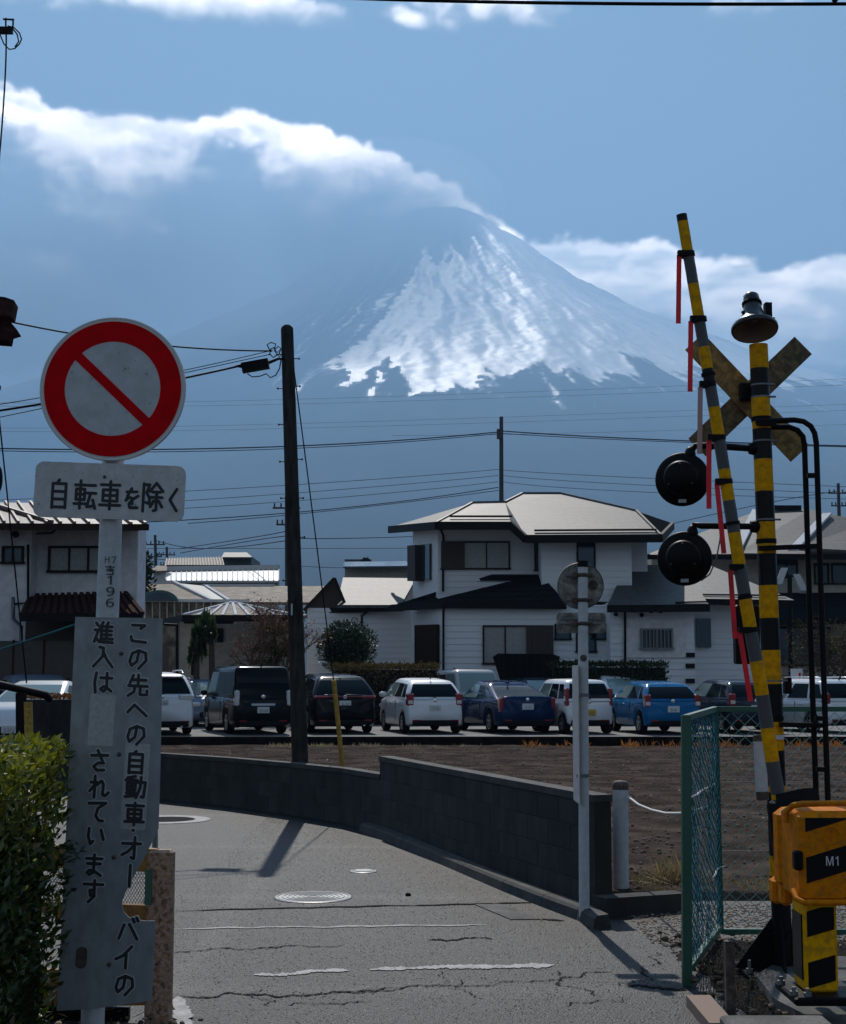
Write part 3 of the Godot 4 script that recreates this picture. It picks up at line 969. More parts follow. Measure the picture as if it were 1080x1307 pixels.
func roof_face(parent: Node3D, pts: Array, m: Material, thick := 0.12, called := "roof") -> MeshInstance3D:
	var s := Shape.new(parent.position)
	s.slab(pts, Vector3(0, -thick, 0))
	return part(called, s, m, parent)


func bars(parent: Node3D, called: String, list: Array, w: float, h: float, m: Material) -> void:
	for l in list:
		for k in l.size() - 1:
			var s := Shape.new(parent.position)
			s.bar(l[k], l[k + 1], w, h)
			part(called, s, m, parent)


func pipes(parent: Node3D, called: String, list: Array, r: float, m: Material) -> void:
	for l in list:
		var s := Shape.new(parent.position)
		s.tube(l, r, r, 8)
		part(called, s, m, parent)


func seams(parent: Node3D, a0: Vector3, a1: Vector3, b0: Vector3, b1: Vector3, n: int, m: Material) -> void:
	for k in n + 1:
		var t := float(k) / n
		var s := Shape.new(parent.position)
		s.bar(a0.lerp(a1, t) + Vector3(0, 0.02, 0.01), b0.lerp(b1, t) + Vector3(0, 0.02, 0.01), 0.06, 0.07)
		part("roof_seam", s, m, parent)


func build_houses() -> void:
	# the white house in the middle
	var h := thing("house", "two storey white sided house with grey hip roof behind the parked cars", "house", Vector3(4.5, 0, -56))
	lapped_wall(h, [0.718, 6.864, 0.0, 4.202, -54.7], 7.0, M.siding)
	lapped_wall(h, [6.714, 9.72, 0.0, 4.255, -53.5], 7.0, M.siding)
	lapped_wall(h, [9.992, 12.851, 0.0, 4.564, -55.0], 7.0, M.siding)
	wall_face(h, [Vector3(-0.455, 1.093, -58.0), Vector3(-0.457, 4.212, -58.0), Vector3(0.719, 4.202, -54.7), Vector3(0.714, 0.833, -54.7)], Vector3(0.3, 0, -0.4), M.siding)
	lapped_wall(h, [0.572, 4.576, 4.525, 7.571, -57.0], 6.0, M.siding)
	lapped_wall(h, [4.426, 7.797, 4.358, 6.939, -55.5], 6.0, M.siding)
	lapped_wall(h, [8.018, 8.686, 4.461, 7.441, -57.5], 5.0, M.siding)
	wall_face(h, [Vector3(-0.414, 4.743, -60.5), Vector3(-0.416, 7.815, -60.5), Vector3(0.588, 7.571, -57.0), Vector3(0.585, 4.525, -57.0)], Vector3(0.3, 0, -0.3), M.siding)
	window(h, [0.692, 3.34, 5.667, 6.753, -57.0], 2, M.curtain_glass, M.trim_brown, -0.34)
	window(h, [4.27, 4.541, 5.605, 6.72, -56.97], 1, M.window_glass, M.trim_dark)
	window(h, [5.741, 6.445, 5.44, 6.586, -55.5], 1, M.window_blue, M.trim_dark)
	window(h, [2.18, 4.761, 2.027, 3.455, -54.7], 2, M.curtain_glass, M.trim_brown, 0.38)
	window(h, [4.823, 5.426, 2.911, 3.513, -54.7], 1, M.window_blue, M.trim_dark)
	window(h, [5.594, 6.34, 2.454, 3.169, -54.7], 1, M.window_blue, M.trim_dark)
	window(h, [6.173, 6.833, 2.911, 3.513, -54.7], 1, M.window_blue, M.trim_dark)
	window(h, [7.757, 8.933, 2.543, 3.296, -53.38], 2, M.window_glass, M.zinc, 0.0, true)
	var s := Shape.new(h.position)
	s.box(Vector3(8.331, 2.936, -53.47), Vector3(2.15, 1.36, 0.1))
	part("window_surround", s, M.stucco, h)
	s = Shape.new(h.position)
	s.box(Vector3(10.315, 3.175, -54.9), Vector3(0.52, 1.05, 0.2))
	part("meter_box", s, M.window_blue, h)
	for q in [Vector3(6.911, 3.803, -53.45), Vector3(7.837, 3.775, -53.45), Vector3(8.177, 3.915, -53.45), Vector3(8.514, 3.915, -53.45)]:
		s = Shape.new(h.position)
		s.lathe([Vector2(0, 0.12), Vector2(0.05, 0.12), Vector2(0.08, 0.06), Vector2(0.08, 0.0)], 10, Transform3D(Basis(Vector3.RIGHT, PI / 2), q))
		part("vent", s, M.trim_dark, h)
	for k in 3:
		s = Shape.new(h.position)
		s.box([Vector3(9.554, 2.349, -53.47), Vector3(9.546, 1.959, -53.47), Vector3(9.535, 1.431, -53.47)][k], Vector3(0.32, 0.16, 0.12))
		part("vent_block", s, M.trim_dark, h)
	# oblique windows at the left end
	s = Shape.new(h.position)
	s.slab([Vector3(-0.209, 2.049, -57.0), Vector3(-0.21, 3.538, -57.0), Vector3(0.607, 3.495, -55.0), Vector3(0.605, 2.001, -55.0)], Vector3(-0.12, 0, 0.12))
	part("side_window", s, M.trim_brown, h)
	s = Shape.new(h.position)
	s.slab([Vector3(-0.284, 5.398, -59.8), Vector3(-0.284, 6.821, -59.8), Vector3(0.031, 6.772, -58.9), Vector3(0.031, 5.339, -58.9)], Vector3(-0.35, 0, 0.2))
	part("shutter_box", s, M.wood_brown, h)
	s = Shape.new(h.position)
	s.slab([Vector3(0.031, 5.395, -58.8), Vector3(0.031, 6.795, -58.8), Vector3(0.367, 6.744, -57.9), Vector3(0.366, 5.335, -57.9)], Vector3(-0.12, 0, 0.1))
	part("side_window", s, M.window_glass, h)
	# upper roof
	roof_face(h, [Vector3(0.498, 7.312, -55.4), Vector3(3.284, 7.312, -55.4), Vector3(3.272, 8.484, -58.8), Vector3(1.963, 8.452, -58.8)], M.slate_grey)
	roof_face(h, [Vector3(3.272, 8.484, -58.8), Vector3(3.284, 7.312, -55.4), Vector3(3.781, 6.735, -54.6), Vector3(8.747, 6.764, -54.6), Vector3(8.327, 8.026, -57.8), Vector3(5.647, 9.041, -60.5), Vector3(4.075, 9.041, -60.5)], M.slate_grey)
	roof_face(h, [Vector3(8.327, 8.026, -57.8), Vector3(8.747, 6.764, -54.6), Vector3(10.297, 7.867, -61.0)], M.slate_dark_shade)  # hip face turned aside takes the slate with shade in its colour
	roof_face(h, [Vector3(-1.433, 7.909, -63.0), Vector3(0.498, 7.312, -55.4), Vector3(1.963, 8.452, -58.8)], M.slate_grey)
	roof_face(h, [Vector3(5.647, 9.041, -60.5), Vector3(8.327, 8.026, -57.8), Vector3(10.297, 7.867, -61.0), Vector3(9.09, 9.022, -66.0)], M.slate_grey)
	bars(h, "fascia", [[Vector3(-1.433, 7.808, -63.0), Vector3(0.497, 7.184, -55.3), Vector3(3.306, 7.184, -55.3), Vector3(3.773, 6.61, -54.5), Vector3(8.757, 6.639, -54.5), Vector3(10.295, 7.77, -61.0)]], 0.12, 0.3, M.trim_dark)
	bars(h, "ridge_cap", [[Vector3(0.498, 7.327, -55.4), Vector3(1.963, 8.484, -58.8), Vector3(3.272, 8.515, -58.8), Vector3(4.075, 9.073, -60.5), Vector3(5.647, 9.073, -60.5), Vector3(8.328, 8.057, -57.8), Vector3(8.747, 6.793, -54.6)]], 0.1, 0.05, M.slate_grey)
	bars(h, "snow_guard", [[Vector3(1.008, 7.614, -56.0), Vector3(3.38, 7.614, -56.0)], [Vector3(4.131, 6.978, -55.0), Vector3(8.669, 7.007, -55.0)]], 0.05, 0.07, M.trim_dark)
	# lower roofs
	roof_face(h, [Vector3(-1.212, 4.315, -57.6), Vector3(0.803, 4.306, -54.5), Vector3(5.246, 4.278, -54.5), Vector3(4.698, 5.024, -55.4), Vector3(4.499, 5.479, -56.9), Vector3(2.639, 5.479, -56.9)], M.slate_dark_shade)  # shade of the upper storey is painted in by this darker slate
	bars(h, "fascia", [[Vector3(-1.211, 4.224, -57.6), Vector3(0.801, 4.187, -54.4), Vector3(5.235, 4.158, -54.4)]], 0.1, 0.26, M.trim_dark)
	roof_face(h, [Vector3(6.525, 4.08, -52.8), Vector3(10.136, 4.108, -52.8), Vector3(10.245, 5.962, -58.5), Vector3(8.023, 5.962, -58.5)], M.slate_grey)
	bars(h, "fascia", [[Vector3(6.512, 3.964, -52.7), Vector3(10.142, 3.992, -52.7)]], 0.1, 0.26, M.trim_dark)
	roof_face(h, [Vector3(10.067, 4.405, -54.2), Vector3(13.516, 4.348, -54.2), Vector3(11.553, 6.077, -60.0), Vector3(10.381, 6.077, -60.0)], M.slate_grey)
	bars(h, "fascia", [[Vector3(10.046, 4.286, -54.1), Vector3(13.517, 4.229, -54.1)]], 0.1, 0.22, M.trim_dark)
	bars(h, "snow_guard", [[Vector3(8.977, 4.201, -53.0), Vector3(10.121, 4.229, -53.0)], [Vector3(10.259, 4.57, -54.6), Vector3(13.305, 4.541, -54.6)]], 0.05, 0.06, M.trim_dark)
	# left wing
	lapped_wall(h, [-4.58, -0.433, 0.0, 4.29, -59.0], 5.0, M.siding)
	roof_face(h, [Vector3(-3.379, 4.384, -58.4), Vector3(-0.86, 4.384, -58.4), Vector3(-0.299, 5.74, -63.0), Vector3(-3.387, 5.773, -63.0)], M.slate_grey)
	wall_face(h, [Vector3(-4.568, 4.264, -59.1), Vector3(-3.519, 5.415, -59.1), Vector3(-3.076, 4.295, -59.1)], Vector3(0, 0, -0.1), M.wood_brown)
	bars(h, "gable_trim", [[Vector3(-4.707, 4.193, -58.9), Vector3(-3.507, 5.464, -58.9), Vector3(-3.004, 4.254, -58.9)]], 0.14, 0.12, M.trim_brown)
	bars(h, "fascia", [[Vector3(-4.676, 4.18, -59.3), Vector3(-0.766, 4.226, -58.3)]], 0.1, 0.2, M.trim_dark)
	pipes(h, "drainpipe", [[Vector3(0.479, 7.408, -56.6), Vector3(0.692, 7.197, -56.9), Vector3(0.782, 6.956, -56.9), Vector3(0.764, 4.819, -56.9)], [Vector3(4.619, 6.743, -55.3), Vector3(4.501, 6.584, -56.8), Vector3(4.486, 4.903, -56.8)], [Vector3(0.917, 4.249, -54.5), Vector3(0.746, 4.025, -54.6), Vector3(0.742, 1.401, -54.6)], [Vector3(7.413, 4.034, -53.0), Vector3(7.242, 3.885, -53.4), Vector3(7.204, 1.347, -53.4)], [Vector3(-2.16, 4.153, -58.7), Vector3(-2.414, 3.976, -58.9), Vector3(-2.412, 3.544, -58.9)]], 0.045, M.trim_dark)

	# the house at the left edge
	h = thing("house", "white stuccoed house with brown standing seam roof at the left edge", "house", Vector3(-12, 0, -41))
	lapped_wall(h, [-13.734, -10.405, 0.0, 5.529, -39.4], 6.0, M.stucco, 0.0)
	lapped_wall(h, [-10.563, -7.69, 0.0, 5.59, -40.0], 1.2, M.stucco, 0.0)
	window(h, [-11.169, -10.587, 4.526, 5.006, -39.4], 2, M.window_glass, M.trim_brown)
	window(h, [-10.09, -8.444, 4.34, 5.059, -40.0], 3, M.curtain_glass, M.trim_brown)
	roof_face(h, [Vector3(-13.412, 5.529, -38.4), Vector3(-7.152, 5.468, -38.4), Vector3(-8.887, 6.561, -43.0), Vector3(-15.042, 6.63, -43.0)], M.metal_roof_brown)
	seams(h, Vector3(-13.413, 5.549, -38.4), Vector3(-7.193, 5.488, -38.4), Vector3(-15.042, 6.63, -43.0), Vector3(-8.888, 6.584, -43.0), 17, M.metal_roof_brown)
	bars(h, "ridge_cap", [[Vector3(-12.242, 6.444, -42.0), Vector3(-9.683, 5.57, -38.6)]], 0.12, 0.1, M.metal_roof_brown)
	bars(h, "fascia", [[Vector3(-13.374, 5.437, -38.3), Vector3(-7.132, 5.396, -38.3), Vector3(-8.833, 6.172, -43.0)]], 0.1, 0.16, M.trim_brown)
	roof_face(h, [Vector3(-13.72, 5.477, -39.3), Vector3(-7.391, 5.365, -38.6), Vector3(-8.282, 5.989, -43.0), Vector3(-15.018, 5.989, -43.0)], M.stucco_cream, 0.04, "soffit")
	roof_face(h, [Vector3(-10.063, 3.072, -37.4), Vector3(-7.037, 3.112, -37.4), Vector3(-7.981, 3.786, -39.9), Vector3(-10.5, 3.723, -39.9)], M.tile_brown)
	for k in 16:
		var t := k / 15.0
		bars(h, "roof_roll", [[Vector3(-10.063, 3.092, -37.4).lerp(Vector3(-7.037, 3.131, -37.4), t), Vector3(-10.5, 3.744, -39.9).lerp(Vector3(-7.982, 3.807, -39.9), t)]], 0.1, 0.08, M.tile_brown)
	bars(h, "fascia", [[Vector3(-10.054, 3.009, -37.3), Vector3(-6.997, 3.049, -37.3)]], 0.1, 0.16, M.trim_dark)
	lapped_wall(h, [-10.284, -7.328, 0.0, 3.062, -38.6], 1.3, M.wood_brown, 0.0)
	pipes(h, "drainpipe", [[Vector3(-9.645, 5.385, -38.8), Vector3(-9.976, 5.401, -39.8), Vector3(-10.527, 5.368, -39.9), Vector3(-10.501, 3.765, -39.9)], [Vector3(-10.465, 5.039, -39.3), Vector3(-10.419, 3.503, -39.3), Vector3(-10.79, 3.462, -39.3)]], 0.035, M.trim_dark)
	pipes(h, "conduit", [[Vector3(-10.789, 3.642, -39.2), Vector3(-10.771, 3.066, -39.2), Vector3(-10.478, 2.85, -38.9), Vector3(-10.435, 1.429, -38.9)]], 0.05, M.window_blue)
	s = Shape.new(h.position)
	s.lathe([Vector2(0, 0.1), Vector2(0.08, 0.1), Vector2(0.1, 0.0)], 10, Transform3D(Basis(Vector3.RIGHT, PI / 2), Vector3(-10.827, 5.318, -39.38)))
	part("vent", s, M.trim_dark, h)
	# its fence
	h = thing("garden_fence", "brown panel fence below the white house at the left edge", "fence", Vector3(-9.396, 0.874, -36.0))
	for k in 5:
		var r := [-12.0 + k * 0.78, -12.0 + k * 0.78 + 0.74, 0.05, 2.466, -38.2]
		s = Shape.new(h.position)
		s.box(Vector3((r[0] + r[1]) / 2, (r[2] + r[3]) / 2, -38.2), Vector3(r[1] - r[0], r[3] - r[2], 0.04))
		part("fence_panel", s, M.fence_brown, h)
		s = Shape.new(h.position)
		s.box(Vector3(r[1] + 0.02, (r[2] + r[3]) / 2, -38.2), Vector3(0.05, r[3], 0.07))
		part("fence_post", s, M.trim_brown, h)

	# gate building with the seamed hip roof
	h = thing("gate_building", "low white gate building with a seamed hip roof left of the utility pole", "building", Vector3(-13, 0, -52))
	roof_face(h, [Vector3(-8.094, 3.623, -50.5), Vector3(-4.405, 3.623, -50.5), Vector3(-6.903, 4.252, -54.0)], M.metal_roof_beige)
	roof_face(h, [Vector3(-9.767, 3.707, -56.0), Vector3(-8.094, 3.623, -50.5), Vector3(-6.903, 4.252, -54.0)], M.metal_roof_brown)
	roof_face(h, [Vector3(-4.405, 3.623, -50.5), Vector3(-6.903, 4.252, -54.0), Vector3(-4.433, 3.926, -57.0)], M.metal_roof_brown)
	for q in [[Vector3(-7.643, 3.623, -50.5), Vector3(-7.465, 3.914, -52.2)], [Vector3(-7.218, 3.623, -50.5), Vector3(-7.163, 4.076, -53.0)], [Vector3(-6.794, 3.623, -50.5), Vector3(-6.993, 4.152, -53.4)], [Vector3(-6.343, 3.623, -50.5), Vector3(-6.902, 4.238, -54.0)], [Vector3(-5.891, 3.623, -50.5), Vector3(-6.613, 4.157, -53.5)], [Vector3(-5.44, 3.623, -50.5), Vector3(-6.215, 4.062, -53.0)], [Vector3(-4.989, 3.623, -50.5), Vector3(-5.626, 3.914, -52.2)], [Vector3(-8.095, 3.65, -50.5), Vector3(-6.903, 4.252, -54.0)], [Vector3(-4.432, 3.65, -50.5), Vector3(-6.903, 4.252, -54.0)]]:
		bars(h, "roof_seam", [q], 0.1, 0.1, M.stucco)
	bars(h, "fascia", [[Vector3(-9.766, 3.619, -56.0), Vector3(-8.077, 3.539, -50.4), Vector3(-4.369, 3.539, -50.4)]], 0.12, 0.22, M.trim_dark)
	lapped_wall(h, [-8.168, -6.48, 3.377, 3.564, -51.0], 0.2, M.trim_dark, 0.0)
	lapped_wall(h, [-8.314, -7.832, 0.0, 3.484, -51.02], 0.5, M.stucco_cream, 0.0)
	lapped_wall(h, [-8.459, -4.619, 0.0, 3.697, -55.0], 3.0, M.stucco_cream, 0.0)
	lapped_wall(h, [-8.645, -7.348, 2.831, 3.348, -54.9], 0.05, M.trim_dark, 0.0)
	pipes(h, "slim_post", [[Vector3(-8.377, 3.316, -50.8), Vector3(-8.345, 1.619, -50.8)], [Vector3(-7.841, 3.21, -50.8), Vector3(-7.814, 1.619, -50.8)], [Vector3(-8.839, 3.35, -51.0), Vector3(-8.377, 3.316, -50.8)]], 0.05, M.trim_dark)
	h = thing("screen_fence", "brown board screen left of the white gate pillar", "fence", Vector3(-8.518, 0.648, -49.0))
	for k in 3:
		s = Shape.new(h.position)
		s.box(Vector3(-8.65 + 0.13 * k, 1.25, -49), Vector3(0.12, 2.5, 0.05))
		part("board", s, M.fence_brown, h)
	# beige roofed hall behind it
	h = thing("hall", "beige roofed hall with a teal arched window behind the gate building", "building", Vector3(-17, 0, -66))
	lapped_wall(h, [-14.903, -7.419, 0.0, 4.777, -63.0], 0.5, M.metal_roof_beige, 0.0)
	for k in 22:
		bars(h, "roof_seam", [[Vector3(-13.899, 4.805, -62.9).lerp(Vector3(-7.412, 4.772, -62.9), k / 21.0), Vector3(-13.878, 3.946, -62.9).lerp(Vector3(-7.402, 3.946, -62.9), k / 21.0)]], 0.05, 0.05, M.stucco_cream)
	bars(h, "ridge_cap", [[Vector3(-14.892, 4.805, -62.9), Vector3(-7.346, 4.772, -62.9)]], 0.2, 0.12, M.stucco)
	roof_face(h, [Vector3(-15.15, 4.796, -64.0), Vector3(-9.023, 4.796, -64.0), Vector3(-11.32, 5.861, -68.0), Vector3(-16.115, 5.682, -68.0)], M.metal_roof_beige)
	roof_face(h, [Vector3(-9.023, 4.796, -64.0), Vector3(-8.313, 4.821, -64.5), Vector3(-10.103, 5.78, -69.0), Vector3(-11.32, 5.861, -68.0)], M.roof_green)
	roof_face(h, [Vector3(-8.313, 4.821, -64.5), Vector3(-4.103, 4.813, -65.0), Vector3(-4.361, 5.78, -69.0), Vector3(-10.103, 5.78, -69.0)], M.metal_roof_beige)
	bars(h, "ridge_cap", [[Vector3(-16.116, 5.718, -68.0), Vector3(-13.967, 5.718, -68.0), Vector3(-11.392, 5.897, -68.0), Vector3(-9.023, 4.829, -64.0)], [Vector3(-10.103, 5.798, -69.0), Vector3(-8.381, 4.855, -64.5)], [Vector3(-10.249, 5.816, -69.0), Vector3(-6.905, 5.816, -69.0)]], 0.16, 0.1, M.stucco)
	s = Shape.new(h.position)
	var arch := PackedVector2Array()
	for k in 17:
		arch.append(Vector2(cos(PI * k / 16.0) * 0.78, sin(PI * k / 16.0) * 0.46))
	s.prism(arch, 0.3, Transform3D(Basis.from_scale(Vector3.ONE), Vector3(-11.098, 4.756, -62.6)))
	var aw := part("arch_window", s, M.arch_teal, h)
	s = Shape.new(h.position)
	var arch2 := PackedVector2Array()
	for v in arch:
		arch2.append(v * 0.72)
	s.prism(arch2, 0.1, Transform3D(Basis.IDENTITY, Vector3(-11.09, 4.754, -62.55)))
	part("pane", s, M.window_blue, aw)
	# long bright metal roof
	h = thing("long_hall", "long hall with a dazzling silver metal roof in the distance", "building", Vector3(-20, 0, -92))
	roof_face(h, [Vector3(-15.208, 7.283, -88.0), Vector3(-8.531, 7.283, -88.0), Vector3(-9.169, 8.408, -94.5), Vector3(-16.343, 8.284, -94.5)], M.metal_roof_bright)
	seams(h, Vector3(-15.208, 7.283, -88.0), Vector3(-8.531, 7.283, -88.0), Vector3(-16.343, 8.284, -94.5), Vector3(-9.169, 8.408, -94.5), 22, M.stucco)
	bars(h, "ridge_cap", [[Vector3(-16.329, 8.451, -94.4), Vector3(-9.161, 8.551, -94.4)]], 0.25, 0.3, M.metal_roof_bright)
	lapped_wall(h, [-15.256, -8.559, 0.0, 7.279, -88.3], 0.4, M.stucco_cream, 0.0)
	lapped_wall(h, [-16.433, -9.219, 0.0, 8.746, -95.0], 0.4, M.trim_dark, 0.0)
	roof_face(h, [Vector3(-16.485, 8.646, -95.0), Vector3(-12.728, 8.671, -95.0), Vector3(-13.7, 9.711, -101.0), Vector3(-17.43, 9.631, -101.0)], M.metal_roof_beige)
	seams(h, Vector3(-16.485, 8.646, -95.0), Vector3(-12.728, 8.671, -95.0), Vector3(-17.43, 9.631, -101.0), Vector3(-13.7, 9.711, -101.0), 20, M.slate_grey)
	roof_face(h, [Vector3(-16.609, 7.984, -90.0), Vector3(-15.518, 8.032, -90.0), Vector3(-16.041, 8.544, -93.0), Vector3(-16.679, 8.544, -93.0)], M.metal_roof_beige)
	lapped_wall(h, [-16.373, -15.611, 0.0, 7.982, -90.3], 3.0, M.stucco, 0.0)
	h = thing("water_tank_house", "grey roof block above the bright metal roof", "building", Vector3(-13.809, 1.529, -110.0))
	lapped_wall(h, [-14.86, -12.712, 0.0, 10.53, -110.0], 6.0, M.roof_green, 0.0)
	roof_face(h, [Vector3(-14.786, 10.391, -109.0), Vector3(-12.542, 10.391, -109.0), Vector3(-13.543, 11.161, -114.0), Vector3(-15.289, 11.161, -114.0)], M.slate_grey)
	# far blue roofs and a works with trusses
	h = thing("workshop", "low far workshop with a dark blue roof between pole and white house", "building", Vector3(-4.707, 1.539, -150.0))
	lapped_wall(h, [-7.906, -0.791, 0.0, 12.862, -150.0], 14.0, M.stucco_cream, 0.0)
	roof_face(h, [Vector3(-7.962, 12.632, -148.0), Vector3(-0.625, 12.71, -148.0), Vector3(-0.659, 13.811, -156.0), Vector3(-8.231, 13.729, -156.0)], M.window_blue)
	h = thing("steel_trestle", "far steel trestle standing over the workshop roof", "trestle", Vector3(-6.402, 1.544, -170.0))
	for q in [[Vector3(-8.064, 13.209, -170.0), Vector3(-6.64, 15.276, -170.0)], [Vector3(-5.018, 13.209, -170.0), Vector3(-6.46, 15.276, -170.0)], [Vector3(-7.531, 14.018, -170.0), Vector3(-5.558, 14.018, -170.0)], [Vector3(-7.175, 14.557, -170.0), Vector3(-5.919, 14.557, -170.0)], [Vector3(-8.97, 14.916, -170.0), Vector3(-5.92, 14.916, -170.0)], [Vector3(-6.541, 13.209, -170.0), Vector3(-6.55, 15.276, -170.0)]]:
		bars(h, "steel_member", [q], 0.35, 0.35, M.pole_far)

	# the grey roofed house at the right
	h = thing("house", "cream house with grey slate hip roofs behind the crossing pole", "house", Vector3(16, 0, -66))
	lapped_wall(h, [9.853, 19.571, 4.897, 6.89, -64.0], 9.0, M.stucco_cream, 0.0)
	lapped_wall(h, [11.909, 19.186, 0.0, 4.347, -63.0], 9.0, M.stucco_cream, 0.0)
	window(h, [15.19, 16.135, 5.807, 6.788, -64.0], 2, M.window_glass, M.trim_dark)
	window(h, [16.835, 17.476, 5.537, 6.449, -64.0], 1, M.window_glass, M.trim_dark)
	window(h, [17.577, 18.286, 5.537, 6.449, -64.0], 1, M.window_glass, M.trim_dark)
	window(h, [14.699, 17.176, 2.041, 3.686, -63.0], 3, M.window_glass, M.trim_dark)
	roof_face(h, [Vector3(9.419, 6.705, -62.6), Vector3(13.286, 6.739, -62.6), Vector3(15.794, 9.403, -70.0), Vector3(13.128, 8.309, -68.0)], M.slate_grey)
	roof_face(h, [Vector3(13.263, 6.789, -62.8), Vector3(19.56, 6.722, -62.8), Vector3(20.51, 8.598, -68.0), Vector3(18.318, 9.478, -70.0), Vector3(15.72, 9.403, -70.0)], M.slate_grey)
	roof_face(h, [Vector3(15.573, 6.969, -62.2), Vector3(18.169, 8.831, -66.5), Vector3(20.415, 8.583, -66.5), Vector3(19.378, 6.804, -62.2)], M.slate_grey)
	bars(h, "hip_cap", [[Vector3(15.795, 9.441, -70.0), Vector3(13.385, 7.023, -63.2)], [Vector3(18.143, 8.855, -66.4), Vector3(15.454, 6.853, -62.0)]], 0.4, 0.1, M.stucco)
	bars(h, "ridge_cap", [[Vector3(16.503, 9.553, -70.0), Vector3(17.875, 9.553, -70.0)]], 0.3, 0.2, M.trim_dark)
	bars(h, "fascia", [[Vector3(9.402, 6.598, -62.5), Vector3(19.37, 6.573, -62.2)]], 0.12, 0.2, M.trim_dark)
	roof_face(h, [Vector3(11.441, 3.853, -60.5), Vector3(18.753, 3.916, -60.5), Vector3(19.878, 5.2, -64.0), Vector3(12.128, 5.166, -64.0)], M.slate_dark_shade)
	bars(h, "fascia", [[Vector3(11.421, 3.754, -60.4), Vector3(18.719, 3.817, -60.4)]], 0.12, 0.22, M.trim_dark)


# ---------------------------------------------------------------- the lane's walls, kerbs, lids
func block_wall(w: Node3D, a: Vector2, b: Vector2, courses: int, m: Array, coping := true) -> void:
	var d := b - a
	var n := maxi(2, int(round(d.length() / 0.4)))
	var dir := d.normalized()
	var step := d.length() / n
	var basis := Basis(Vector3(dir.x, 0, dir.y), Vector3.UP, Vector3(dir.x, 0, dir.y).cross(Vector3.UP))
	var s := Shape.new()
	s.bevel_box(Vector3.ZERO, Vector3(step - 0.006, 0.17, 0.124), 0.004)
	var mesh := s.done()
	for c in courses:
		for k in n:
			var off := 0.5 if c % 2 else 0.0
			if k == n - 1 and off > 0.0:
				continue
			var p := a + dir * step * (k + 0.5 + off)
			var o := part("block", mesh, m[(k * 7 + c * 3) % m.size()], w)
			o.transform = Transform3D(basis, Vector3(p.x, 0.0875 + 0.175 * c, p.y) - w.position + basis.z * rng.randf_range(-0.001, 0.001))
	s = Shape.new(w.position)
	var mid := (a + b) / 2
	s.block(Vector3(mid.x, courses * 0.0875, mid.y), basis.x * (d.length() / 2), Vector3(0, courses * 0.0875 - 0.002, 0), basis.z * 0.059)
	part("mortar", s, M.wall_block_dark, w)
	if coping:
		s = Shape.new(w.position)
		s.block(Vector3(mid.x, courses * 0.175 + 0.025, mid.y), basis.x * (d.length() / 2 + 0.0), Vector3(0, 0.024, 0), basis.z * 0.07)
		part("coping", s, M.wall_coping, w)


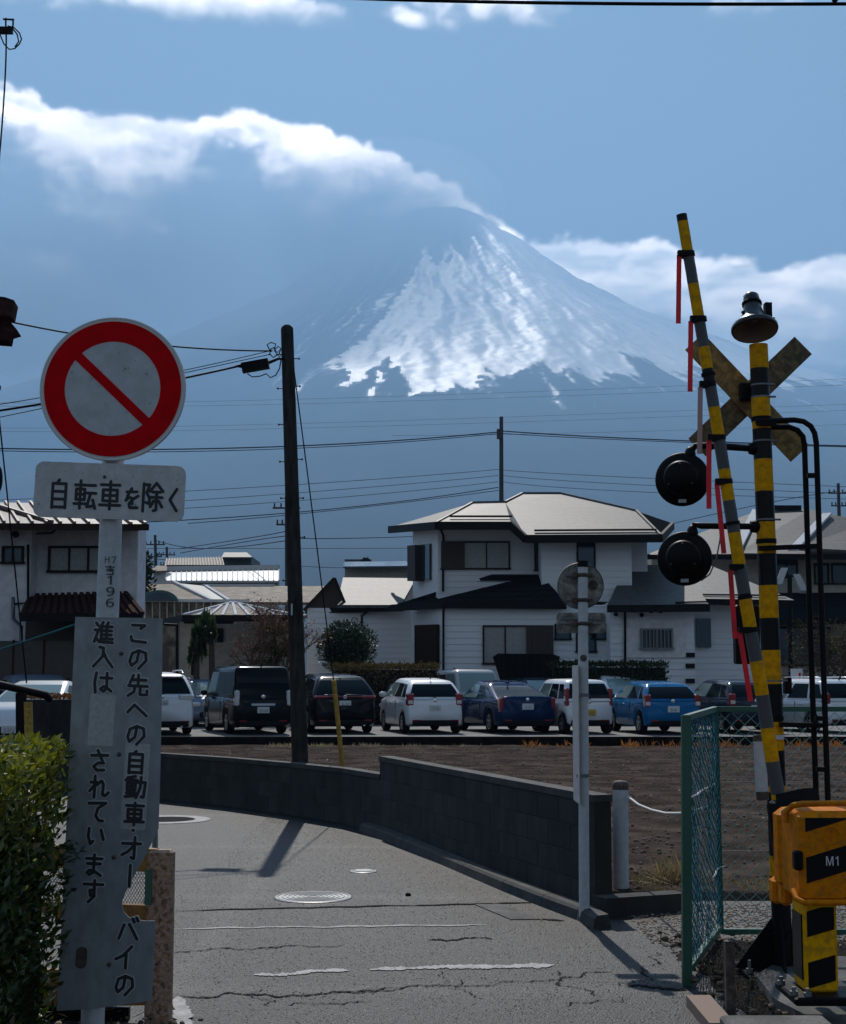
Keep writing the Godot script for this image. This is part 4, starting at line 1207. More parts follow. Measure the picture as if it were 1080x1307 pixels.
func build_street() -> void:
	var w := thing("block_wall", "dark concrete block wall, taller length nearest the bollard", "wall", Vector3(0.4, 0, -12))
	block_wall(w, WALL[0], WALL[1], 4, [M.wall_block, M.wall_block_dark, M.wall_block, M.wall_block_dark, M.wall_block])
	w = thing("block_wall", "lower dark block wall curving away round the bend in front of the utility pole", "wall", Vector3(-3.3, 0, -18))
	for k in range(1, WALL.size() - 1):
		block_wall(w, WALL[k], WALL[k + 1], 3, [M.wall_block, M.wall_block_dark, M.wall_block_dark])
	# kerb along the wall
	w = thing("kerb", "weathered concrete kerb in front of the block wall", "kerb", Vector3(0.352, 0.0, -11.375))
	var path := [Vector3(1.025, 0.0, -9.2), Vector3(0.957, 0.0, -9.553), Vector3(0.779, 0.0, -10.102), Vector3(0.558, 0.0, -10.837), Vector3(0.298, 0.0, -11.781), Vector3(0.052, 0.0, -12.688), Vector3(-0.204, 0.0, -13.622), Vector3(-0.432, 0.0, -14.419), Vector3(-0.636, 0.0, -15.005)]
	for k in path.size() - 1:
		var a: Vector3 = path[k]
		var b: Vector3 = path[k + 1]
		var s := Shape.new(w.position)
		s.smooth(false)
		var side := (b - a).cross(Vector3.UP).normalized()
		if side.x < 0.0:
			side = -side
		var e := (b - a).normalized() * 0.004
		var prof := [Vector2(0, 0), Vector2(0.012, 0.06), Vector2(0.03, 0.078), Vector2(0.1, 0.085), Vector2(0.12, 0)]
		for q in prof.size() - 1:
			var u: Vector2 = prof[q]
			var v: Vector2 = prof[q + 1]
			s.quad(a + e + side * u.x + Vector3(0, u.y, 0), b - e + side * u.x + Vector3(0, u.y, 0), b - e + side * v.x + Vector3(0, v.y, 0), a + e + side * v.x + Vector3(0, v.y, 0))
		var pa := []
		var pb := []
		for u in prof:
			pa.append(a + e + side * u.x + Vector3(0, u.y, 0))
			pb.append(b - e + side * u.x + Vector3(0, u.y, 0))
		for q in range(1, prof.size() - 1):
			s.tri(pa[0], pa[q], pa[q + 1])
			s.tri(pb[0], pb[q + 1], pb[q])
		part("kerb_stone", s, M.wall_coping, w)
	var s := Shape.new(Vector3.ZERO)
	s.bar(Vector3(1.118, 0.06, -9.665), Vector3(1.687, 0.05, -9.968), 0.16, 0.13)
	lone("kerb", s, M.wall_block_dark, "low dark concrete edging behind the white bollard", "kerb")
	s = Shape.new(Vector3.ZERO)
	s.bar(Vector3(-6.4, 0.11, -33.3), Vector3(40, 0.11, -33.3), 0.2, 0.24)
	lone("kerb", s, M.black_stone, "long kerb with its shade painted in black between the field and the parked cars", "kerb")  # near-black colour stands in for shade on the kerb face
	# manhole lids
	for q in [[Vector3(-0.757, 0.004, -10.502), 0.26, "large round iron manhole cover in the middle of the lane"], [Vector3(-0.466, 0.004, -11.891), 0.1, "small iron valve cover in the lane beyond the large manhole"]]:
		var lid := thing("manhole_cover", q[2], "manhole cover", q[0])
		s = Shape.new()
		s.lathe([Vector2(0, 0.004), Vector2(q[1] - 0.02, 0.004), Vector2(q[1] - 0.018, 0.001), Vector2(q[1] - 0.012, 0.001), Vector2(q[1] - 0.01, 0.005), Vector2(q[1], 0.005), Vector2(q[1] + 0.01, 0.0)], 40, Transform3D.IDENTITY, false)
		part("lid", s, M.iron_lid, lid)
		for k in 6:
			s = Shape.new()
			var r: float = (q[1] - 0.03) * (k + 1) / 6.5
			s.lathe([Vector2(r - 0.008, 0.0045), Vector2(r - 0.006, 0.008), Vector2(r + 0.006, 0.008), Vector2(r + 0.008, 0.0045)], 36, Transform3D.IDENTITY, false)
			part("raised_ring", s, M.iron_lid, lid)
	var lid := thing("manhole_cover", "dark manhole cover in a broad white painted ring at the bend", "manhole cover", Vector3(-2.751, 0.004, -16.202))
	s = Shape.new()
	s.lathe([Vector2(0, 0.004), Vector2(0.3, 0.004), Vector2(0.31, 0.0)], 40, Transform3D.IDENTITY, false)
	part("lid", s, M.black_stone, lid)
	s = Shape.new()
	s.lathe([Vector2(0.31, 0.0), Vector2(0.315, 0.003), Vector2(0.47, 0.003), Vector2(0.475, 0.0)], 44, Transform3D.IDENTITY, false)
	part("painted_ring", s, M.road_paint, lid)
	# loose stone in the lane
	s = Shape.new(Vector3(-0.104, 0.0, -10.643))
	s.ball(Vector3(-0.104, 0.008, -10.586), Vector3(0.022, 0.014, 0.018), 5, 7)
	lone("stone", s, M.black_stone, "small dark stone lying in the lane right of the large manhole", "stone")
	# concrete plinths and slabs round the crossing gear
	s = Shape.new(Vector3(1.95, 0, -6.7))
	s.slab([Vector3(1.62, 0.07, -7.45), Vector3(1.58, 0.07, -6.9), Vector3(1.86, 0.07, -5.4), Vector3(4.2, 0.07, -5.4), Vector3(4.2, 0.07, -7.8), Vector3(1.9, 0.07, -7.95)], Vector3(0, -0.14, 0))
	lone("concrete_plinth", s, M.concrete, "worn concrete plinth under the crossing pole and gate machine", "plinth")
	s = Shape.new(Vector3(1.271, 0.0, -6.825))
	s.block(Vector3(1.261, 0.03, -6.749), Vector3(0.055, 0, 0), Vector3(0, 0.03, 0), Vector3(0, 0, 0.28))
	lone("kerb_slab", s, M.tile_pink, "pinkish textured kerb slab at the bottom edge beside the steel stake", "slab")
	s = Shape.new(Vector3(1.498, 0.0, -6.532))
	s.bevel_box(Vector3(1.406, 0.122, -6.0), Vector3(0.42, 0.06, 0.4), 0.01)
	lone("hatch_plate", s, M.concrete, "grey steel hatch plate at the bottom edge under the gate machine", "hatch")
	s = Shape.new(Vector3(1.321, -0.048, -6.6))
	s.block(Vector3(1.352, 0.1, -6.75), Vector3(0.02, 0, 0), Vector3(0, 0.25, 0), Vector3(0, 0, 0.02))
	lone("steel_stake", s, M.rust_iron, "square brown steel stake in front of the mesh fence corner", "stake")


# ---------------------------------------------------------------- lettering
# each character as brush strokes on a 100 x 100 square: XXYY points, y down, strokes apart by ;
const STROKES := {
	"自": "5002 3815;2015 2098;2015 8215 8298;2042 8242;2068 8268;2095 8295",
	"転": "0518 5218;2803 2898;1032 1068;1032 4832 4868;1050 4850;1068 4868;0282 5482;6018 9518;5645 9945;7545 6092 9288;8668 9797",
	"車": "0815 9215;5003 5098;1832 1870;1832 8232 8270;1851 8251;1870 8270;0484 9684",
	"を": "1820 8018;4804 3030 1560 3545 5048 5575;8838 5555 3575 4092 8592",
	"除": "1205 1298;1208 3808 2635 4055 3872 2468;6802 4030;6802 9830;5232 8632;4450 9550;7032 7092 5895;5862 4482;8062 9682",
	"く": "7205 2850 7595",
	"吉": "0818 9218;5002 5042;2042 8042;2258 2298;2258 7858 7898;2294 7894",
	"進": "1008 2020;0540 2240 1275 0592;1275 3092 9594;4405 2838;3825 3880;7005 6222;3824 9024;3842 8842;3860 8860;3878 9478;6424 6478",
	"入": "3008 5012 4848 0595;5030 6860 9895",
	"は": "1808 1250 1895;4030 9530;7008 7275 5890 4280 5568 7272 9588",
	"さ": "1028 9025;4005 7060;7260 4560 2475 4092 7590",
	"れ": "2805 2898;0832 3832 0570;2850 6025 7040 6885 8090 9775",
	"て": "0815 9212 5535 4568 6088 8090",
	"い": "1815 1650 2882 4070;7520 9062",
	"ま": "1220 8820;1842 8242;5003 5078 3090 1880 3070 5575 8592",
	"す": "0420 9620;5503 5660 3868 3445 5045 5870 3096",
	"こ": "1815 8015 6030;1565 2085 8890",
	"の": "5215 4560 2080 1060 2025 5212 8522 9055 5592",
	"先": "2505 1040;1825 8825;5003 5052;0452 9652;3652 3278 0496;6252 6290 9590 9672",
	"へ": "0458 3525 9672",
	"動": "4803 1010;0220 5820;3008 3088;1032 1062;1032 5032 5062;1047 5047;1062 5062;0876 5276;0292 5686;6028 9828 9292 8090;7605 7450 5696",
	"・": "4850 5250",
	"オ": "0630 9430;6503 6595 5090;6238 3565 0680",
	"ー": "5005 5095",
	"バ": "3030 0890;5528 9590;7005 7818;8800 9613",
	"イ": "8005 4045 0660;5540 5598",
}


func glyph(parent: Node3D, code: String, at: Vector3, w: float, h: float, weight: float, m: Material, bend := 0.0, tilt := 0.0) -> void:
	var s := Shape.new()
	var n := 0
	for stroke in STROKES[code].split(";"):
		var pts := []
		for t in stroke.split(" "):
			pts.append(Vector2((float(t.substr(0, 2)) / 100.0 - 0.5) * w, (0.5 - float(t.substr(2, 2)) / 100.0) * h).rotated(tilt))
		for k in pts.size() - 1:
			var a: Vector2 = pts[k]
			var b: Vector2 = pts[k + 1]
			var d := (b - a).normalized()
			var o := PackedVector2Array()
			for j in 7:
				var q := d.rotated(PI / 2 + PI * j / 6.0) * weight / 2
				o.append(a + q)
			for j in 7:
				o.append(b + d.rotated(-PI / 2 + PI * j / 6.0) * weight / 2)
			var sag := bend - sqrt(maxf(0.0, bend * bend - pow((a.x + b.x) / 2, 2.0))) if bend > 0.0 else 0.0
			s.prism(o, 0.0016, Transform3D(Basis.IDENTITY, Vector3(0, 0, n * 0.00006 - sag)))
			n += 1
	var c := part("character", s, m, parent)
	c.position = at


func text(parent: Node3D, called: String, what: String, at: Vector3, size: float, m: Material, stretch := 1.0, font := "Droid Sans", turn := Basis.IDENTITY) -> void:
	var t := TextMesh.new()
	var f := SystemFont.new()
	f.font_names = PackedStringArray([font])
	t.font = f
	t.text = what
	t.font_size = 48
	t.pixel_size = size / 34.0
	t.depth = 0.002
	var o := part(called, t, m, parent)
	o.transform = Transform3D(turn * Basis.from_scale(Vector3(stretch, 1, 1)), at)


func onto(root: Node3D, p: Vector3) -> Vector3:
	return root.transform.affine_inverse() * p


func flat(root: Node3D, pts: Array) -> PackedVector2Array:
	var o := PackedVector2Array()
	for p in pts:
		var q := onto(root, p)
		o.append(Vector2(q.x, q.y))
	return o


# ---------------------------------------------------------------- road signs
func build_signs() -> void:
	var g := thing("road_sign", "red and white no vehicles sign above a torn grey notice board, white post", "road sign", Vector3(-1.335, 0, -6.2))
	g.rotation.z = -0.0129
	var s := Shape.new()
	s.tube([Vector3(0, -0.05, 0), Vector3(0, 1.2, 0), Vector3(0, 2.45, 0), Vector3(0, 2.95, 0)], 0.047, 0.0465, 28)
	var post := part("post", s, M.post_white, g)
	var c := onto(g, Vector3(-1.299, 2.707, -6.2))
	s = Shape.new()
	var face := Transform3D(Basis(Vector3.RIGHT, PI / 2), Vector3(c.x, c.y, 0.06))
	s.lathe([Vector2(0.0, -0.012), Vector2(0.296, -0.012), Vector2(0.306, -0.006), Vector2(0.306, 0.004), Vector2(0.302, 0.008), Vector2(0.293, 0.006), Vector2(0.0, 0.006)], 72, face, false)
	var disc := part("round_sign", s, M.sign_rim, g)
	s = Shape.new()
	s.lathe([Vector2(0.2, 0.0068), Vector2(0.2, 0.0085), Vector2(0.287, 0.0085), Vector2(0.287, 0.0068)], 80, face, false)
	part("red_ring", s, M.sign_red, disc)
	s = Shape.new()
	s.lathe([Vector2(0.0, 0.0076), Vector2(0.2005, 0.0076)], 72, face, false)
	part("white_field", s, M.sign_white, disc)
	s = Shape.new()
	s.block(Vector3(c.x - 0.003, c.y, 0.0686), Vector3(0.148, -0.138, 0), Vector3(0.0135, 0.0145, 0), Vector3(0, 0, 0.0008))
	part("red_bar", s, M.sign_red, disc)
	# plate: bicycles excepted
	var pc := onto(g, Vector3(-1.302, 2.274, -6.2))
	s = Shape.new()
	s.prism(round_rect(0.625, 0.232, 0.035), 0.012, Transform3D(Basis(Vector3.BACK, -0.022), Vector3(pc.x, pc.y, 0.066)))
	var plate := part("plate", s, M.sign_cream, g)
	for q in [["自", Vector3(-1.512, 2.264, -6.13), 0.088, 0.122], ["転", Vector3(-1.403, 2.261, -6.13), 0.092, 0.122], ["車", Vector3(-1.299, 2.258, -6.13), 0.092, 0.122], ["を", Vector3(-1.209, 2.244, -6.13), 0.068, 0.09], ["除", Vector3(-1.125, 2.249, -6.13), 0.094, 0.124], ["く", Vector3(-1.037, 2.238, -6.13), 0.062, 0.1]]:
		var p := onto(g, q[1])
		glyph(plate, q[0], Vector3(p.x, p.y, 0.0672), q[2], q[3], 0.0125, M.letter, 0.0, -0.022)
	s = Shape.new()
	s.ball(onto(g, Vector3(-1.323, 2.335, -6.13)), Vector3(0.007, 0.007, 0.004), 6, 10)
	part("rivet", s, M.rust_iron, plate)
	# stencilled number down the post
	for q in [["H", Vector3(-1.309, 1.99, -6.15), 0.028, 0.9], ["7", Vector3(-1.281, 1.99, -6.15), 0.028, 1.0], ["1", Vector3(-1.295, 1.906, -6.15), 0.036, 1.5], ["9", Vector3(-1.294, 1.859, -6.15), 0.036, 1.5], ["6", Vector3(-1.294, 1.812, -6.15), 0.036, 1.5]]:
		var p := onto(g, q[1])
		text(post, "stencil_character", q[0], Vector3(p.x, p.y, 0.0465), q[2], M.stencil, q[3])
	var kp := onto(g, Vector3(-1.296, 1.948, -6.15))
	glyph(post, "吉", Vector3(kp.x, kp.y, 0.0475), 0.045, 0.04, 0.0045, M.stencil, 0.047)
	# torn notice board
	var out := flat(g, [Vector3(-1.433, 1.754, -6.13), Vector3(-1.073, 1.748, -6.13), Vector3(-1.07, 1.393, -6.13), Vector3(-1.071, 1.078, -6.13), Vector3(-1.073, 0.897, -6.13), Vector3(-1.09, 0.859, -6.13), Vector3(-1.111, 0.816, -6.13), Vector3(-1.136, 0.766, -6.13), Vector3(-1.16, 0.723, -6.13), Vector3(-1.187, 0.67, -6.13), Vector3(-1.205, 0.636, -6.13), Vector3(-1.213, 0.611, -6.13), Vector3(-1.214, 0.59, -6.13), Vector3(-1.205, 0.565, -6.13), Vector3(-1.188, 0.547, -6.13), Vector3(-1.159, 0.536, -6.13), Vector3(-1.121, 0.531, -6.13), Vector3(-1.079, 0.531, -6.13), Vector3(-1.082, 0.381, -6.13), Vector3(-1.087, 0.22, -6.13), Vector3(-1.152, 0.21, -6.13), Vector3(-1.221, 0.2, -6.13), Vector3(-1.346, 0.186, -6.13), Vector3(-1.392, 0.183, -6.13), Vector3(-1.467, 0.179, -6.13), Vector3(-1.465, 0.268, -6.13), Vector3(-1.461, 0.396, -6.13), Vector3(-1.457, 0.415, -6.13), Vector3(-1.459, 0.427, -6.13), Vector3(-1.453, 0.673, -6.13), Vector3(-1.448, 0.689, -6.13), Vector3(-1.452, 0.701, -6.13), Vector3(-1.447, 0.953, -6.13), Vector3(-1.44, 1.393, -6.13)])
	s = Shape.new()
	s.prism(out, 0.004, Transform3D(Basis.IDENTITY, Vector3(0, 0, 0.056)))
	var board := part("notice_board", s, M.board_grey, g)
	for q in [[Vector3(-1.314, 1.333, -6.13), 0.105, 0.21], [Vector3(-1.17, 1.065, -6.13), 0.102, 0.345]]:
		var p := onto(g, q[0])
		s = Shape.new()
		s.prism(round_rect(q[1], q[2], 0.004), 0.0012, Transform3D(Basis(Vector3.BACK, -0.03), Vector3(p.x, p.y, 0.0572)))
		part("pasted_patch", s, M.board_patch, board)
	# faded remains under the left patch, and a rubbed hole
	s = Shape.new()
	s.prism(round_rect(0.045, 0.085, 0.02), 0.0014, Transform3D(Basis(Vector3.BACK, -0.04), onto(g, Vector3(-1.373, 0.387, -6.13)) * Vector3(1, 1, 0) + Vector3(0, 0, 0.0576)))
	part("rubbed_spot", s, M.rust_iron, board)
	for q in [["進", Vector3(-1.313, 1.69, -6.13)], ["入", Vector3(-1.314, 1.591, -6.13)], ["は", Vector3(-1.314, 1.486, -6.13)], ["さ", Vector3(-1.319, 1.169, -6.13)], ["れ", Vector3(-1.317, 1.065, -6.13)], ["て", Vector3(-1.324, 0.965, -6.13)], ["い", Vector3(-1.328, 0.865, -6.13)], ["ま", Vector3(-1.331, 0.75, -6.13)], ["す", Vector3(-1.332, 0.648, -6.13)], ["こ", Vector3(-1.171, 1.687, -6.13)], ["の", Vector3(-1.17, 1.581, -6.13)], ["先", Vector3(-1.168, 1.473, -6.13)], ["へ", Vector3(-1.169, 1.371, -6.13)], ["の", Vector3(-1.172, 1.273, -6.13)], ["自", Vector3(-1.171, 1.163, -6.13)], ["動", Vector3(-1.17, 1.062, -6.13)], ["車", Vector3(-1.171, 0.956, -6.13)], ["・", Vector3(-1.175, 0.89, -6.13)], ["オ", Vector3(-1.181, 0.819, -6.13)], ["ー", Vector3(-1.185, 0.71, -6.13)], ["バ", Vector3(-1.187, 0.498, -6.13)], ["イ", Vector3(-1.197, 0.39, -6.13)], ["の", Vector3(-1.197, 0.28, -6.13)]]:
		var p := onto(g, q[1])
		var raised := 0.0004 if q[0] in ["自", "動", "車"] else 0.0
		glyph(board, q[0], Vector3(p.x, p.y, 0.0574 + raised), 0.084, 0.092, 0.0205, M.board_halo, 0.0, -0.03)
		glyph(board, q[0], Vector3(p.x, p.y, 0.0594 + raised), 0.084, 0.092, 0.0128, M.letter, 0.0, -0.03)
	for q in [Vector3(-1.24, 1.604, -6.13), Vector3(-1.24, 1.194, -6.13), Vector3(-1.251, 0.782, -6.13), Vector3(-1.26, 0.36, -6.13)]:
		s = Shape.new()
		var p := onto(g, q)
		s.lathe([Vector2(0, 0.008), Vector2(0.006, 0.007), Vector2(0.0095, 0.0)], 12, Transform3D(Basis(Vector3.RIGHT, PI / 2), Vector3(p.x, p.y, 0.056)))
		part("bolt", s, M.rust_iron, board)
	for y in [0.2, 0.95, 1.5, 2.8]:
		s = Shape.new()
		s.lathe([Vector2(0.047, 0), Vector2(0.0505, 0.001), Vector2(0.0505, 0.024), Vector2(0.047, 0.025)], 24, Transform3D(Basis.IDENTITY, Vector3(0, y, 0)))
		part("clamp_band", s, M.zinc, g)

	# small sign seen from behind
	g = thing("road_sign", "small round road sign seen from behind on a slim white post at the wall end", "road sign", Vector3(1.005, -0.011, -9.5))
	s = Shape.new(g.position)
	s.tube([Vector3(1.005, -0.044, -9.5), Vector3(1.011, 0.846, -9.5), Vector3(1.022, 2.235, -9.5)], 0.033, 0.0325, 20)
	part("post", s, M.post_plain, g)
	s = Shape.new(g.position)
	s.tube([Vector3(1.022, 2.21, -9.5), Vector3(1.023, 2.25, -9.5)], 0.0345, 0.0345, 20)
	part("post_cap", s, M.plastic_black, g)
	s = Shape.new(g.position)
	s.lathe([Vector2(0, -0.006), Vector2(0.148, -0.006), Vector2(0.151, 0.0), Vector2(0.149, 0.012), Vector2(0.143, 0.004), Vector2(0, 0.004)], 48, Transform3D(Basis(Vector3.RIGHT, PI / 2), Vector3(1.012, 2.093, -9.56)), false)
	var d2 := part("round_sign", s, M.sign_back, g)
	s = Shape.new(g.position)
	s.prism(round_rect(0.315, 0.13, 0.025), 0.012, Transform3D(Basis.IDENTITY, Vector3(1.013, 1.856, -9.55)))
	var p2 := part("plate", s, M.sign_back, g)
	bars(g, "channel", [[Vector3(0.916, 2.162, -9.545), Vector3(1.107, 2.162, -9.545)], [Vector3(0.914, 2.002, -9.545), Vector3(1.105, 2.002, -9.545)], [Vector3(0.882, 1.851, -9.54), Vector3(1.142, 1.851, -9.54)], [Vector3(0.882, 1.881, -9.54), Vector3(1.143, 1.881, -9.54)]], 0.012, 0.008, M.zinc)
	for y in [734, 766, 796]:
		s = Shape.new(g.position)
		var q: Vector3 = {734: Vector3(1.022, 2.159, -9.5), 766: Vector3(1.021, 1.999, -9.5), 796: Vector3(1.02, 1.85, -9.5)}[y]
		s.lathe([Vector2(0.033, -0.012), Vector2(0.0365, -0.012), Vector2(0.0365, 0.012), Vector2(0.033, 0.012)], 20, Transform3D(Basis.IDENTITY, q))
		s.box(q + Vector3(-0.055, 0, 0), Vector3(0.03, 0.03, 0.03))
		s.box(q + Vector3(0.05, 0, 0), Vector3(0.02, 0.02, 0.03))
		part("clamp", s, M.rust_iron, g)
	s = Shape.new(g.position)
	s.lathe([Vector2(0, 0.001), Vector2(0.018, 0.001), Vector2(0.02, 0), Vector2(0.031, 0), Vector2(0.031, 0.001)], 24, Transform3D(Basis(Vector3.RIGHT, PI / 2), Vector3(1.092, 2.098, -9.554)), false)
	part("sticker", s, M.rust_iron, d2)
	s = Shape.new(g.position)
	s.lathe([Vector2(0, 0.001), Vector2(0.012, 0.001), Vector2(0.014, 0.0005), Vector2(0.022, 0.0)], 20, Transform3D(Basis(Vector3.RIGHT, PI / 2), Vector3(1.016, 1.631, -9.465)), false)
	part("sticker", s, M.rust_iron, g)
	# notice board turned edge on
	s = Shape.new(g.position)
	s.box(Vector3(0.961, 1.156, -9.56) + Vector3(0.012, 0, 0), Vector3(0.006, 0.86, 0.36))
	part("notice_board", s, M.sign_cream, g)
	s = Shape.new(g.position)
	s.box(Vector3(0.986, 1.158, -9.51), Vector3(0.02, 0.85, 0.03))
	part("board_rail", s, M.zinc, g)
	bars(g, "board_bracket", [[Vector3(0.97, 1.399, -9.47), Vector3(1.049, 1.399, -9.47)], [Vector3(0.964, 0.896, -9.47), Vector3(1.043, 0.896, -9.47)]], 0.012, 0.02, M.zinc)


# ---------------------------------------------------------------- crossing gear
# stripes on a face that looks along +z: x0, x1, y0, y1, z; the stripes rise to the right
func striped_face(parent: Node3D, r: Array, pitch: float, slope: float, start: float, m: Material) -> void:
	var face := PackedVector2Array([Vector2(r[0], r[2]), Vector2(r[1], r[2]), Vector2(r[1], r[3]), Vector2(r[0], r[3])])
	var y: float = r[2] + start - pitch * 3.0
	while y < r[3] + pitch:
		var w: float = r[1] - r[0]
		var b := PackedVector2Array([Vector2(r[0], y), Vector2(r[1], y + slope * w), Vector2(r[1], y + slope * w + pitch * 0.5), Vector2(r[0], y + pitch * 0.5)])
		for o in Geometry2D.intersect_polygons(face, b):
			var s := Shape.new(parent.position)
			s.prism(o, 0.003, Transform3D(Basis.IDENTITY, Vector3(0, 0, r[4] + 0.0025)))
			part("black_stripe", s, m, parent.get_child(0))
		y += pitch


func build_crossing() -> void:
	var g := thing("crossing_signal", "yellow and black striped level crossing pole with horn, crossbuck and two lamps", "crossing signal", Vector3(1.814, 0.056, -7.7))
	var a := Vector3(1.768, 3.25, -7.7)
	var b := Vector3(1.814, 0.056, -7.7)
	var cuts := [440, 472, 511, 552, 592, 634, 674, 715, 756, 798, 839, 882, 930, 966, 1010, 1018, 1039, 1053, 1097, 1122, 1235]
	var along := func(y: float) -> Vector3: return a.lerp(b, (y - 440.0) / 795.0)
	for k in cuts.size() - 1:
		var s := Shape.new(g.position)
		s.tube([along.call(cuts[k]), along.call(cuts[k + 1])], 0.0485, 0.0485, 28, k == 0)
		part("black_band" if k % 2 else "yellow_band", s, M.signal_black if k % 2 else M.signal_yellow, g)
	# foot with gussets, flange and bolts
	var s := Shape.new(g.position)
	s.bevel_box(Vector3(1.813, 0.037, -7.7), Vector3(0.42, 0.025, 0.42), 0.006)
	var flange := part("base_plate", s, M.dark_metal, g)
	for k in 4:
		s = Shape.new(g.position)
		var dir := Vector3(cos(PI / 2 * k + 0.15), 0, sin(PI / 2 * k + 0.15))
		s.slab([Vector3(1.813, 0.048, -7.7) + dir * 0.04, Vector3(1.813, 0.048, -7.7) + dir * 0.24, Vector3(1.812, 0.299, -7.7) + dir * 0.05], dir.cross(Vector3.UP) * 0.012)
		part("gusset", s, M.dark_metal, flange)
		s = Shape.new(g.position)
		var q: Vector3 = Vector3(1.813, 0.045, -7.7) + dir.rotated(Vector3.UP, 0.7) * 0.23
		s.tube([q, q + Vector3(0, 0.07, 0)], 0.009, 0.009, 8)
		s.tube([q + Vector3(0, 0.012, 0), q + Vector3(0, 0.03, 0)], 0.019, 0.019, 6)
		part("anchor_bolt", s, M.zinc, flange)
	s = Shape.new(g.position)
	s.tube([Vector3(1.808, 0.229, -7.7), Vector3(1.81, 0.206, -7.7)], 0.058, 0.058, 24)
	part("collar", s, M.dark_metal, g)
	# horn
	s = Shape.new(g.position)
	var axis := Vector3(0.02, -0.94, 0.32).normalized()
	var hb := Basis(Vector3.RIGHT, -axis, Vector3.RIGHT.cross(-axis)).orthonormalized()
	var ht := Transform3D(hb, Vector3(1.731, 3.332, -7.62))
	s.lathe([Vector2(0, 0.2), Vector2(0.026, 0.198), Vector2(0.04, 0.185), Vector2(0.043, 0.16), Vector2(0.042, 0.14), Vector2(0.047, 0.11), Vector2(0.056, 0.075), Vector2(0.07, 0.045), Vector2(0.09, 0.022), Vector2(0.11, 0.006), Vector2(0.12, -0.006), Vector2(0.122, -0.022), Vector2(0.117, -0.034), Vector2(0.111, -0.03)], 40, ht)
	var horn := part("horn", s, M.horn_metal, g)
	s = Shape.new(g.position)
	s.lathe([Vector2(0.111, -0.03), Vector2(0.1, -0.01), Vector2(0.08, 0.015), Vector2(0.055, 0.05), Vector2(0.04, 0.09), Vector2(0.022, 0.05), Vector2(0.015, 0.03), Vector2(0, 0.026)], 40, ht)
	part("horn_mouth", s, M.horn_mouth, horn)
	s = Shape.new(g.position)
	s.lathe([Vector2(0.04, 0.13), Vector2(0.052, 0.13), Vector2(0.052, 0.142), Vector2(0.04, 0.147)], 28, ht)
	s.box(Vector3(1.808, 3.413, -7.64), Vector3(0.035, 0.09, 0.05))
	s.tube([Vector3(1.815, 3.379, -7.64), Vector3(1.844, 3.379, -7.64)], 0.005, 0.005, 6)
	s.ball(Vector3(1.676, 3.404, -7.62), Vector3(0.012, 0.012, 0.012), 6, 8)
	part("horn_clamp", s, M.dark_metal, horn)
	# crossbuck, seen from behind
	for q in [[Vector3(1.452, 3.295, -7.82), Vector3(2.001, 2.689, -7.82), M.board_mustard], [Vector3(2.042, 3.28, -7.85), Vector3(1.462, 2.727, -7.85), M.board_mustard_dark]]:
		var p: Vector3 = q[0]
		var e: Vector3 = q[1]
		s = Shape.new(g.position)
		var d := (e - p).normalized()
		s.block((p + e) / 2, (e - p) / 2, d.cross(Vector3.BACK) * 0.066, Vector3(0, 0, 0.006))
		part("crossbuck_board", s, q[2], g)
	s = Shape.new(g.position)
	s.bevel_box(Vector3(1.723, 3.012, -7.77), Vector3(0.09, 0.095, 0.05), 0.006)
	part("crossbuck_bracket", s, M.dark_metal, g)
	for y in [494.0, 510.0, 568.0, 671.0, 878.0]:
		s = Shape.new(g.position)
		s.tube([along.call(y - 1.0), along.call(y + 1.0)], 0.0515, 0.0515, 24)
		s.tube([along.call(y) + Vector3(0.04, 0, 0.02), along.call(y) + Vector3(0.075, 0, 0.02)], 0.006, 0.006, 6)
		part("u_bolt", s, M.zinc, g)
	# lamps and their arms
	for q in [[Vector3(1.357, 2.537, -7.72), Vector3(1.4, 2.677, -7.72), Vector3(1.488, 2.712, -7.7), Vector3(1.746, 2.695, -7.7), 571.0], [Vector3(1.361, 2.122, -7.72), Vector3(1.404, 2.265, -7.72), Vector3(1.442, 2.291, -7.7), Vector3(1.752, 2.287, -7.7), 672.0]]:
		s = Shape.new(g.position)
		s.tube([q[1], q[1].lerp(q[2], 0.3) + Vector3(0, 0.025, 0), q[2], q[3]], 0.017, 0.017, 12)
		s.tube([q[2].lerp(q[3], 0.84), q[2].lerp(q[3], 0.98)], 0.03, 0.036, 8)
		var arm := part("lamp_arm", s, M.dark_metal, g)
		s = Shape.new(g.position)
		s.ball(q[1] + Vector3(0.0, -0.01, 0.0), Vector3(0.03, 0.045, 0.035), 8, 12)
		part("elbow", s, M.dark_metal, arm)
		var lt := Transform3D(Basis(Vector3.UP, -0.28) * Basis(Vector3.RIGHT, PI / 2), q[0])
		s = Shape.new(g.position)
		s.lathe([Vector2(0, -0.03), Vector2(0.12, -0.03), Vector2(0.138, -0.01), Vector2(0.142, 0.0), Vector2(0.138, 0.012), Vector2(0.118, 0.02), Vector2(0.095, 0.022), Vector2(0.09, 0.05), Vector2(0.088, 0.085), Vector2(0.076, 0.1), Vector2(0, 0.103)], 48, lt)
		var lamp := part("lamp", s, M.dark_metal, g)
		for k in 3:
			s = Shape.new(g.position)
			s.ball(lt * Vector3(cos(TAU * k / 3 - 1.57) * 0.07, 0.103, sin(TAU * k / 3 - 1.57) * 0.07), Vector3(0.004, 0.004, 0.004), 5, 6)
			part("screw", s, M.zinc, lamp)
		s = Shape.new(g.position)
		s.block(lt * Vector3(0, 0.021, 0.116), lt.basis * Vector3(0.02, 0, 0), lt.basis * Vector3(0, 0, 0.009), lt.basis * Vector3(0, 0.003, 0))
		part("label_sticker", s, M.sticker, lamp)
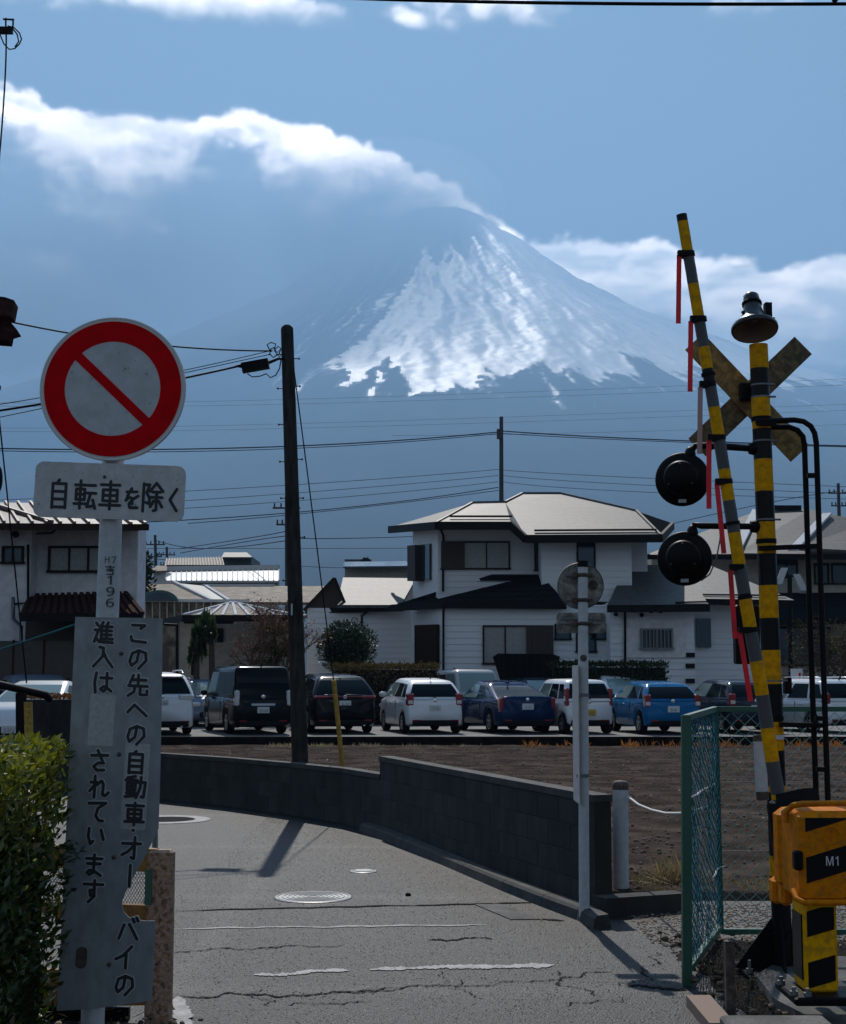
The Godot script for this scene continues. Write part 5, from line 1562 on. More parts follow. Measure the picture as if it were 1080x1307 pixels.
	s = Shape.new(g.position)
	s.tube([Vector3(1.523, 2.304, -7.55), Vector3(1.518, 2.203, -7.58), Vector3(1.5, 2.104, -7.6), Vector3(1.47, 2.033, -7.62), Vector3(1.433, 2.003, -7.66)], 0.004, 0.004, 6)
	part("lamp_cable", s, M.zinc, g)
	# bent conduits
	for q in [[Vector3(1.731, 2.83, -7.64), Vector3(1.931, 2.838, -7.64), Vector3(1.98, 2.83, -7.64), Vector3(2.016, 2.805, -7.64), Vector3(2.035, 2.768, -7.64), Vector3(2.042, 2.715, -7.64), Vector3(2.038, 1.804, -7.62), Vector3(2.036, 0.883, -7.6)], [Vector3(1.785, 2.811, -7.7), Vector3(1.917, 2.811, -7.7), Vector3(1.961, 2.795, -7.7), Vector3(1.989, 2.761, -7.7), Vector3(1.996, 2.708, -7.7), Vector3(1.993, 1.807, -7.68), Vector3(1.993, 0.879, -7.66)]]:
		s = Shape.new(g.position)
		s.tube(q, 0.0145, 0.0145, 14)
		part("conduit", s, M.plastic_black, g)
	bars(g, "conduit_bracket", [[Vector3(1.725, 2.167, -7.63), Vector3(2.039, 2.179, -7.63)], [Vector3(1.733, 2.82, -7.63), Vector3(1.831, 2.82, -7.63)], [Vector3(1.81, 1.269, -7.63), Vector3(2.04, 1.265, -7.63)], [Vector3(1.986, 2.545, -7.63), Vector3(2.034, 2.545, -7.63)], [Vector3(1.982, 1.301, -7.6), Vector3(2.033, 1.301, -7.6)], [Vector3(1.982, 1.047, -7.6), Vector3(2.037, 1.047, -7.6)]], 0.03, 0.024, M.plastic_black)
	for y in [539.0, 699.0, 925.0]:
		s = Shape.new(g.position)
		s.tube([along.call(y - 3.0), along.call(y + 3.0)], 0.0525, 0.0525, 24)
		part("conduit_strap", s, M.plastic_black, g)
	s = Shape.new(g.position)
	s.bevel_box(Vector3(1.703, 1.732, -7.86), Vector3(0.13, 0.31, 0.08), 0.008)
	part("junction_box", s, M.plastic_black, g)
	s = Shape.new(g.position)
	s.bevel_box(Vector3(1.877, 1.466, -7.72), Vector3(0.035, 0.085, 0.06), 0.005)
	part("small_box", s, M.plastic_black, g)
	s = Shape.new(g.position)
	s.box(Vector3(1.802, 1.205, -7.64), Vector3(0.06, 0.022, 0.004))
	part("number_tag", s, M.sticker, g)
	s = Shape.new(g.position)
	s.tube([Vector3(1.677, 1.192, -7.5), Vector3(1.684, 0.945, -7.5)], 0.03, 0.03, 20)
	var ct := part("cable_guard", s, M.post_plain, g)
	s = Shape.new(g.position)
	s.tube([Vector3(1.676, 1.222, -7.5), Vector3(1.677, 1.192, -7.5)], 0.031, 0.031, 20)
	s.tube([Vector3(1.684, 0.945, -7.5), Vector3(1.686, 0.903, -7.5)], 0.031, 0.031, 20)
	part("guard_end", s, M.rust_iron, ct)

	# gate machine with its raised arm
	g = thing("crossing_gate", "orange and black striped gate machine with a tall raised barrier arm", "crossing gate", Vector3(1.693, 0.12, -6.5))
	var x0 := 1.589
	var x1 := x0 + 0.62
	var y0 := 0.559
	var y1 := 0.942
	s = Shape.new(g.position)
	s.bevel_box(Vector3((x0 + x1) / 2, (y0 + y1) / 2, -6.57), Vector3(x1 - x0, y1 - y0, 0.34), 0.025)
	var cab := part("cabinet", s, M.cabinet_orange, g)
	# lips round the cabinet door
	s = Shape.new(g.position)
	s.tube([Vector3(1.569, 0.882, -6.55), Vector3(1.574, 0.929, -6.55), Vector3(1.59, 0.959, -6.5), Vector3(1.618, 0.97, -6.45), Vector3(1.839, 0.973, -6.45), Vector3(2.139, 0.967, -6.45)], 0.013, 0.013, 10)
	part("cabinet_lip", s, M.cabinet_orange, cab)
	s = Shape.new(g.position)
	s.tube([Vector3(1.571, 0.61, -6.45), Vector3(1.568, 0.582, -6.4), Vector3(1.593, 0.57, -6.37), Vector3(1.802, 0.57, -6.37), Vector3(2.097, 0.57, -6.37)], 0.013, 0.013, 10)
	part("cabinet_lip", s, M.cabinet_orange, cab)
	s = Shape.new(g.position)
	s.bevel_box(Vector3(x0 + 0.06, (y0 + y1) / 2, -6.79), Vector3(0.14, y1 - y0 - 0.03, 0.14), 0.03)
	part("cabinet_back", s, M.cabinet_orange, cab)
	striped_face(g, [x0 + 0.026, x1 - 0.026, y0 + 0.026, y1 - 0.026, -6.4], 0.212, 0.3, 0.06, M.signal_black)
	s = Shape.new(g.position)
	s.bevel_box(Vector3(1.584, 0.738, -6.42), Vector3(0.035, 0.08, 0.05), 0.006)
	part("latch", s, M.dark_metal, cab)
	text(cab, "lettering", "M1", Vector3(1.726, 0.737, -6.396) - g.position, 0.038, M.white_letter, 0.85)
	s = Shape.new(g.position)
	s.lathe([Vector2(0.032, 0.0), Vector2(0.033, 0.002), Vector2(0.037, 0.002), Vector2(0.038, 0.0)], 28, Transform3D(Basis(Vector3.RIGHT, PI / 2), Vector3(1.723, 0.844, -6.398)))
	s.bar(Vector3(1.704, 0.864, -6.398), Vector3(1.747, 0.864, -6.398), 0.005, 0.004)
	s.bar(Vector3(1.724, 0.864, -6.398), Vector3(1.723, 0.818, -6.398), 0.005, 0.004, Vector3.RIGHT)
	part("embossed_mark", s, M.cabinet_orange, cab)
	# pedestal
	var p0 := 1.603
	var p1 := 1.744
	var pb := 0.191
	s = Shape.new(g.position)
	s.bevel_box(Vector3((p0 + p1) / 2, (pb + y0) / 2, -6.52), Vector3(p1 - p0, y0 - pb, 0.2), 0.012)
	var ped := part("pedestal", s, M.signal_yellow, g)
	g.move_child(ped, 0)
	striped_face(g, [p0 + 0.013, p1 - 0.013, pb, y0 - 0.015, -6.42], 0.21, 0.28, 0.02, M.signal_black)
	s = Shape.new(g.position)
	s.bar(Vector3(p0 - 0.0035, y0 - 0.05, -6.52), Vector3(p0 - 0.0035, pb + 0.05, -6.52), 0.006, 0.15, Vector3.BACK)
	part("pedestal_side", s, M.signal_black, ped)
	s = Shape.new(g.position)
	s.bevel_box(Vector3((p0 + p1) / 2 + 0.02, pb - 0.015, -6.5), Vector3(0.32, 0.035, 0.36), 0.008)
	var bp := part("base_plate", s, M.dark_metal, g)
	for q in [Vector3(p0 - 0.06, pb, -6.38), Vector3(p0 - 0.01, pb, -6.35), Vector3(p0 - 0.06, pb, -6.6)]:
		s = Shape.new(g.position)
		s.tube([q, q + Vector3(0, 0.018, 0)], 0.018, 0.018, 6)
		s.tube([q, q + Vector3(0, 0.035, 0)], 0.009, 0.009, 8)
		part("anchor_bolt", s, M.zinc, bp)
	# arm
	var line := [[274, Vector3(1.287, 3.797, -7.2)], [443, Vector3(1.384, 3.125, -7.2)], [557, Vector3(1.448, 2.68, -7.2)], [639, Vector3(1.49, 2.363, -7.2)], [721, Vector3(1.534, 2.049, -7.2)], [803, Vector3(1.58, 1.739, -7.2)], [887, Vector3(1.629, 1.423, -7.2)], [972, Vector3(1.669, 1.108, -7.2)], [1035, Vector3(1.704, 0.876, -7.2)]]
	var spot := func(y: float) -> Vector3:
		for k in line.size() - 1:
			if y <= line[k + 1][0]:
				return line[k][1].lerp(line[k + 1][1], (y - line[k][0]) / float(line[k + 1][0] - line[k][0]))
		return line[-1][1]
	var marks := [[274, 283, 2], [283, 321, 0], [321, 363, 1], [363, 404, 0], [404, 443, 1], [443, 471, 0], [471, 488, 2], [488, 520, 1], [520, 557, 0], [557, 599, 1], [599, 639, 0], [639, 680, 1], [680, 721, 0], [721, 758, 1], [758, 765, 2], [765, 803, 0], [803, 844, 1], [844, 887, 0], [887, 929, 1], [929, 972, 0], [972, 1013, 1], [1013, 1030, 0]]
	var armp: MeshInstance3D = null
	for q in marks:
		s = Shape.new(g.position)
		var r0 := lerpf(0.0265, 0.034, (q[0] - 274.0) / 760.0)
		var r1 := lerpf(0.0265, 0.034, (q[1] - 274.0) / 760.0)
		s.tube([spot.call(q[0]), spot.call((q[0] + q[1]) / 2.0), spot.call(q[1])], r0, r1, 20, q[0] == 274)
		var nm: String = ["arm_yellow_band", "arm_grey_tape", "arm_black_tape"][q[2]]
		part(nm, s, [M.signal_yellow, M.tape_grey, M.signal_black][q[2]], g)
	var clips := [[Vector3(1.26, 3.593, -7.2), Vector3(1.314, 3.593, -7.2), Vector3(1.268, 3.585, -7.2), Vector3(1.257, 3.239, -7.2), 0], [Vector3(1.316, 3.263, -7.2), Vector3(1.366, 3.263, -7.2), Vector3(1.319, 3.251, -7.2), Vector3(1.308, 2.898, -7.2), 0], [Vector3(1.355, 2.937, -7.2), Vector3(1.405, 2.937, -7.2), Vector3(1.359, 2.921, -7.2), Vector3(1.348, 2.59, -7.2), 1], [Vector3(1.388, 2.672, -7.2), Vector3(1.446, 2.672, -7.2), Vector3(1.396, 2.66, -7.2), Vector3(1.388, 2.321, -7.2), 0], [Vector3(1.422, 2.455, -7.2), Vector3(1.475, 2.455, -7.2), Vector3(1.429, 2.444, -7.2), Vector3(1.456, 2.103, -7.2), 0], [Vector3(1.481, 2.038, -7.2), Vector3(1.527, 2.038, -7.2), Vector3(1.485, 2.026, -7.2), Vector3(1.5, 1.693, -7.2), 0], [Vector3(1.519, 1.735, -7.2), Vector3(1.58, 1.735, -7.2), Vector3(1.523, 1.723, -7.2), Vector3(1.568, 1.394, -7.2), 0]]
	for q in clips:
		s = Shape.new(g.position)
		s.bar(q[0] + Vector3(0, 0, 0.02), q[1] + Vector3(0, 0, 0.02), 0.03, 0.026)
		var d := (spot.call(500.0) - spot.call(600.0)) as Vector3
		s.tube([q[1] - d * 0.03, q[1] + d * 0.03], 0.036, 0.036, 16)
		var cl := part("tag_clip", s, M.plastic_black, g)
		s = Shape.new(g.position)
		s.bar(q[2] + Vector3(0, 0, 0.02), q[3] + Vector3(0, 0, 0.02), 0.024, 0.004, Vector3.BACK)
		part("hanging_tag", s, M.tag_pale if q[4] else M.tag_red, cl)
	for y in [478.0, 668.0, 762.0]:
		s = Shape.new(g.position)
		s.tube([spot.call(y - 2.0), spot.call(y + 2.0)], 0.036, 0.036, 16)
		part("arm_band", s, M.plastic_black, g)
	# arm clamp and lever on the machine
	s = Shape.new(g.position)
	s.bevel_box(Vector3(1.711, 0.898, -7.15), Vector3(0.13, 0.06, 0.12), 0.012)
	s.bar(Vector3(1.693, 0.931, -7.1), Vector3(1.775, 0.975, -6.9), 0.08, 0.06)
	part("arm_clamp", s, M.plastic_black, g)
	s = Shape.new(g.position)
	s.bar(Vector3(1.614, 0.925, -7.0), Vector3(1.628, 0.675, -6.95), 0.04, 0.04, Vector3.BACK)
	part("arm_lever", s, M.plastic_black, g)
	for q in [Vector3(1.602, 0.548, -6.9), Vector3(1.618, 0.555, -6.8)]:
		s = Shape.new(g.position)
		s.bevel_box(q, Vector3(0.05, 0.115, 0.09), 0.014)
		part("pivot_lug", s, M.cabinet_orange, g)


# ---------------------------------------------------------------- fences and barriers
func chain_link(parent: Node3D, called: String, a0: Vector3, a1: Vector3, b0: Vector3, b1: Vector3, nu: int, nv: int, r: float, m: Material, loose := 0.0, sides := 4) -> void:
	var s := Shape.new(parent.position)
	var out := (a1 - a0).cross(b0 - a0).normalized()
	var node := func(i: int, j: int, over: float) -> Vector3:
		var u := clampf(float(i) / nu, 0, 1)
		var v := clampf(float(j) / nv, 0, 1)
		var p := a0.lerp(a1, u).lerp(b0.lerp(b1, u), v)
		var wob := Vector3(fbm.get_noise_2d(u * 90.0, v * 90.0), fbm.get_noise_2d(u * 90.0 + 50.0, v * 90.0), 0) * loose * sin(u * PI) + out * (over + loose * 2.0 * fbm.get_noise_2d(u * 40.0, v * 25.0 + 90.0) * sin(u * PI))
		return p + wob
	for way in [1, -1]:
		for k in range(-nv, nu + nv + 1):
			var pts := []
			for j in nv + 1:
				var i: int = k + way * j
				if i >= 0 and i <= nu:
					pts.append(node.call(i, j, r * (1.0 if (j + k) % 2 else -1.0) * way))
			if pts.size() > 1:
				s.tube(pts, r, r, sides, false)
	var o := part(called, s, m, parent)
	o.set_meta("kind", "stuff")


func build_fences() -> void:
	# green mesh fence: a short wing towards us and a length along the footway
	var g := thing("mesh_fence", "green framed wire mesh fence with a loose netted wing by the lane", "fence", Vector3(1.299, 0, -7.54))
	var nb := Vector3(1.299, 0.0, -7.539)
	var nt := Vector3(1.32, 1.318, -7.54)
	var fb := Vector3(1.72, 0.06, -8.82)
	var ft := Vector3(1.717, 1.324, -8.82)
	var s := Shape.new(g.position)
	s.block((nb + nt) / 2, Vector3(0.023, 0, 0), (nt - nb) / 2, Vector3(0, 0, 0.018))
	part("post", s, M.fence_green, g)
	s = Shape.new(g.position)
	s.block((fb + ft) / 2, Vector3(0.016, 0, 0), (ft - fb) / 2, Vector3(0, 0, 0.016))
	part("post", s, M.fence_green, g)
	var re := Vector3(5.2, ft.y, -8.75)
	bars(g, "rail", [[nt + Vector3(0, -0.012, 0), ft], [Vector3(nb.x, 0.065, nb.z), fb + Vector3(0, 0.02, 0)], [ft, re], [fb + Vector3(0, -0.01, 0), Vector3(5.2, 0.05, -8.75)]], 0.03, 0.03, M.fence_green)
	s = Shape.new(g.position)
	s.block(Vector3(3.4, ft.y / 2, -8.785), Vector3(0.016, 0, 0), Vector3(0, ft.y / 2, 0), Vector3(0, 0, 0.016))
	part("post", s, M.fence_green, g)
	chain_link(g, "chain_link", ft + Vector3(0.02, -0.02, 0), re + Vector3(0, -0.02, 0), fb + Vector3(0.02, 0.02, 0), Vector3(5.2, 0.07, -8.75), 46, 17, 0.0017, M.wire_green, 0.006)
	chain_link(g, "netting", nt + Vector3(0.01, -0.03, -0.02), ft + Vector3(0, -0.02, 0.02), Vector3(nb.x, 0.08, nb.z - 0.02), fb + Vector3(0, 0.03, 0.02), 15, 24, 0.0022, M.net_teal, 0.015)
	chain_link(g, "netting", nt + Vector3(0.02, -0.05, -0.03), ft + Vector3(0.01, -0.04, 0.03), Vector3(nb.x + 0.01, 0.09, nb.z - 0.03), fb + Vector3(0.01, 0.04, 0.04), 11, 17, 0.002, M.net_teal, 0.035)
	pipes(g, "tension_wire", [[Vector3(1.745, 0.903, -8.8), Vector3(2.467, 0.903, -8.8), Vector3(3.015, 0.903, -8.8)], [Vector3(1.736, 0.509, -8.8), Vector3(2.022, 0.509, -8.8), Vector3(2.999, 0.504, -8.8)]], 0.002, M.zinc)
	# white bollard and its rope
	g = thing("bollard", "chipped white steel bollard with a rusty cap at the end of the block wall", "bollard", Vector3(1.381, 0.0, -10.605))
	s = Shape.new(g.position)
	s.tube([Vector3(1.376, 0.0, -10.568), Vector3(1.386, 0.759, -10.6)], 0.054, 0.054, 28)
	var bo := part("post", s, M.post_white, g)
	s = Shape.new(g.position)
	s.lathe([Vector2(0.0545, -0.05), Vector2(0.0565, -0.045), Vector2(0.0565, 0.0), Vector2(0.04, 0.012), Vector2(0, 0.018)], 28, Transform3D(Basis.IDENTITY, Vector3(1.386, 0.776, -10.6)))
	part("cap", s, M.rust_iron, bo)
	for q in [Vector3(1.401, 0.752, -10.55), Vector3(1.397, 0.467, -10.55)]:
		s = Shape.new(g.position)
		s.ball(q, Vector3(0.009, 0.009, 0.006), 6, 8)
		part("bolt_hole", s, M.dark_metal, bo)
	s = Shape.new(Vector3(1.439, 0.676, -10.55))
	s.tube([Vector3(1.433, 0.682, -10.55), Vector3(1.454, 0.657, -10.2), Vector3(1.467, 0.664, -9.7), Vector3(1.493, 0.679, -9.3), Vector3(1.521, 0.714, -8.9), Vector3(1.595, 0.741, -8.8), Vector3(1.673, 0.764, -8.8)], 0.008, 0.008, 8)
	lone("rope", s, M.rope_white, "white rope sagging from the bollard to the green fence", "rope")
	s = Shape.new(Vector3(1.489, 0.893, -8.2))
	s.tube([Vector3(1.344, 0.907, -7.6), Vector3(1.434, 0.899, -7.9), Vector3(1.519, 0.902, -8.2), Vector3(1.633, 0.886, -8.6), Vector3(1.699, 0.89, -8.8)], 0.006, 0.006, 8)
	lone("rope", s, M.rope_white, "short white cord tied across the netted wing of the green fence", "rope")
	s = Shape.new(Vector3(1.683, 0.414, -8.7))
	s.tube([Vector3(1.621, 0.396, -8.5), Vector3(1.658, 0.405, -8.6), Vector3(1.683, 0.414, -8.7), Vector3(1.72, 0.415, -8.8), Vector3(1.752, 0.42, -8.8)], 0.005, 0.005, 8)
	lone("rope", s, M.rope_white, "short white cord low on the green fence corner", "rope")
	# rusty guard frame left of the lane
	g = thing("guard_frame", "rusty orange guard frame with mesh infill behind the torn notice board", "barrier", Vector3(-1.153, 0.0, -6.75))
	s = Shape.new(g.position)
	s.bevel_box((Vector3(-1.168, 0.726, -6.75) + Vector3(-1.159, -0.05, -6.75)) / 2, Vector3(0.118, 0.733 - -0.083, 0.06), 0.012)
	part("post", s, M.rusty_pink, g)
	for q in [[Vector3(-1.184, 0.699, -6.75), Vector3(-1.71, 0.702, -6.9), 0.1], [Vector3(-1.216, 0.469, -6.76), Vector3(-1.774, 0.465, -6.9), 0.07], [Vector3(-1.212, 0.153, -6.77), Vector3(-2.046, 0.113, -6.9), 0.16]]:
		s = Shape.new(g.position)
		s.bar(q[0], q[1], 0.045, q[2])
		part("rail", s, M.rusty_paint, g)
	s = Shape.new(g.position)
	s.block((Vector3(-1.209, 0.664, -6.7) + Vector3(-1.21, 0.512, -6.7)) / 2, Vector3(0.014, 0, 0), (Vector3(-1.209, 0.664, -6.7) - Vector3(-1.21, 0.512, -6.7)) / 2, Vector3(0, 0, 0.01))
	part("green_strip", s, M.fence_green, g)
	chain_link(g, "mesh_infill", Vector3(-1.704, 0.669, -6.88), Vector3(-1.234, 0.673, -6.76), Vector3(-1.698, 0.468, -6.88), Vector3(-1.23, 0.479, -6.76), 34, 9, 0.0013, M.zinc, 0.0)
	s = Shape.new(g.position)
	s.block(Vector3(-1.7, 0.006, -6.8), Vector3(0.4, 0, 0), Vector3(0, 0.05, 0), Vector3(0, 0, 0.02))
	part("lower_plank", s, M.dark_metal, g)
	s = Shape.new(Vector3(-2.036, 0.0, -11.552))
	s.tube([Vector3(-2.013, 0.0, -11.419), Vector3(-1.894, 0.49, -10.7)], 0.022, 0.022, 12)
	lone("stub_post", s, M.post_white, "short speckled white post just behind the notice board", "post")
	# left bend: black handrail, posts, rust topped wall
	g = thing("handrail", "black pipe handrail sloping down to a dark post beyond the hedge", "handrail", Vector3(-5.327, 0.533, -20.0))
	s = Shape.new(g.position)
	s.tube([Vector3(-5.966, 1.584, -19.0), Vector3(-5.477, 1.424, -19.4), Vector3(-5.121, 1.32, -19.8), Vector3(-5.011, 1.288, -19.9), Vector3(-4.982, 1.235, -20.0)], 0.05, 0.05, 12)
	part("rail", s, M.plastic_black, g)
	s = Shape.new(g.position)
	s.bar(Vector3(-5.254, 1.322, -19.6), Vector3(-5.213, 0.301, -19.6), 0.12, 0.1, Vector3.BACK)
	part("post", s, M.plastic_black, g)
	s = Shape.new(Vector3(-5.033, 0.319, -19.3))
	s.tube([Vector3(-5.079, 1.205, -19.3), Vector3(-5.033, 0.319, -19.3)], 0.055, 0.055, 16)
	lone("marker_post", s, M.guard_yellow, "yellow marker post beside the black handrail", "post")
	g = thing("garden_wall", "dark low wall topped with rust coloured litter beyond the hedge", "wall", Vector3(-5.058, 0.246, -20.5))
	s = Shape.new(g.position)
	s.box(Vector3(-5.029, 1.218 / 2, -20.6), Vector3(0.72, 1.218, 0.5))
	part("wall", s, M.wall_block_dark, g)
	var where := []
	var tints := []
	s = Shape.new()
	s.smooth(false)
	s.quad(Vector3(-1, 0, 0), Vector3(0, 0.2, -0.4), Vector3(1, 0, 0), Vector3(0, 0.1, 0.4))
	var leaf := s.done()
	for k in 420:
		var b := rng.randf_range(0.5, 1.2)
		where.append(Transform3D(Basis.from_euler(Vector3(rng.randf_range(-1, 1), rng.randf() * 6, rng.randf_range(-1, 1))).scaled(Vector3.ONE * 0.035), Vector3(-5.043 + rng.randf_range(-0.36, 0.36), 1.218 + rng.randf() * 0.07 + 0.01, -20.36 - rng.randf() * 0.5) - g.position))
		tints.append(Color(0.22 * b, 0.09 * b, 0.03 * b))
	copies("leaf_litter", leaf, M.leaf_dull, where, tints, g)


# ---------------------------------------------------------------- cars
# local axes: z = +L/2 at the tail, -L/2 at the nose, y up from the ground
func make_car(called: String, label: String, group: String, at: Vector3, turn: float, d: Dictionary) -> Node3D:
	var g := thing(called, label, d.get("category", "car"), at, group, turn)
	var L: float = d.L
	var W: float = d.W
	var H: float = d.H
	var belt: float = d.belt
	var hood: float = d.get("hood", belt - 0.1)
	var wr: float = d.get("wheel", 0.31)
	var front_axle: float = -L / 2 + d.get("nose", 0.85)
	var rear_axle: float = L / 2 - d.get("tail", 0.72)
	var paint: Material = M[d.paint]
	var zf0: float = -L / 2 + d.cab[3]
	var zf1: float = -L / 2 + d.cab[2]
	var zr1: float = L / 2 - d.cab[1]
	var zr0: float = L / 2 - d.cab[0]
	var deck: float = d.get("deck", belt)
	# body shell
	var s := Shape.new()
	s.smooth(true)
	var rows := []
	var n := 64
	for k in n + 1:
		var t := float(k) / n
		if k < 4:
			t = [0.0, 0.006, 0.018, 0.036][k]
		elif k > n - 4:
			t = 1.0 - [0.0, 0.006, 0.018, 0.036][n - k]
		var z := L / 2 - t * L
		var edge := minf(t, 1.0 - t)
		var w := W / 2 * (1.0 - 0.1 * pow(absf(2 * t - 1), 5.0)) * (1.0 - 0.055 * pow(maxf(0.0, 1.0 - edge / 0.03), 2.0))
		var top := belt
		if z > zr0:
			top = lerpf(belt, deck, smoothstep(zr0, L / 2, z))
		elif z < zf0:
			var u := (zf0 - z) / (zf0 + L / 2)
			top = lerpf(belt, hood, u) - 0.14 * pow(u, 4.0)
		top -= 0.07 * pow(maxf(0.0, 1.0 - edge / 0.02), 2.0)
		var b := 0.19 + 0.09 * pow(maxf(0.0, 1.0 - edge / 0.1), 2.0)
		for za in [front_axle, rear_axle]:
			var r: float = wr + 0.055
			if absf(z - za) < r:
				b = maxf(b, wr + sqrt(r * r - (z - za) * (z - za)) * 0.98)
		var h := top - b
		var ring := []
		for q in [[0.0, b], [0.9, b], [0.975, b + minf(0.05, h * 0.1)], [0.995, b + h * 0.3], [1.0, b + h * 0.5], [0.985, b + h * 0.75], [0.955, top - 0.03], [0.9, top], [0.6, top + 0.012], [0.0, top + 0.02]]:
			var zz := z
			if t < 0.08:
				zz -= d.get("tuck", 0.07) * smoothstep(0.5, 0.85, q[1]) * (1.0 - t / 0.08)
			if t > 0.9:
				zz += 0.16 * smoothstep(0.45, 0.8, q[1]) * (1.0 - (1.0 - t) / 0.1)
			ring.append(Vector3(q[0] * w, q[1], zz))
		for q in range(8, 0, -1):
			ring.append(ring[q] * Vector3(-1, 1, 1))
		rows.append(ring)
	for k in n:
		for j in 18:
			var e := (j + 1) % 18
			s.quad(rows[k][j], rows[k][e], rows[k + 1][e], rows[k + 1][j])
	for e in [0, n]:
		var c := Vector3.ZERO
		for p in rows[e]:
			c += p / 18.0
		for j in 18:
			if e == 0:
				s.tri(c, rows[e][(j + 1) % 18], rows[e][j])
			else:
				s.tri(c, rows[e][j], rows[e][(j + 1) % 18])
	var body := part("body", s, paint, g)
	s = Shape.new()
	s.box(Vector3(0, 0.36, 0), Vector3(W * 0.8, 0.28, L * 0.9))
	part("underbody", s, M.plastic_black, g)
	# cabin
	var wb := W / 2 * 0.955
	var wt: float = W / 2 * d.get("tumble", 0.77)
	var rc: float = d.get("corner", 0.13)
	var zr := func(v: float) -> float: return lerpf(zr0, zr1, v) + d.get("rear_bow", 0.05) * sin(v * PI)
	var zf := func(v: float) -> float: return lerpf(zf0, zf1, v) - 0.04 * sin(v * PI)
	var hw := func(v: float) -> float: return lerpf(wb, wt, pow(v, 1.25))
	var hy := func(v: float, z: float) -> float:
		var u := clampf((z - zf1) / maxf(0.1, zr1 - zf1), 0, 1)
		return lerpf(belt - 0.03, H - 0.05 - d.get("fall", 0.03) * u * u, v)
	s = Shape.new()
	s.smooth(true)
	rows = []
	for lv in [[0.0, 0.0, 0.0], [0.25, 0.0, 0.0], [0.5, 0.0, 0.0], [0.75, 0.0, 0.0], [0.92, 0.0, 0.0], [1.0, 0.02, 0.0], [1.0, 0.07, 0.03], [1.0, 0.2, 0.045], [1.0, 0.42, 0.055], [1.0, 0.7, 0.06]]:
		var v: float = lv[0]
		var a: float = zr.call(v) - lv[1]
		var c: float = zf.call(v) + lv[1] * 1.5
		var w: float = hw.call(v) - lv[1] * 0.9
		w = maxf(w, 0.02)
		var r := minf(rc, w * 0.9)
		var ring := []
		for q in 4:
			for j in 5:
				var ang := PI / 2 * (q + j / 4.0)
				var cx: float = (w - r) * [1, -1, -1, 1][q]
				var cz: float = [a - r, a - r, c + r, c + r][q]
				var z: float = cz + sin(ang) * r
				ring.append(Vector3(cx + cos(ang) * r, hy.call(v, z) + lv[2], z))
		rows.append(ring)
	for k in rows.size() - 1:
		for j in 20:
			var e := (j + 1) % 20
			s.quad(rows[k][j], rows[k + 1][j], rows[k + 1][e], rows[k][e])
	var mid := Vector3.ZERO
	for p in rows[-1]:
		mid += p / 20.0
	for j in 20:
		s.tri(rows[-1][j], mid, rows[-1][(j + 1) % 20])
	part("cabin", s, M[d.get("roof_paint", d.paint)], g)
	# glass
	var pane := func(x: float, v0: float, v1: float, f0: float, f1: float, f2: float, f3: float, nm: String, gm: Material) -> void:
		var q := Shape.new()
		q.smooth(false)
		var pts := []
		for e in [[v0, f0], [v0, f1], [v1, f3], [v1, f2]]:
			var a: float = zr.call(e[0]) - 0.15
			var c: float = zf.call(e[0]) + 0.17
			var z := lerpf(a, c, e[1])
			pts.append(Vector3(x * (hw.call(e[0]) + 0.006), hy.call(e[0], z), z))
		q.slab(pts, Vector3(-0.004 * x, 0, 0))
		part(nm, q, gm, g)
	var sp: Array = d.get("side", [0.0, 0.25, 0.62, 1.0])
	for x in [-1, 1]:
		for k in sp.size() - 1:
			var gap: float = 0.035 / 2.0
			var f0: float = sp[k] + (gap if k > 0 else 0.0)
			var f1: float = sp[k + 1] - (gap if k < sp.size() - 2 else 0.0)
			var g0 := f0
			var g1 := f1
			pane.call(float(x), 0.12, 0.86, f0, f1, g0, g1, "side_window", M.glass_clear if k == sp.size() - 2 else M.glass_car)
	for e in [[1.0, "rear_window", M.glass_car], [-1.0, "windscreen", M.glass_clear]]:
		s = Shape.new()
		s.smooth(false)
		for row in 4:
			var v0 := lerpf(d.get("glass_low", 0.14), 0.9, row / 4.0)
			var v1 := lerpf(d.get("glass_low", 0.14), 0.9, (row + 1) / 4.0)
			var pts := []
			for v in [[v0, -1], [v0, 1], [v1, 1], [v1, -1]]:
				var z: float = zr.call(v[0]) + 0.007 if e[0] > 0.0 else zf.call(v[0]) - 0.007
				pts.append(Vector3(v[1] * (hw.call(v[0]) - rc * 0.75), hy.call(v[0], z), z))
			s.slab(pts, Vector3(0, 0, -0.004 * e[0]))
		part(e[1], s, e[2], g)
	# wheels
	for x in [-1, 1]:
		for za in [front_axle, rear_axle]:
			s = Shape.new()
			var wt2 := Transform3D(Basis(Vector3.BACK, -PI / 2 * x), Vector3(x * (W / 2 - 0.12), wr, za))
			s.lathe([Vector2(wr * 0.62, -0.09), Vector2(wr * 0.92, -0.1), Vector2(wr, -0.07), Vector2(wr, 0.07), Vector2(wr * 0.92, 0.1), Vector2(wr * 0.64, 0.085)], 28, wt2)
			var tyre := part("wheel", s, M.tyre, g)
			s = Shape.new()
			s.lathe([Vector2(wr * 0.65, 0.08), Vector2(wr * 0.62, 0.085), Vector2(wr * 0.58, 0.06), Vector2(0.0, 0.03)], 24, wt2)
			part("well", s, M.plastic_black, tyre)
			s = Shape.new()
			for k in 5:
				var a := TAU * k / 5
				s.bar(wt2 * Vector3(0, 0.085, 0), wt2 * Vector3(cos(a) * wr * 0.63, 0.08, sin(a) * wr * 0.63), 0.05, 0.02, wt2.basis.y)
			s.lathe([Vector2(wr * 0.66, 0.086), Vector2(wr * 0.6, 0.092), Vector2(wr * 0.57, 0.08)], 24, wt2)
			s.lathe([Vector2(0, 0.1), Vector2(0.05, 0.096), Vector2(0.06, 0.07)], 12, wt2)
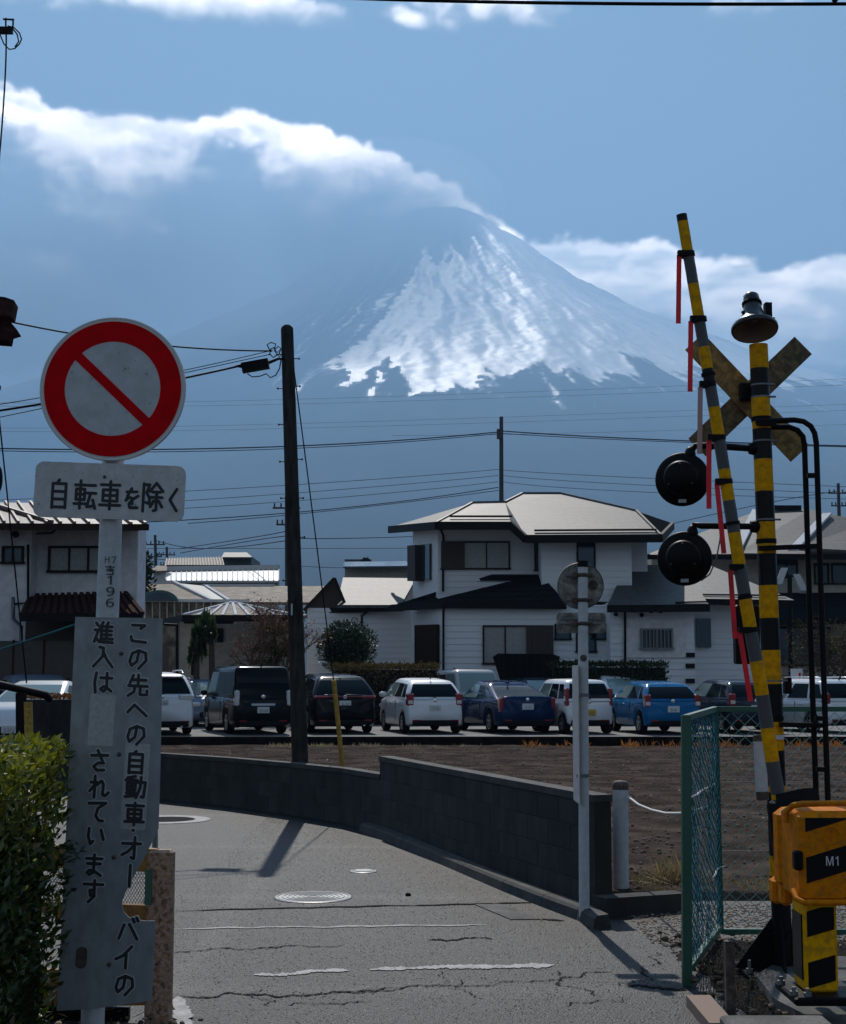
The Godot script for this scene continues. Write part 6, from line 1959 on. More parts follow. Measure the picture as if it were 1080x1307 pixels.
			part("rim", s, M.rim, tyre)
	# tail: lamps, plate, bumper trim
	var back := func(y: float) -> float: return L / 2 - d.get("tuck", 0.07) * smoothstep(0.5, 0.85, y)
	for x in [-1, 1]:
		var tl: Array = d.tail_lamp
		s = Shape.new()
		s.bevel_box(Vector3(x * (W / 2 * 0.925 - tl[0] / 2), tl[2], back.call(tl[2]) - 0.09), Vector3(tl[0], tl[1], 0.22), 0.03)
		part("tail_lamp", s, M[tl[3]], g)
		if tl.size() > 4:
			s = Shape.new()
			s.bevel_box(Vector3(x * (W / 2 * 0.925 - tl[0] / 2), tl[2] - tl[1] * 0.2, back.call(tl[2]) - 0.085), Vector3(tl[0] * 0.8, tl[1] * 0.35, 0.225), 0.02)
			part("reversing_lamp", s, M.lamp_clear, g)
		s = Shape.new()
		s.box(Vector3(x * (W / 2 - 0.3), 0.36, L / 2 - 0.012), Vector3(0.2, 0.05, 0.05))
		part("reflector", s, M.lamp_red, g)
		# mirrors, door handles, headlamps
		s = Shape.new()
		s.ball(Vector3(x * (W / 2 + 0.09), belt + 0.08, zf0 + 0.42), Vector3(0.1, 0.08, 0.06), 8, 10)
		part("door_mirror", s, paint, g)
		for z in [lerpf(zr0, zf0, 0.34), lerpf(zr0, zf0, 0.66)]:
			s = Shape.new()
			s.bevel_box(Vector3(x * (W / 2 * 0.995), belt - 0.13, z), Vector3(0.03, 0.03, 0.2), 0.008)
			part("door_handle", s, M[d.get("handle", d.paint)], g)
		for z in [lerpf(zr0, zf0, 0.42), lerpf(zr0, zf0, 0.84)]:
			s = Shape.new()
			s.box(Vector3(x * (W / 2 * 0.993), lerpf(0.3, belt, 0.5), z), Vector3(0.012, belt - 0.4, 0.012))
			part("door_gap", s, M.plastic_black, g)
		s = Shape.new()
		s.bevel_box(Vector3(x * (W / 2 * 0.74), hood - 0.17, -L / 2 + 0.2), Vector3(0.34, 0.15, 0.3), 0.04)
		part("headlamp", s, M.lamp_clear, g)
	s = Shape.new()
	s.bevel_box(Vector3(0, 0.3, L / 2 - 0.05), Vector3(W * 0.78, 0.16, 0.13), 0.03)
	part("bumper_trim", s, M.plastic_black, g)
	s = Shape.new()
	s.bevel_box(Vector3(0, 0.38, -L / 2 + 0.06), Vector3(W * 0.6, 0.2, 0.14), 0.03)
	part("grille", s, M.plastic_black, g)
	var py: float = d.plate
	for e in [[py, back.call(py) + 0.012, 0.0], [0.42, -L / 2 - 0.02, PI]]:
		s = Shape.new()
		s.bevel_box(Vector3(0, e[0], e[1]), Vector3(0.33, 0.165, 0.02), 0.004)
		var pl := part("number_plate", s, M[d.get("plate_mat", "plate_white")], g)
		text(pl, "plate_digits", d.get("digits", "30-88"), Vector3(0.01, e[0] - 0.02, e[1] + (0.0115 if e[2] == 0.0 else -0.0115)), 0.075, M.plate_ink, 0.9, "Droid Sans", Basis(Vector3.UP, e[2]))
	s = Shape.new()
	s.lathe([Vector2(0, 0.008), Vector2(0.045, 0.006), Vector2(0.055, 0.0)], 20, Transform3D(Basis(Vector3.RIGHT, PI / 2), Vector3(0, d.get("badge", py + 0.17), back.call(d.get("badge", py + 0.17)) + 0.004)))
	part("badge", s, M.chrome, g)
	s = Shape.new()
	s.bar(Vector3(0.03, hy.call(0.1, zr0), zr.call(0.12) + 0.03), Vector3(-0.22, hy.call(0.3, zr0), zr.call(0.3) + 0.03), 0.02, 0.015)
	part("rear_wiper", s, M.plastic_black, g)
	s = Shape.new()
	s.bar(Vector3(0, H - 0.02, zr1 - 0.15), Vector3(0, H + 0.05, zr1 - 0.06), 0.03, 0.05)
	part("aerial", s, M.plastic_black, g)
	# parts of some cars only
	if d.has("lamp_bar"):
		s = Shape.new()
		s.bevel_box(Vector3(0, d.lamp_bar, back.call(d.lamp_bar) - 0.03), Vector3(W * 0.8, 0.035, 0.09), 0.01)
		part("lamp_bar", s, M.lamp_red, g)
	if d.has("chrome_bar"):
		s = Shape.new()
		s.bevel_box(Vector3(0, d.chrome_bar, back.call(d.chrome_bar) + 0.01), Vector3(0.66, 0.06, 0.03), 0.008)
		part("chrome_bar", s, M.chrome, g)
	if d.has("spoiler"):
		s = Shape.new()
		s.bevel_box(Vector3(0, hy.call(0.97, zr1), zr1 + 0.07), Vector3(wt * 1.75, 0.04, 0.26), 0.015)
		part("spoiler", s, M[d.spoiler], g)
	if d.has("roof_rail"):
		for x in [-1, 1]:
			s = Shape.new()
			s.tube([Vector3(x * (wt - 0.08), H - 0.04, zr1 - 0.1), Vector3(x * (wt - 0.08), H + 0.035, zr1 - 0.25), Vector3(x * (wt - 0.08), H + 0.045, (zr1 + zf1) / 2), Vector3(x * (wt - 0.08), H + 0.035, zf1 + 0.3), Vector3(x * (wt - 0.08), H - 0.02, zf1 + 0.12)], 0.018, 0.018, 8)
			part("roof_rail", s, M.chrome, g)
	if d.has("exhaust"):
		s = Shape.new()
		s.tube([Vector3(W * 0.28, 0.24, L / 2 - 0.2), Vector3(W * 0.28, 0.24, L / 2 + 0.01)], 0.035, 0.035, 12)
		part("exhaust", s, M.chrome, g)
	return g


func tail_at(p: Vector3, turn: float, L: float) -> Vector3:
	return Vector3(p.x, 0.004, p.z) + Basis(Vector3.UP, turn) * Vector3(0, 0, -L / 2)


func build_cars() -> void:
	var front := "cars parked tail on along the edge of the field"
	var rear := "cars parked nose on in the row behind"
	var van := {"L": 4.7, "W": 1.7, "H": 1.86, "belt": 1.02, "deck": 1.02, "hood": 0.92, "cab": [0.05, 0.22, 1.35, 0.62], "nose": 0.85, "tail": 0.98, "tumble": 0.86, "tuck": 0.03, "corner": 0.1, "fall": 0.02, "rear_bow": 0.02, "glass_low": 0.1, "side": [0.0, 0.3, 0.66, 1.0], "paint": "paint_black", "tail_lamp": [0.14, 0.42, 0.98, "lamp_clear"], "plate": 0.66, "badge": 1.02, "chrome_bar": 0.8, "digits": "30-88", "handle": "chrome", "wheel": 0.32}
	make_car("parked_minivan", "tall black minivan with a chrome tail bar left of the utility pole", front, tail_at(Vector3(-4.307, 0.0, -40.529), 0.33, 4.7), 0.33, van)
	var suv := {"L": 4.7, "W": 1.83, "H": 1.69, "belt": 1.05, "hood": 0.98, "cab": [0.1, 0.62, 1.75, 1.0], "nose": 0.95, "tail": 1.0, "tumble": 0.76, "fall": 0.07, "paint": "paint_white", "tail_lamp": [0.42, 0.15, 1.0, "lamp_clear"], "plate": 0.86, "badge": 1.02, "digits": "34-85", "wheel": 0.36, "roof_rail": 1, "exhaust": 1, "spoiler": "paint_white"}
	make_car("parked_car", "white sport utility car just right of the torn notice board", front, tail_at(Vector3(-6.933, 0.0, -39.973), 0.3, 4.7), 0.3, suv)
	var cross := {"L": 4.74, "W": 1.855, "H": 1.66, "belt": 1.06, "hood": 0.98, "cab": [0.1, 0.72, 1.85, 1.05], "nose": 0.97, "tail": 1.03, "tumble": 0.72, "fall": 0.1, "paint": "paint_black", "tail_lamp": [0.4, 0.09, 1.0, "lamp_red"], "lamp_bar": 1.01, "plate": 0.82, "badge": 1.0, "digits": "6-18", "wheel": 0.36, "exhaust": 1}
	make_car("parked_car", "black sloping back crossover with a full width red lamp bar", front, tail_at(Vector3(-2.12, 0.0, -41.102), 0.24, 4.74), 0.24, cross)
	var hatch := {"L": 4.1, "W": 1.695, "H": 1.53, "belt": 0.97, "hood": 0.88, "cab": [0.06, 0.5, 1.75, 0.85], "nose": 0.85, "tail": 0.65, "tumble": 0.73, "fall": 0.08, "paint": "paint_white", "tail_lamp": [0.2, 0.34, 0.93, "lamp_red", 1], "plate": 0.7, "badge": 0.9, "digits": "3-10", "side": [0.0, 0.2, 0.56, 1.0], "wheel": 0.3}
	make_car("parked_car", "white hatchback with red lamps, second car right of the utility pole", front, tail_at(Vector3(0.343, 0.0, -41.102), 0.22, 4.1), 0.22, hatch)
	var lift := {"L": 4.54, "W": 1.76, "H": 1.47, "belt": 0.94, "deck": 1.04, "hood": 0.84, "cab": [0.22, 1.6, 1.75, 0.85], "nose": 0.93, "tail": 0.92, "tumble": 0.7, "fall": 0.1, "rear_bow": 0.02, "paint": "paint_navy", "tail_lamp": [0.13, 0.42, 0.78, "lamp_red"], "plate": 0.74, "badge": 0.93, "digits": "2-57", "spoiler_low": 1, "side": [0.0, 0.18, 0.55, 1.0], "wheel": 0.31}
	make_car("parked_car", "dark blue liftback saloon left of the slim signpost", front, tail_at(Vector3(2.89, 0.0, -41.102), 0.27, 4.54), 0.27, lift)
	var kei := {"L": 3.4, "W": 1.475, "H": 1.5, "belt": 0.92, "hood": 0.86, "cab": [0.04, 0.3, 1.2, 0.6], "nose": 0.6, "tail": 0.4, "tumble": 0.8, "paint": "paint_white", "tail_lamp": [0.11, 0.5, 1.0, "lamp_red"], "plate": 0.58, "badge": 0.86, "digits": "5-28", "plate_mat": "plate_yellow", "side": [0.0, 0.22, 0.58, 1.0], "wheel": 0.27}
	make_car("parked_car", "small white car with a yellow number plate behind the slim signpost", front, tail_at(Vector3(4.582, 0.0, -41.102), 0.24, 3.4), 0.24, kei)
	var aqua := {"L": 4.0, "W": 1.695, "H": 1.45, "belt": 0.94, "hood": 0.84, "cab": [0.06, 0.55, 1.75, 0.8], "nose": 0.85, "tail": 0.62, "tumble": 0.72, "fall": 0.08, "paint": "paint_blue", "tail_lamp": [0.17, 0.36, 0.9, "lamp_red", 1], "plate": 0.68, "badge": 0.9, "digits": "8-41", "side": [0.0, 0.16, 0.55, 1.0], "wheel": 0.3}
	make_car("parked_car", "bright blue hatchback left of the green mesh fence", front, tail_at(Vector3(6.776, 0.0, -40.529), 0.15, 4.0), 0.15, aqua)
	var dark := hatch.duplicate()
	dark.merge({"paint": "paint_slate", "digits": "7-02", "L": 4.2, "H": 1.5, "roof_paint": "paint_slate"}, true)
	make_car("parked_car", "dark slate hatchback behind the barrier arm", front, tail_at(Vector3(9.163, 0.0, -41.102), 0.17, 4.2), 0.17, dark)
	var wagon := kei.duplicate()
	wagon.merge({"L": 4.3, "W": 1.69, "H": 1.5, "cab": [0.05, 0.4, 1.7, 0.8], "nose": 0.8, "tail": 0.8, "digits": "4-63", "plate_mat": "plate_white", "tail_lamp": [0.16, 0.3, 0.95, "lamp_red"], "wheel": 0.3, "roof_rail": 1}, true)
	make_car("parked_car", "white estate car behind the black conduits at the right edge", front, tail_at(Vector3(11.901, 0.0, -41.691), 0.35, 4.3), 0.35, wagon)
	# the row behind shows noses and windscreens
	var sedan := {"L": 4.5, "W": 1.74, "H": 1.46, "belt": 0.94, "hood": 0.86, "cab": [0.6, 1.3, 1.8, 0.95], "nose": 0.9, "tail": 0.95, "tumble": 0.72, "paint": "paint_silver", "tail_lamp": [0.3, 0.16, 0.82, "lamp_red"], "plate": 0.7, "wheel": 0.31, "digits": "1-94"}
	var back := PI + 0.3
	make_car("parked_car", "silver car whose roof shows above the white hatchback", rear, Vector3(-0.604, 0.0, -50.356) * Vector3(1, 0, 1), back, sedan.merged({"H": 1.52}, true))
	make_car("parked_car", "pale boxy van behind the white hatchback and the dark blue liftback", rear, Vector3(1.523, 0.0, -50.356) * Vector3(1, 0, 1), back, kei.merged({"H": 1.82, "W": 1.6, "belt": 1.0, "tumble": 0.88, "cab": [0.03, 0.12, 0.95, 0.5], "paint": "paint_silver", "digits": "9-36"}, true))
	make_car("parked_car", "slate saloon showing above the dark blue liftback", rear, Vector3(3.874, 0.0, -51.245) * Vector3(1, 0, 1), back, sedan.merged({"paint": "paint_slate", "H": 1.56, "digits": "6-70"}, true))
	make_car("parked_car", "white van like car showing above the small white car with the yellow plate", rear, Vector3(6.484, 0.0, -50.356) * Vector3(1, 0, 1), back, hatch.merged({"H": 1.62, "digits": "2-29", "belt": 0.98}, true))
	make_car("parked_car", "steel blue car between the white sport utility car and the black minivan", rear, Vector3(-7.052, 0.0, -48.669) * Vector3(1, 0, 1), back, hatch.merged({"paint": "paint_steel", "digits": "8-15", "H": 1.5, "roof_rail": 1}, true))
	make_car("parked_car", "pearl white car facing us between hedge and notice board", "", Vector3(-8.646, 0.0, -34.32) * Vector3(1, 0, 1), PI - 0.12, hatch.merged({"digits": "5-51", "H": 1.47, "W": 1.72}, true))
	make_car("parked_car", "silver blue car with a glinting roof behind the pearl white car", "", Vector3(-9.826, 0.0, -37.891) * Vector3(1, 0, 1), PI + 0.5, sedan.merged({"paint": "paint_steel", "H": 1.62, "digits": "4-40"}, true))


# ---------------------------------------------------------------- poles and wires
func wire(called: String, label: String, pts: Array, r: float, m: Material, group := "") -> void:
	var q := []
	if pts.size() == 3:
		# the middle point is on the curve
		var c: Vector3 = pts[1] * 2.0 - (pts[0] + pts[2]) * 0.5
		for k in 17:
			var t := k / 16.0
			q.append(pts[0].lerp(c, t).lerp(c.lerp(pts[2], t), t))
	else:
		q = pts
	var s := Shape.new(pts[0])
	s.tube(q, r, r, 6)
	lone(called, s, m, label, "wire", group)


func build_poles_and_wires() -> void:
	var g := thing("utility_pole", "dark concrete utility pole standing behind the bend of the block wall", "utility pole", Vector3(-1.37, 0, -17))
	var a := Vector3(-1.372, 0, -17)
	var b := Vector3(-1.584, 5.551, -17.0)
	var up := func(py: float) -> Vector3: return Vector3(-1.388, 0.608, -17.0).lerp(b, (968.0 - py) / 548.0)
	var s := Shape.new(g.position)
	s.tube([a, up.call(968), up.call(700), b, b + Vector3(0, 0.025, 0)], 0.104, 0.062, 24)
	part("shaft", s, M.pole_concrete, g)
	s = Shape.new(g.position)
	s.ball(b + Vector3(0, 0.01, 0), Vector3(0.06, 0.045, 0.06), 8, 20)
	part("cap", s, M.pole_concrete, g)
	for y in [449.5, 474.0, 508.5, 459.0]:
		s = Shape.new(g.position)
		var r := lerpf(0.066, 0.1, (y - 420.0) / 548.0)
		s.tube([up.call(y - 0.8), up.call(y + 0.8)], r + 0.003, r + 0.003, 24)
		part("steel_band", s, M.zinc if y != 459.0 else M.dark_metal, g)
	for q in [[498, -1], [495, 1], [545, -1], [593, -1], [590, 1], [459, 1], [640, 1], [690, 1], [640, -1], [745, -1]]:
		s = Shape.new(g.position)
		var p: Vector3 = up.call(float(q[0]))
		s.tube([p, p + Vector3(q[1] * 0.125, 0, 0)], 0.006, 0.006, 6)
		s.ball(p + Vector3(q[1] * 0.128, 0, 0), Vector3(0.012, 0.014, 0.012), 5, 6)
		part("step_bolt", s, M.dark_metal, g)
	s = Shape.new(g.position)
	s.box(Vector3(-1.487, 2.281, -16.88), Vector3(0.02, 0.13, 0.003))
	part("number_label", s, M.sticker, g)
	# splice case and coils
	g = thing("cable_splice", "black splice case hanging on the cable left of the utility pole", "cable box", Vector3(-1.937, 5.084, -16.9))
	s = Shape.new(g.position)
	s.bar(Vector3(-2.09, 5.065, -16.9), Vector3(-1.783, 5.121, -16.9), 0.11, 0.11)
	part("case", s, M.plastic_black, g)
	s = Shape.new(g.position)
	s.tube([Vector3(-2.172, 5.088, -16.9), Vector3(-2.072, 5.093, -16.9)], 0.008, 0.03, 8)
	s.tube([Vector3(-1.783, 5.13, -16.9), Vector3(-1.675, 5.176, -16.9), Vector3(-1.598, 5.187, -16.95)], 0.02, 0.012, 8)
	part("case_end", s, M.plastic_black, g)
	pipes(g, "loose_cable", [[Vector3(-2.026, 5.001, -16.9), Vector3(-1.971, 4.964, -16.9), Vector3(-1.881, 4.973, -16.9), Vector3(-1.809, 5.001, -16.9), Vector3(-1.763, 4.955, -16.9), Vector3(-1.7, 4.983, -16.9), Vector3(-1.656, 5.065, -16.9), Vector3(-1.639, 5.176, -16.9)], [Vector3(-1.767, 5.268, -16.9), Vector3(-1.804, 5.342, -16.9), Vector3(-1.759, 5.37, -16.9), Vector3(-1.704, 5.351, -16.9), Vector3(-1.713, 5.305, -16.9), Vector3(-1.758, 5.296, -16.9), Vector3(-1.775, 5.231, -16.9), Vector3(-1.73, 5.194, -16.9), Vector3(-1.667, 5.231, -16.9), Vector3(-1.64, 5.296, -16.9), Vector3(-1.677, 5.324, -16.9), Vector3(-1.722, 5.277, -16.9), Vector3(-1.657, 5.194, -16.9), Vector3(-1.613, 5.268, -16.9)], [Vector3(-1.741, 5.337, -17.0), Vector3(-1.695, 5.272, -17.0), Vector3(-1.641, 5.328, -17.0), Vector3(-1.622, 5.253, -17.0), Vector3(-1.713, 5.244, -17.0)]], 0.007, M.wire_black)
	# guy wire and its guard
	wire("guy_wire", "thin guy wire from the utility pole down to its yellow guard", [Vector3(-1.493, 5.065, -16.9), Vector3(-1.258, 3.267, -17.1), Vector3(-1.031, 1.469, -17.3)], 0.008, M.wire_black)
	s = Shape.new(Vector3(-0.904, 0.525, -17.4))
	s.tube([Vector3(-1.031, 1.487, -17.3), Vector3(-0.898, 0.213, -17.4)], 0.027, 0.027, 14)
	lone("guy_guard", s, M.guard_yellow, "leaning yellow plastic guard on the guy wire right of the utility pole", "guard")
	# cables of the pole
	wire("cable", "thick black cable running left from the splice case behind the round sign", [Vector3(-4.641, 4.176, -15.0), Vector3(-3.293, 4.584, -15.8), Vector3(-2.154, 5.084, -16.9)], 0.013, M.wire_black)
	wire("cable", "upper twisted cable running left from the pole behind the round sign", [Vector3(-4.365, 5.09, -14.5), Vector3(-3.096, 5.072, -15.6), Vector3(-1.749, 5.268, -16.9)], 0.009, M.wire_black)
	wire("cable", "thin service wire between the upper cable and the splice cable", [Vector3(-4.582, 4.204, -14.8), Vector3(-3.211, 4.679, -15.8), Vector3(-1.74, 5.277, -16.9)], 0.005, M.wire_black)
	wire("cable", "slack service wire just under the splice cable at the left", [Vector3(-4.515, 4.018, -14.6), Vector3(-3.869, 4.276, -15.1), Vector3(-3.126, 4.661, -15.8), Vector3(-1.757, 5.231, -16.9)], 0.005, M.wire_black)
	wire("cable", "thick dark cable crossing the very top of the picture", [Vector3(-0.545, 5.785, -9.0), Vector3(1.14, 5.746, -9.0), Vector3(3.271, 5.748, -9.0)], 0.011, M.wire_black)
	s = Shape.new(Vector3(2.608, 5.769, -9.0))
	s.bevel_box(Vector3(2.608, 5.79, -9.0), Vector3(0.035, 0.06, 0.035), 0.005)
	lone("cable_tap", s, M.wire_black, "small black clamp on the cable at the top right corner", "cable clamp")
	# bracket and drop wire at the top left
	g = thing("cross_arm", "dark bracket end with looped wire at the top left corner", "bracket", Vector3(-3.561, 6.916, -12.0))
	s = Shape.new(g.position)
	s.bar(Vector3(-4.353, 6.93, -12.0), Vector3(-3.455, 6.923, -12.0), 0.05, 0.05)
	part("arm", s, M.dark_metal, g)
	bars(g, "insulator_bracket", [[Vector3(-3.515, 7.033, -12.0), Vector3(-3.511, 6.902, -12.0)], [Vector3(-3.452, 7.026, -12.0), Vector3(-3.453, 6.944, -12.0)], [Vector3(-3.538, 7.023, -12.0), Vector3(-3.445, 7.019, -12.0)]], 0.012, 0.012, M.dark_metal)
	pipes(g, "wire_loop", [[Vector3(-3.56, 6.889, -12.0), Vector3(-3.524, 6.806, -12.0), Vector3(-3.477, 6.758, -12.0), Vector3(-3.431, 6.765, -12.0), Vector3(-3.393, 6.806, -12.0), Vector3(-3.377, 6.847, -12.0), Vector3(-3.396, 6.902, -12.0), Vector3(-3.443, 6.95, -12.0), Vector3(-3.496, 6.964, -12.0)], [Vector3(-3.456, 6.944, -12.0), Vector3(-3.415, 6.889, -12.0), Vector3(-3.4, 6.827, -12.0), Vector3(-3.431, 6.779, -12.0)]], 0.006, M.wire_black)
	wire("drop_wire", "thin wire hanging from the bracket at the top left edge", [Vector3(-3.508, 6.902, -12.0), Vector3(-3.506, 6.436, -12.0), Vector3(-3.536, 5.724, -12.0)], 0.007, M.wire_black)
	wire("drop_wire", "thin sagging wire beside the left house down towards the handrail", [Vector3(-3.212, 3.701, -11.0), Vector3(-3.271, 3.18, -11.5), Vector3(-3.175, 1.466, -12.0)], 0.006, M.wire_black)
	wire("rope", "taut green cord from the notice board to the left edge", [Vector3(-1.911, 1.595, -6.4), Vector3(-1.652, 1.666, -6.3), Vector3(-1.446, 1.725, -6.2)], 0.004, M.net_teal)
	# eave of a near building
	g = thing("roof_corner", "dark ragged corner of a tiled eave at the left edge", "roof", Vector3(-2.612, 3.719, -9.0))
	s = Shape.new(g.position)
	s.slab([Vector3(-2.779, 3.776, -8.6), Vector3(-2.587, 3.847, -9.0), Vector3(-2.557, 3.853, -9.1), Vector3(-2.545, 3.728, -9.0), Vector3(-2.773, 3.62, -8.6)], Vector3(0, -0.02, -0.1))
	s.slab([Vector3(-2.807, 3.678, -8.7), Vector3(-2.574, 3.724, -9.0), Vector3(-2.531, 3.663, -9.1), Vector3(-2.551, 3.625, -9.0), Vector3(-2.559, 3.576, -9.0), Vector3(-2.802, 3.535, -8.7)], Vector3(0, -0.02, -0.1))
	part("eave", s, M.tile_brown, g)
	# black fittings at the left edge
	s = Shape.new(Vector3(-3.477, 3.868, -12.0))
	s.ball(Vector3(-3.484, 3.868, -12.0), Vector3(0.03, 0.035, 0.03), 6, 8)
	s.ball(Vector3(-3.338, 3.058, -11.6), Vector3(0.035, 0.11, 0.03), 8, 8)
	lone("insulator", s, M.plastic_black, "dark insulators on the hanging wire at the left edge", "insulator")
	# far poles
	for q in [[Vector3(4.492, 9.379, -85.0), Vector3(4.534, 16.573, -85.0), 0.16, "far dark utility pole rising behind the white house roof"], [Vector3(-7.28, 5.535, -80.0), Vector3(-7.382, 11.386, -80.0), 0.15, "far utility pole half hidden behind the near concrete pole"], [Vector3(-19.684, 7.627, -110.0), Vector3(-19.889, 12.105, -110.0), 0.14, "far pole with a cross arm left of the bright metal roof"], [Vector3(-22.305, 8.741, -130.0), Vector3(-22.455, 12.999, -130.0), 0.15, "smaller far pole beside the one left of the bright roof"], [Vector3(29.521, 11.233, -105.0), Vector3(29.537, 15.318, -105.0), 0.15, "far pole behind the grey roofed house at the right edge"]]:
		g = thing("utility_pole", q[3], "utility pole", q[0], "")
		s = Shape.new(g.position)
		s.tube([q[0] * Vector3(1, 0, 1), q[0], q[1]], q[2] * 1.1, q[2] * 0.7, 10)
		part("shaft", s, M.pole_far, g)
		var top: Vector3 = q[1]
		for k in (0 if q[2] == 0.16 else 2):
			s = Shape.new(g.position)
			var h := top - Vector3(0, 0.7 + 0.9 * k, 0)
			s.bar(h - Vector3(0.75 - 0.2 * k, 0, 0), h + Vector3(0.75 - 0.2 * k, 0, 0), 0.09, 0.09)
			for x in [-0.65, -0.3, 0.3, 0.65]:
				s.tube([h + Vector3(x * (1.0 - 0.25 * k), 0.04, 0), h + Vector3(x * (1.0 - 0.25 * k), 0.26, 0)], 0.05, 0.05, 6)
			part("cross_arm", s, M.pole_far, g)
	s = Shape.new(Vector3(4.382, 15.484, -84.8))
	s.bar(Vector3(4.406, 15.804, -84.8), Vector3(4.403, 15.255, -84.8), 0.3, 0.3, Vector3.BACK)
	lone("pole_box", s, M.pole_far, "dark bracket box near the top of the far pole behind the white house", "bracket")
	# lines from the far pole behind the white house
	var n := 0
	for q in [[Vector3(-22.353, 12.44, -70.0), Vector3(-8.717, 13.69, -78.0), Vector3(4.529, 15.7, -85.0), 0.035], [Vector3(-22.349, 12.327, -70.0), Vector3(-8.716, 13.564, -78.0), Vector3(4.529, 15.609, -85.0), 0.022], [Vector3(4.529, 15.746, -85.0), Vector3(13.972, 14.713, -82.0), Vector3(27.396, 13.648, -78.0), 0.035], [Vector3(4.529, 15.609, -85.0), Vector3(13.971, 14.625, -82.0), Vector3(27.395, 13.606, -78.0), 0.022], [Vector3(-22.134, 10.09, -72.0), Vector3(-8.278, 11.598, -78.0), Vector3(4.426, 13.506, -85.0), 0.015], [Vector3(-22.115, 9.514, -72.0), Vector3(-8.272, 11.139, -78.0), Vector3(4.334, 13.141, -85.0), 0.015], [Vector3(-22.106, 9.246, -72.0), Vector3(-8.268, 10.723, -78.0), Vector3(4.331, 12.777, -85.0), 0.015], [Vector3(-22.093, 8.862, -72.0), Vector3(-8.26, 10.099, -78.0), Vector3(4.33, 12.459, -85.0), 0.026], [Vector3(-12.065, 9.433, -76.0), Vector3(-4.603, 10.462, -79.0), Vector3(4.329, 12.277, -85.0), 0.02], [Vector3(4.606, 13.46, -85.0), Vector3(12.191, 12.598, -82.0), Vector3(27.309, 11.389, -78.0), 0.015], [Vector3(4.604, 13.141, -85.0), Vector3(12.185, 12.203, -82.0), Vector3(27.296, 11.056, -78.0), 0.015], [Vector3(4.602, 12.777, -85.0), Vector3(12.178, 11.809, -82.0), Vector3(27.286, 10.806, -78.0), 0.015]]:
		wire("power_line", ["upper bundle left of the far pole behind the white house", "thin mate under the upper bundle left of the far pole", "upper bundle right of the far pole behind the white house", "thin mate under the upper bundle right of the far pole", "first of the lower lines left of the far pole", "second of the lower lines left of the far pole", "third of the lower lines left of the far pole", "thick fourth of the lower lines left of the far pole", "lowest line sloping left from the far pole", "first lower line right of the far pole", "second lower line right of the far pole", "third lower line right of the far pole"][n], [q[0], q[1], q[2]], q[3], M.wire_far, "lines of the far pole")
		n += 1
	# transmission lines across the mountain
	n = 0
	for q in [[Vector3(-121.768, 72.997, -380.0), Vector3(-29.913, 77.41, -400.0), Vector3(151.877, 90.344, -430.0)], [Vector3(-121.739, 72.173, -380.0), Vector3(-29.903, 76.11, -400.0), Vector3(151.804, 88.473, -430.0)], [Vector3(-121.53, 66.214, -380.0), Vector3(-29.858, 70.7, -400.0), Vector3(151.579, 82.637, -430.0)], [Vector3(-121.501, 65.394, -380.0), Vector3(-29.848, 69.404, -400.0), Vector3(151.506, 80.774, -430.0)], [Vector3(-8.097, 63.959, -380.0), Vector3(55.415, 68.325, -400.0), Vector3(151.344, 76.587, -430.0)]]:
		wire("transmission_line", ["topmost", "second", "third", "fourth", "lowest, shorter"][n] + " faint transmission line across the mountain", q, 0.035, M.wire_far, "transmission lines across the mountain")
		n += 1
	n = 0
	for q in [[Vector3(-38.028, 14.609, -150.0), Vector3(-8.715, 14.609, -150.0), Vector3(1.585, 14.688, -150.0)], [Vector3(-11.816, 12.105, -140.0), Vector3(-6.645, 11.883, -140.0), Vector3(1.477, 11.957, -140.0)], [Vector3(-26.001, 12.623, -120.0), Vector3(-21.798, 11.062, -118.0), Vector3(-15.197, 10.97, -120.0)], [Vector3(-18.004, 10.763, -110.0), Vector3(-12.153, 10.663, -100.0), Vector3(-7.359, 9.17, -80.0)], [Vector3(-18.01, 11.113, -110.0), Vector3(-12.156, 10.876, -100.0), Vector3(-7.362, 9.425, -80.0)], [Vector3(-7.274, 9.085, -80.0), Vector3(-4.281, 9.986, -90.0), Vector3(3.49, 12.164, -110.0)], [Vector3(29.463, 14.756, -105.0), Vector3(24.485, 13.915, -105.0), Vector3(17.78, 12.46, -105.0)], [Vector3(29.458, 14.588, -105.0), Vector3(32.31, 14.925, -105.0), Vector3(36.775, 15.149, -105.0)], [Vector3(-19.765, 11.696, -110.0), Vector3(-17.007, 11.55, -115.0), Vector3(-7.356, 8.916, -80.0)]]:
		wire("power_line", ["pale level line low over the far town", "line over the far workshop", "sagging line from the left far pole past the bright roof", "first line rising from the left to the half hidden pole", "second line rising from the left to the half hidden pole", "line right of the half hidden pole", "line left of the right edge pole", "line right of the right edge pole", "slack line between the left far pole and the half hidden pole"][n], q, 0.026, M.wire_far, "lines over the far town")
		n += 1
	# floodlight pole and notice by the right house
	g = thing("floodlight_pole", "slim dark pole with two white floodlights in front of the grey roofed house", "lamp post", Vector3(14.247, 1.093, -58.0))
	pipes(g, "shaft", [[Vector3(14.234, 0.642, -58.0), Vector3(14.308, 5.526, -58.0)]], 0.09, M.dark_metal)
	for q in [[Vector3(13.969, 5.434, -58.0), -0.5], [Vector3(14.696, 5.189, -58.0), 0.6]]:
		s = Shape.new(g.position)
		s.block(q[0], Vector3(0.13, 0, 0.02), Vector3(q[1] * -0.25, 0.32, 0), Vector3(0, 0.05, 0.12))
		part("floodlight", s, M.post_plain, g)
	bars(g, "arm", [[Vector3(14.063, 5.526, -58.0), Vector3(14.612, 5.464, -58.0)]], 0.08, 0.08, M.dark_metal)
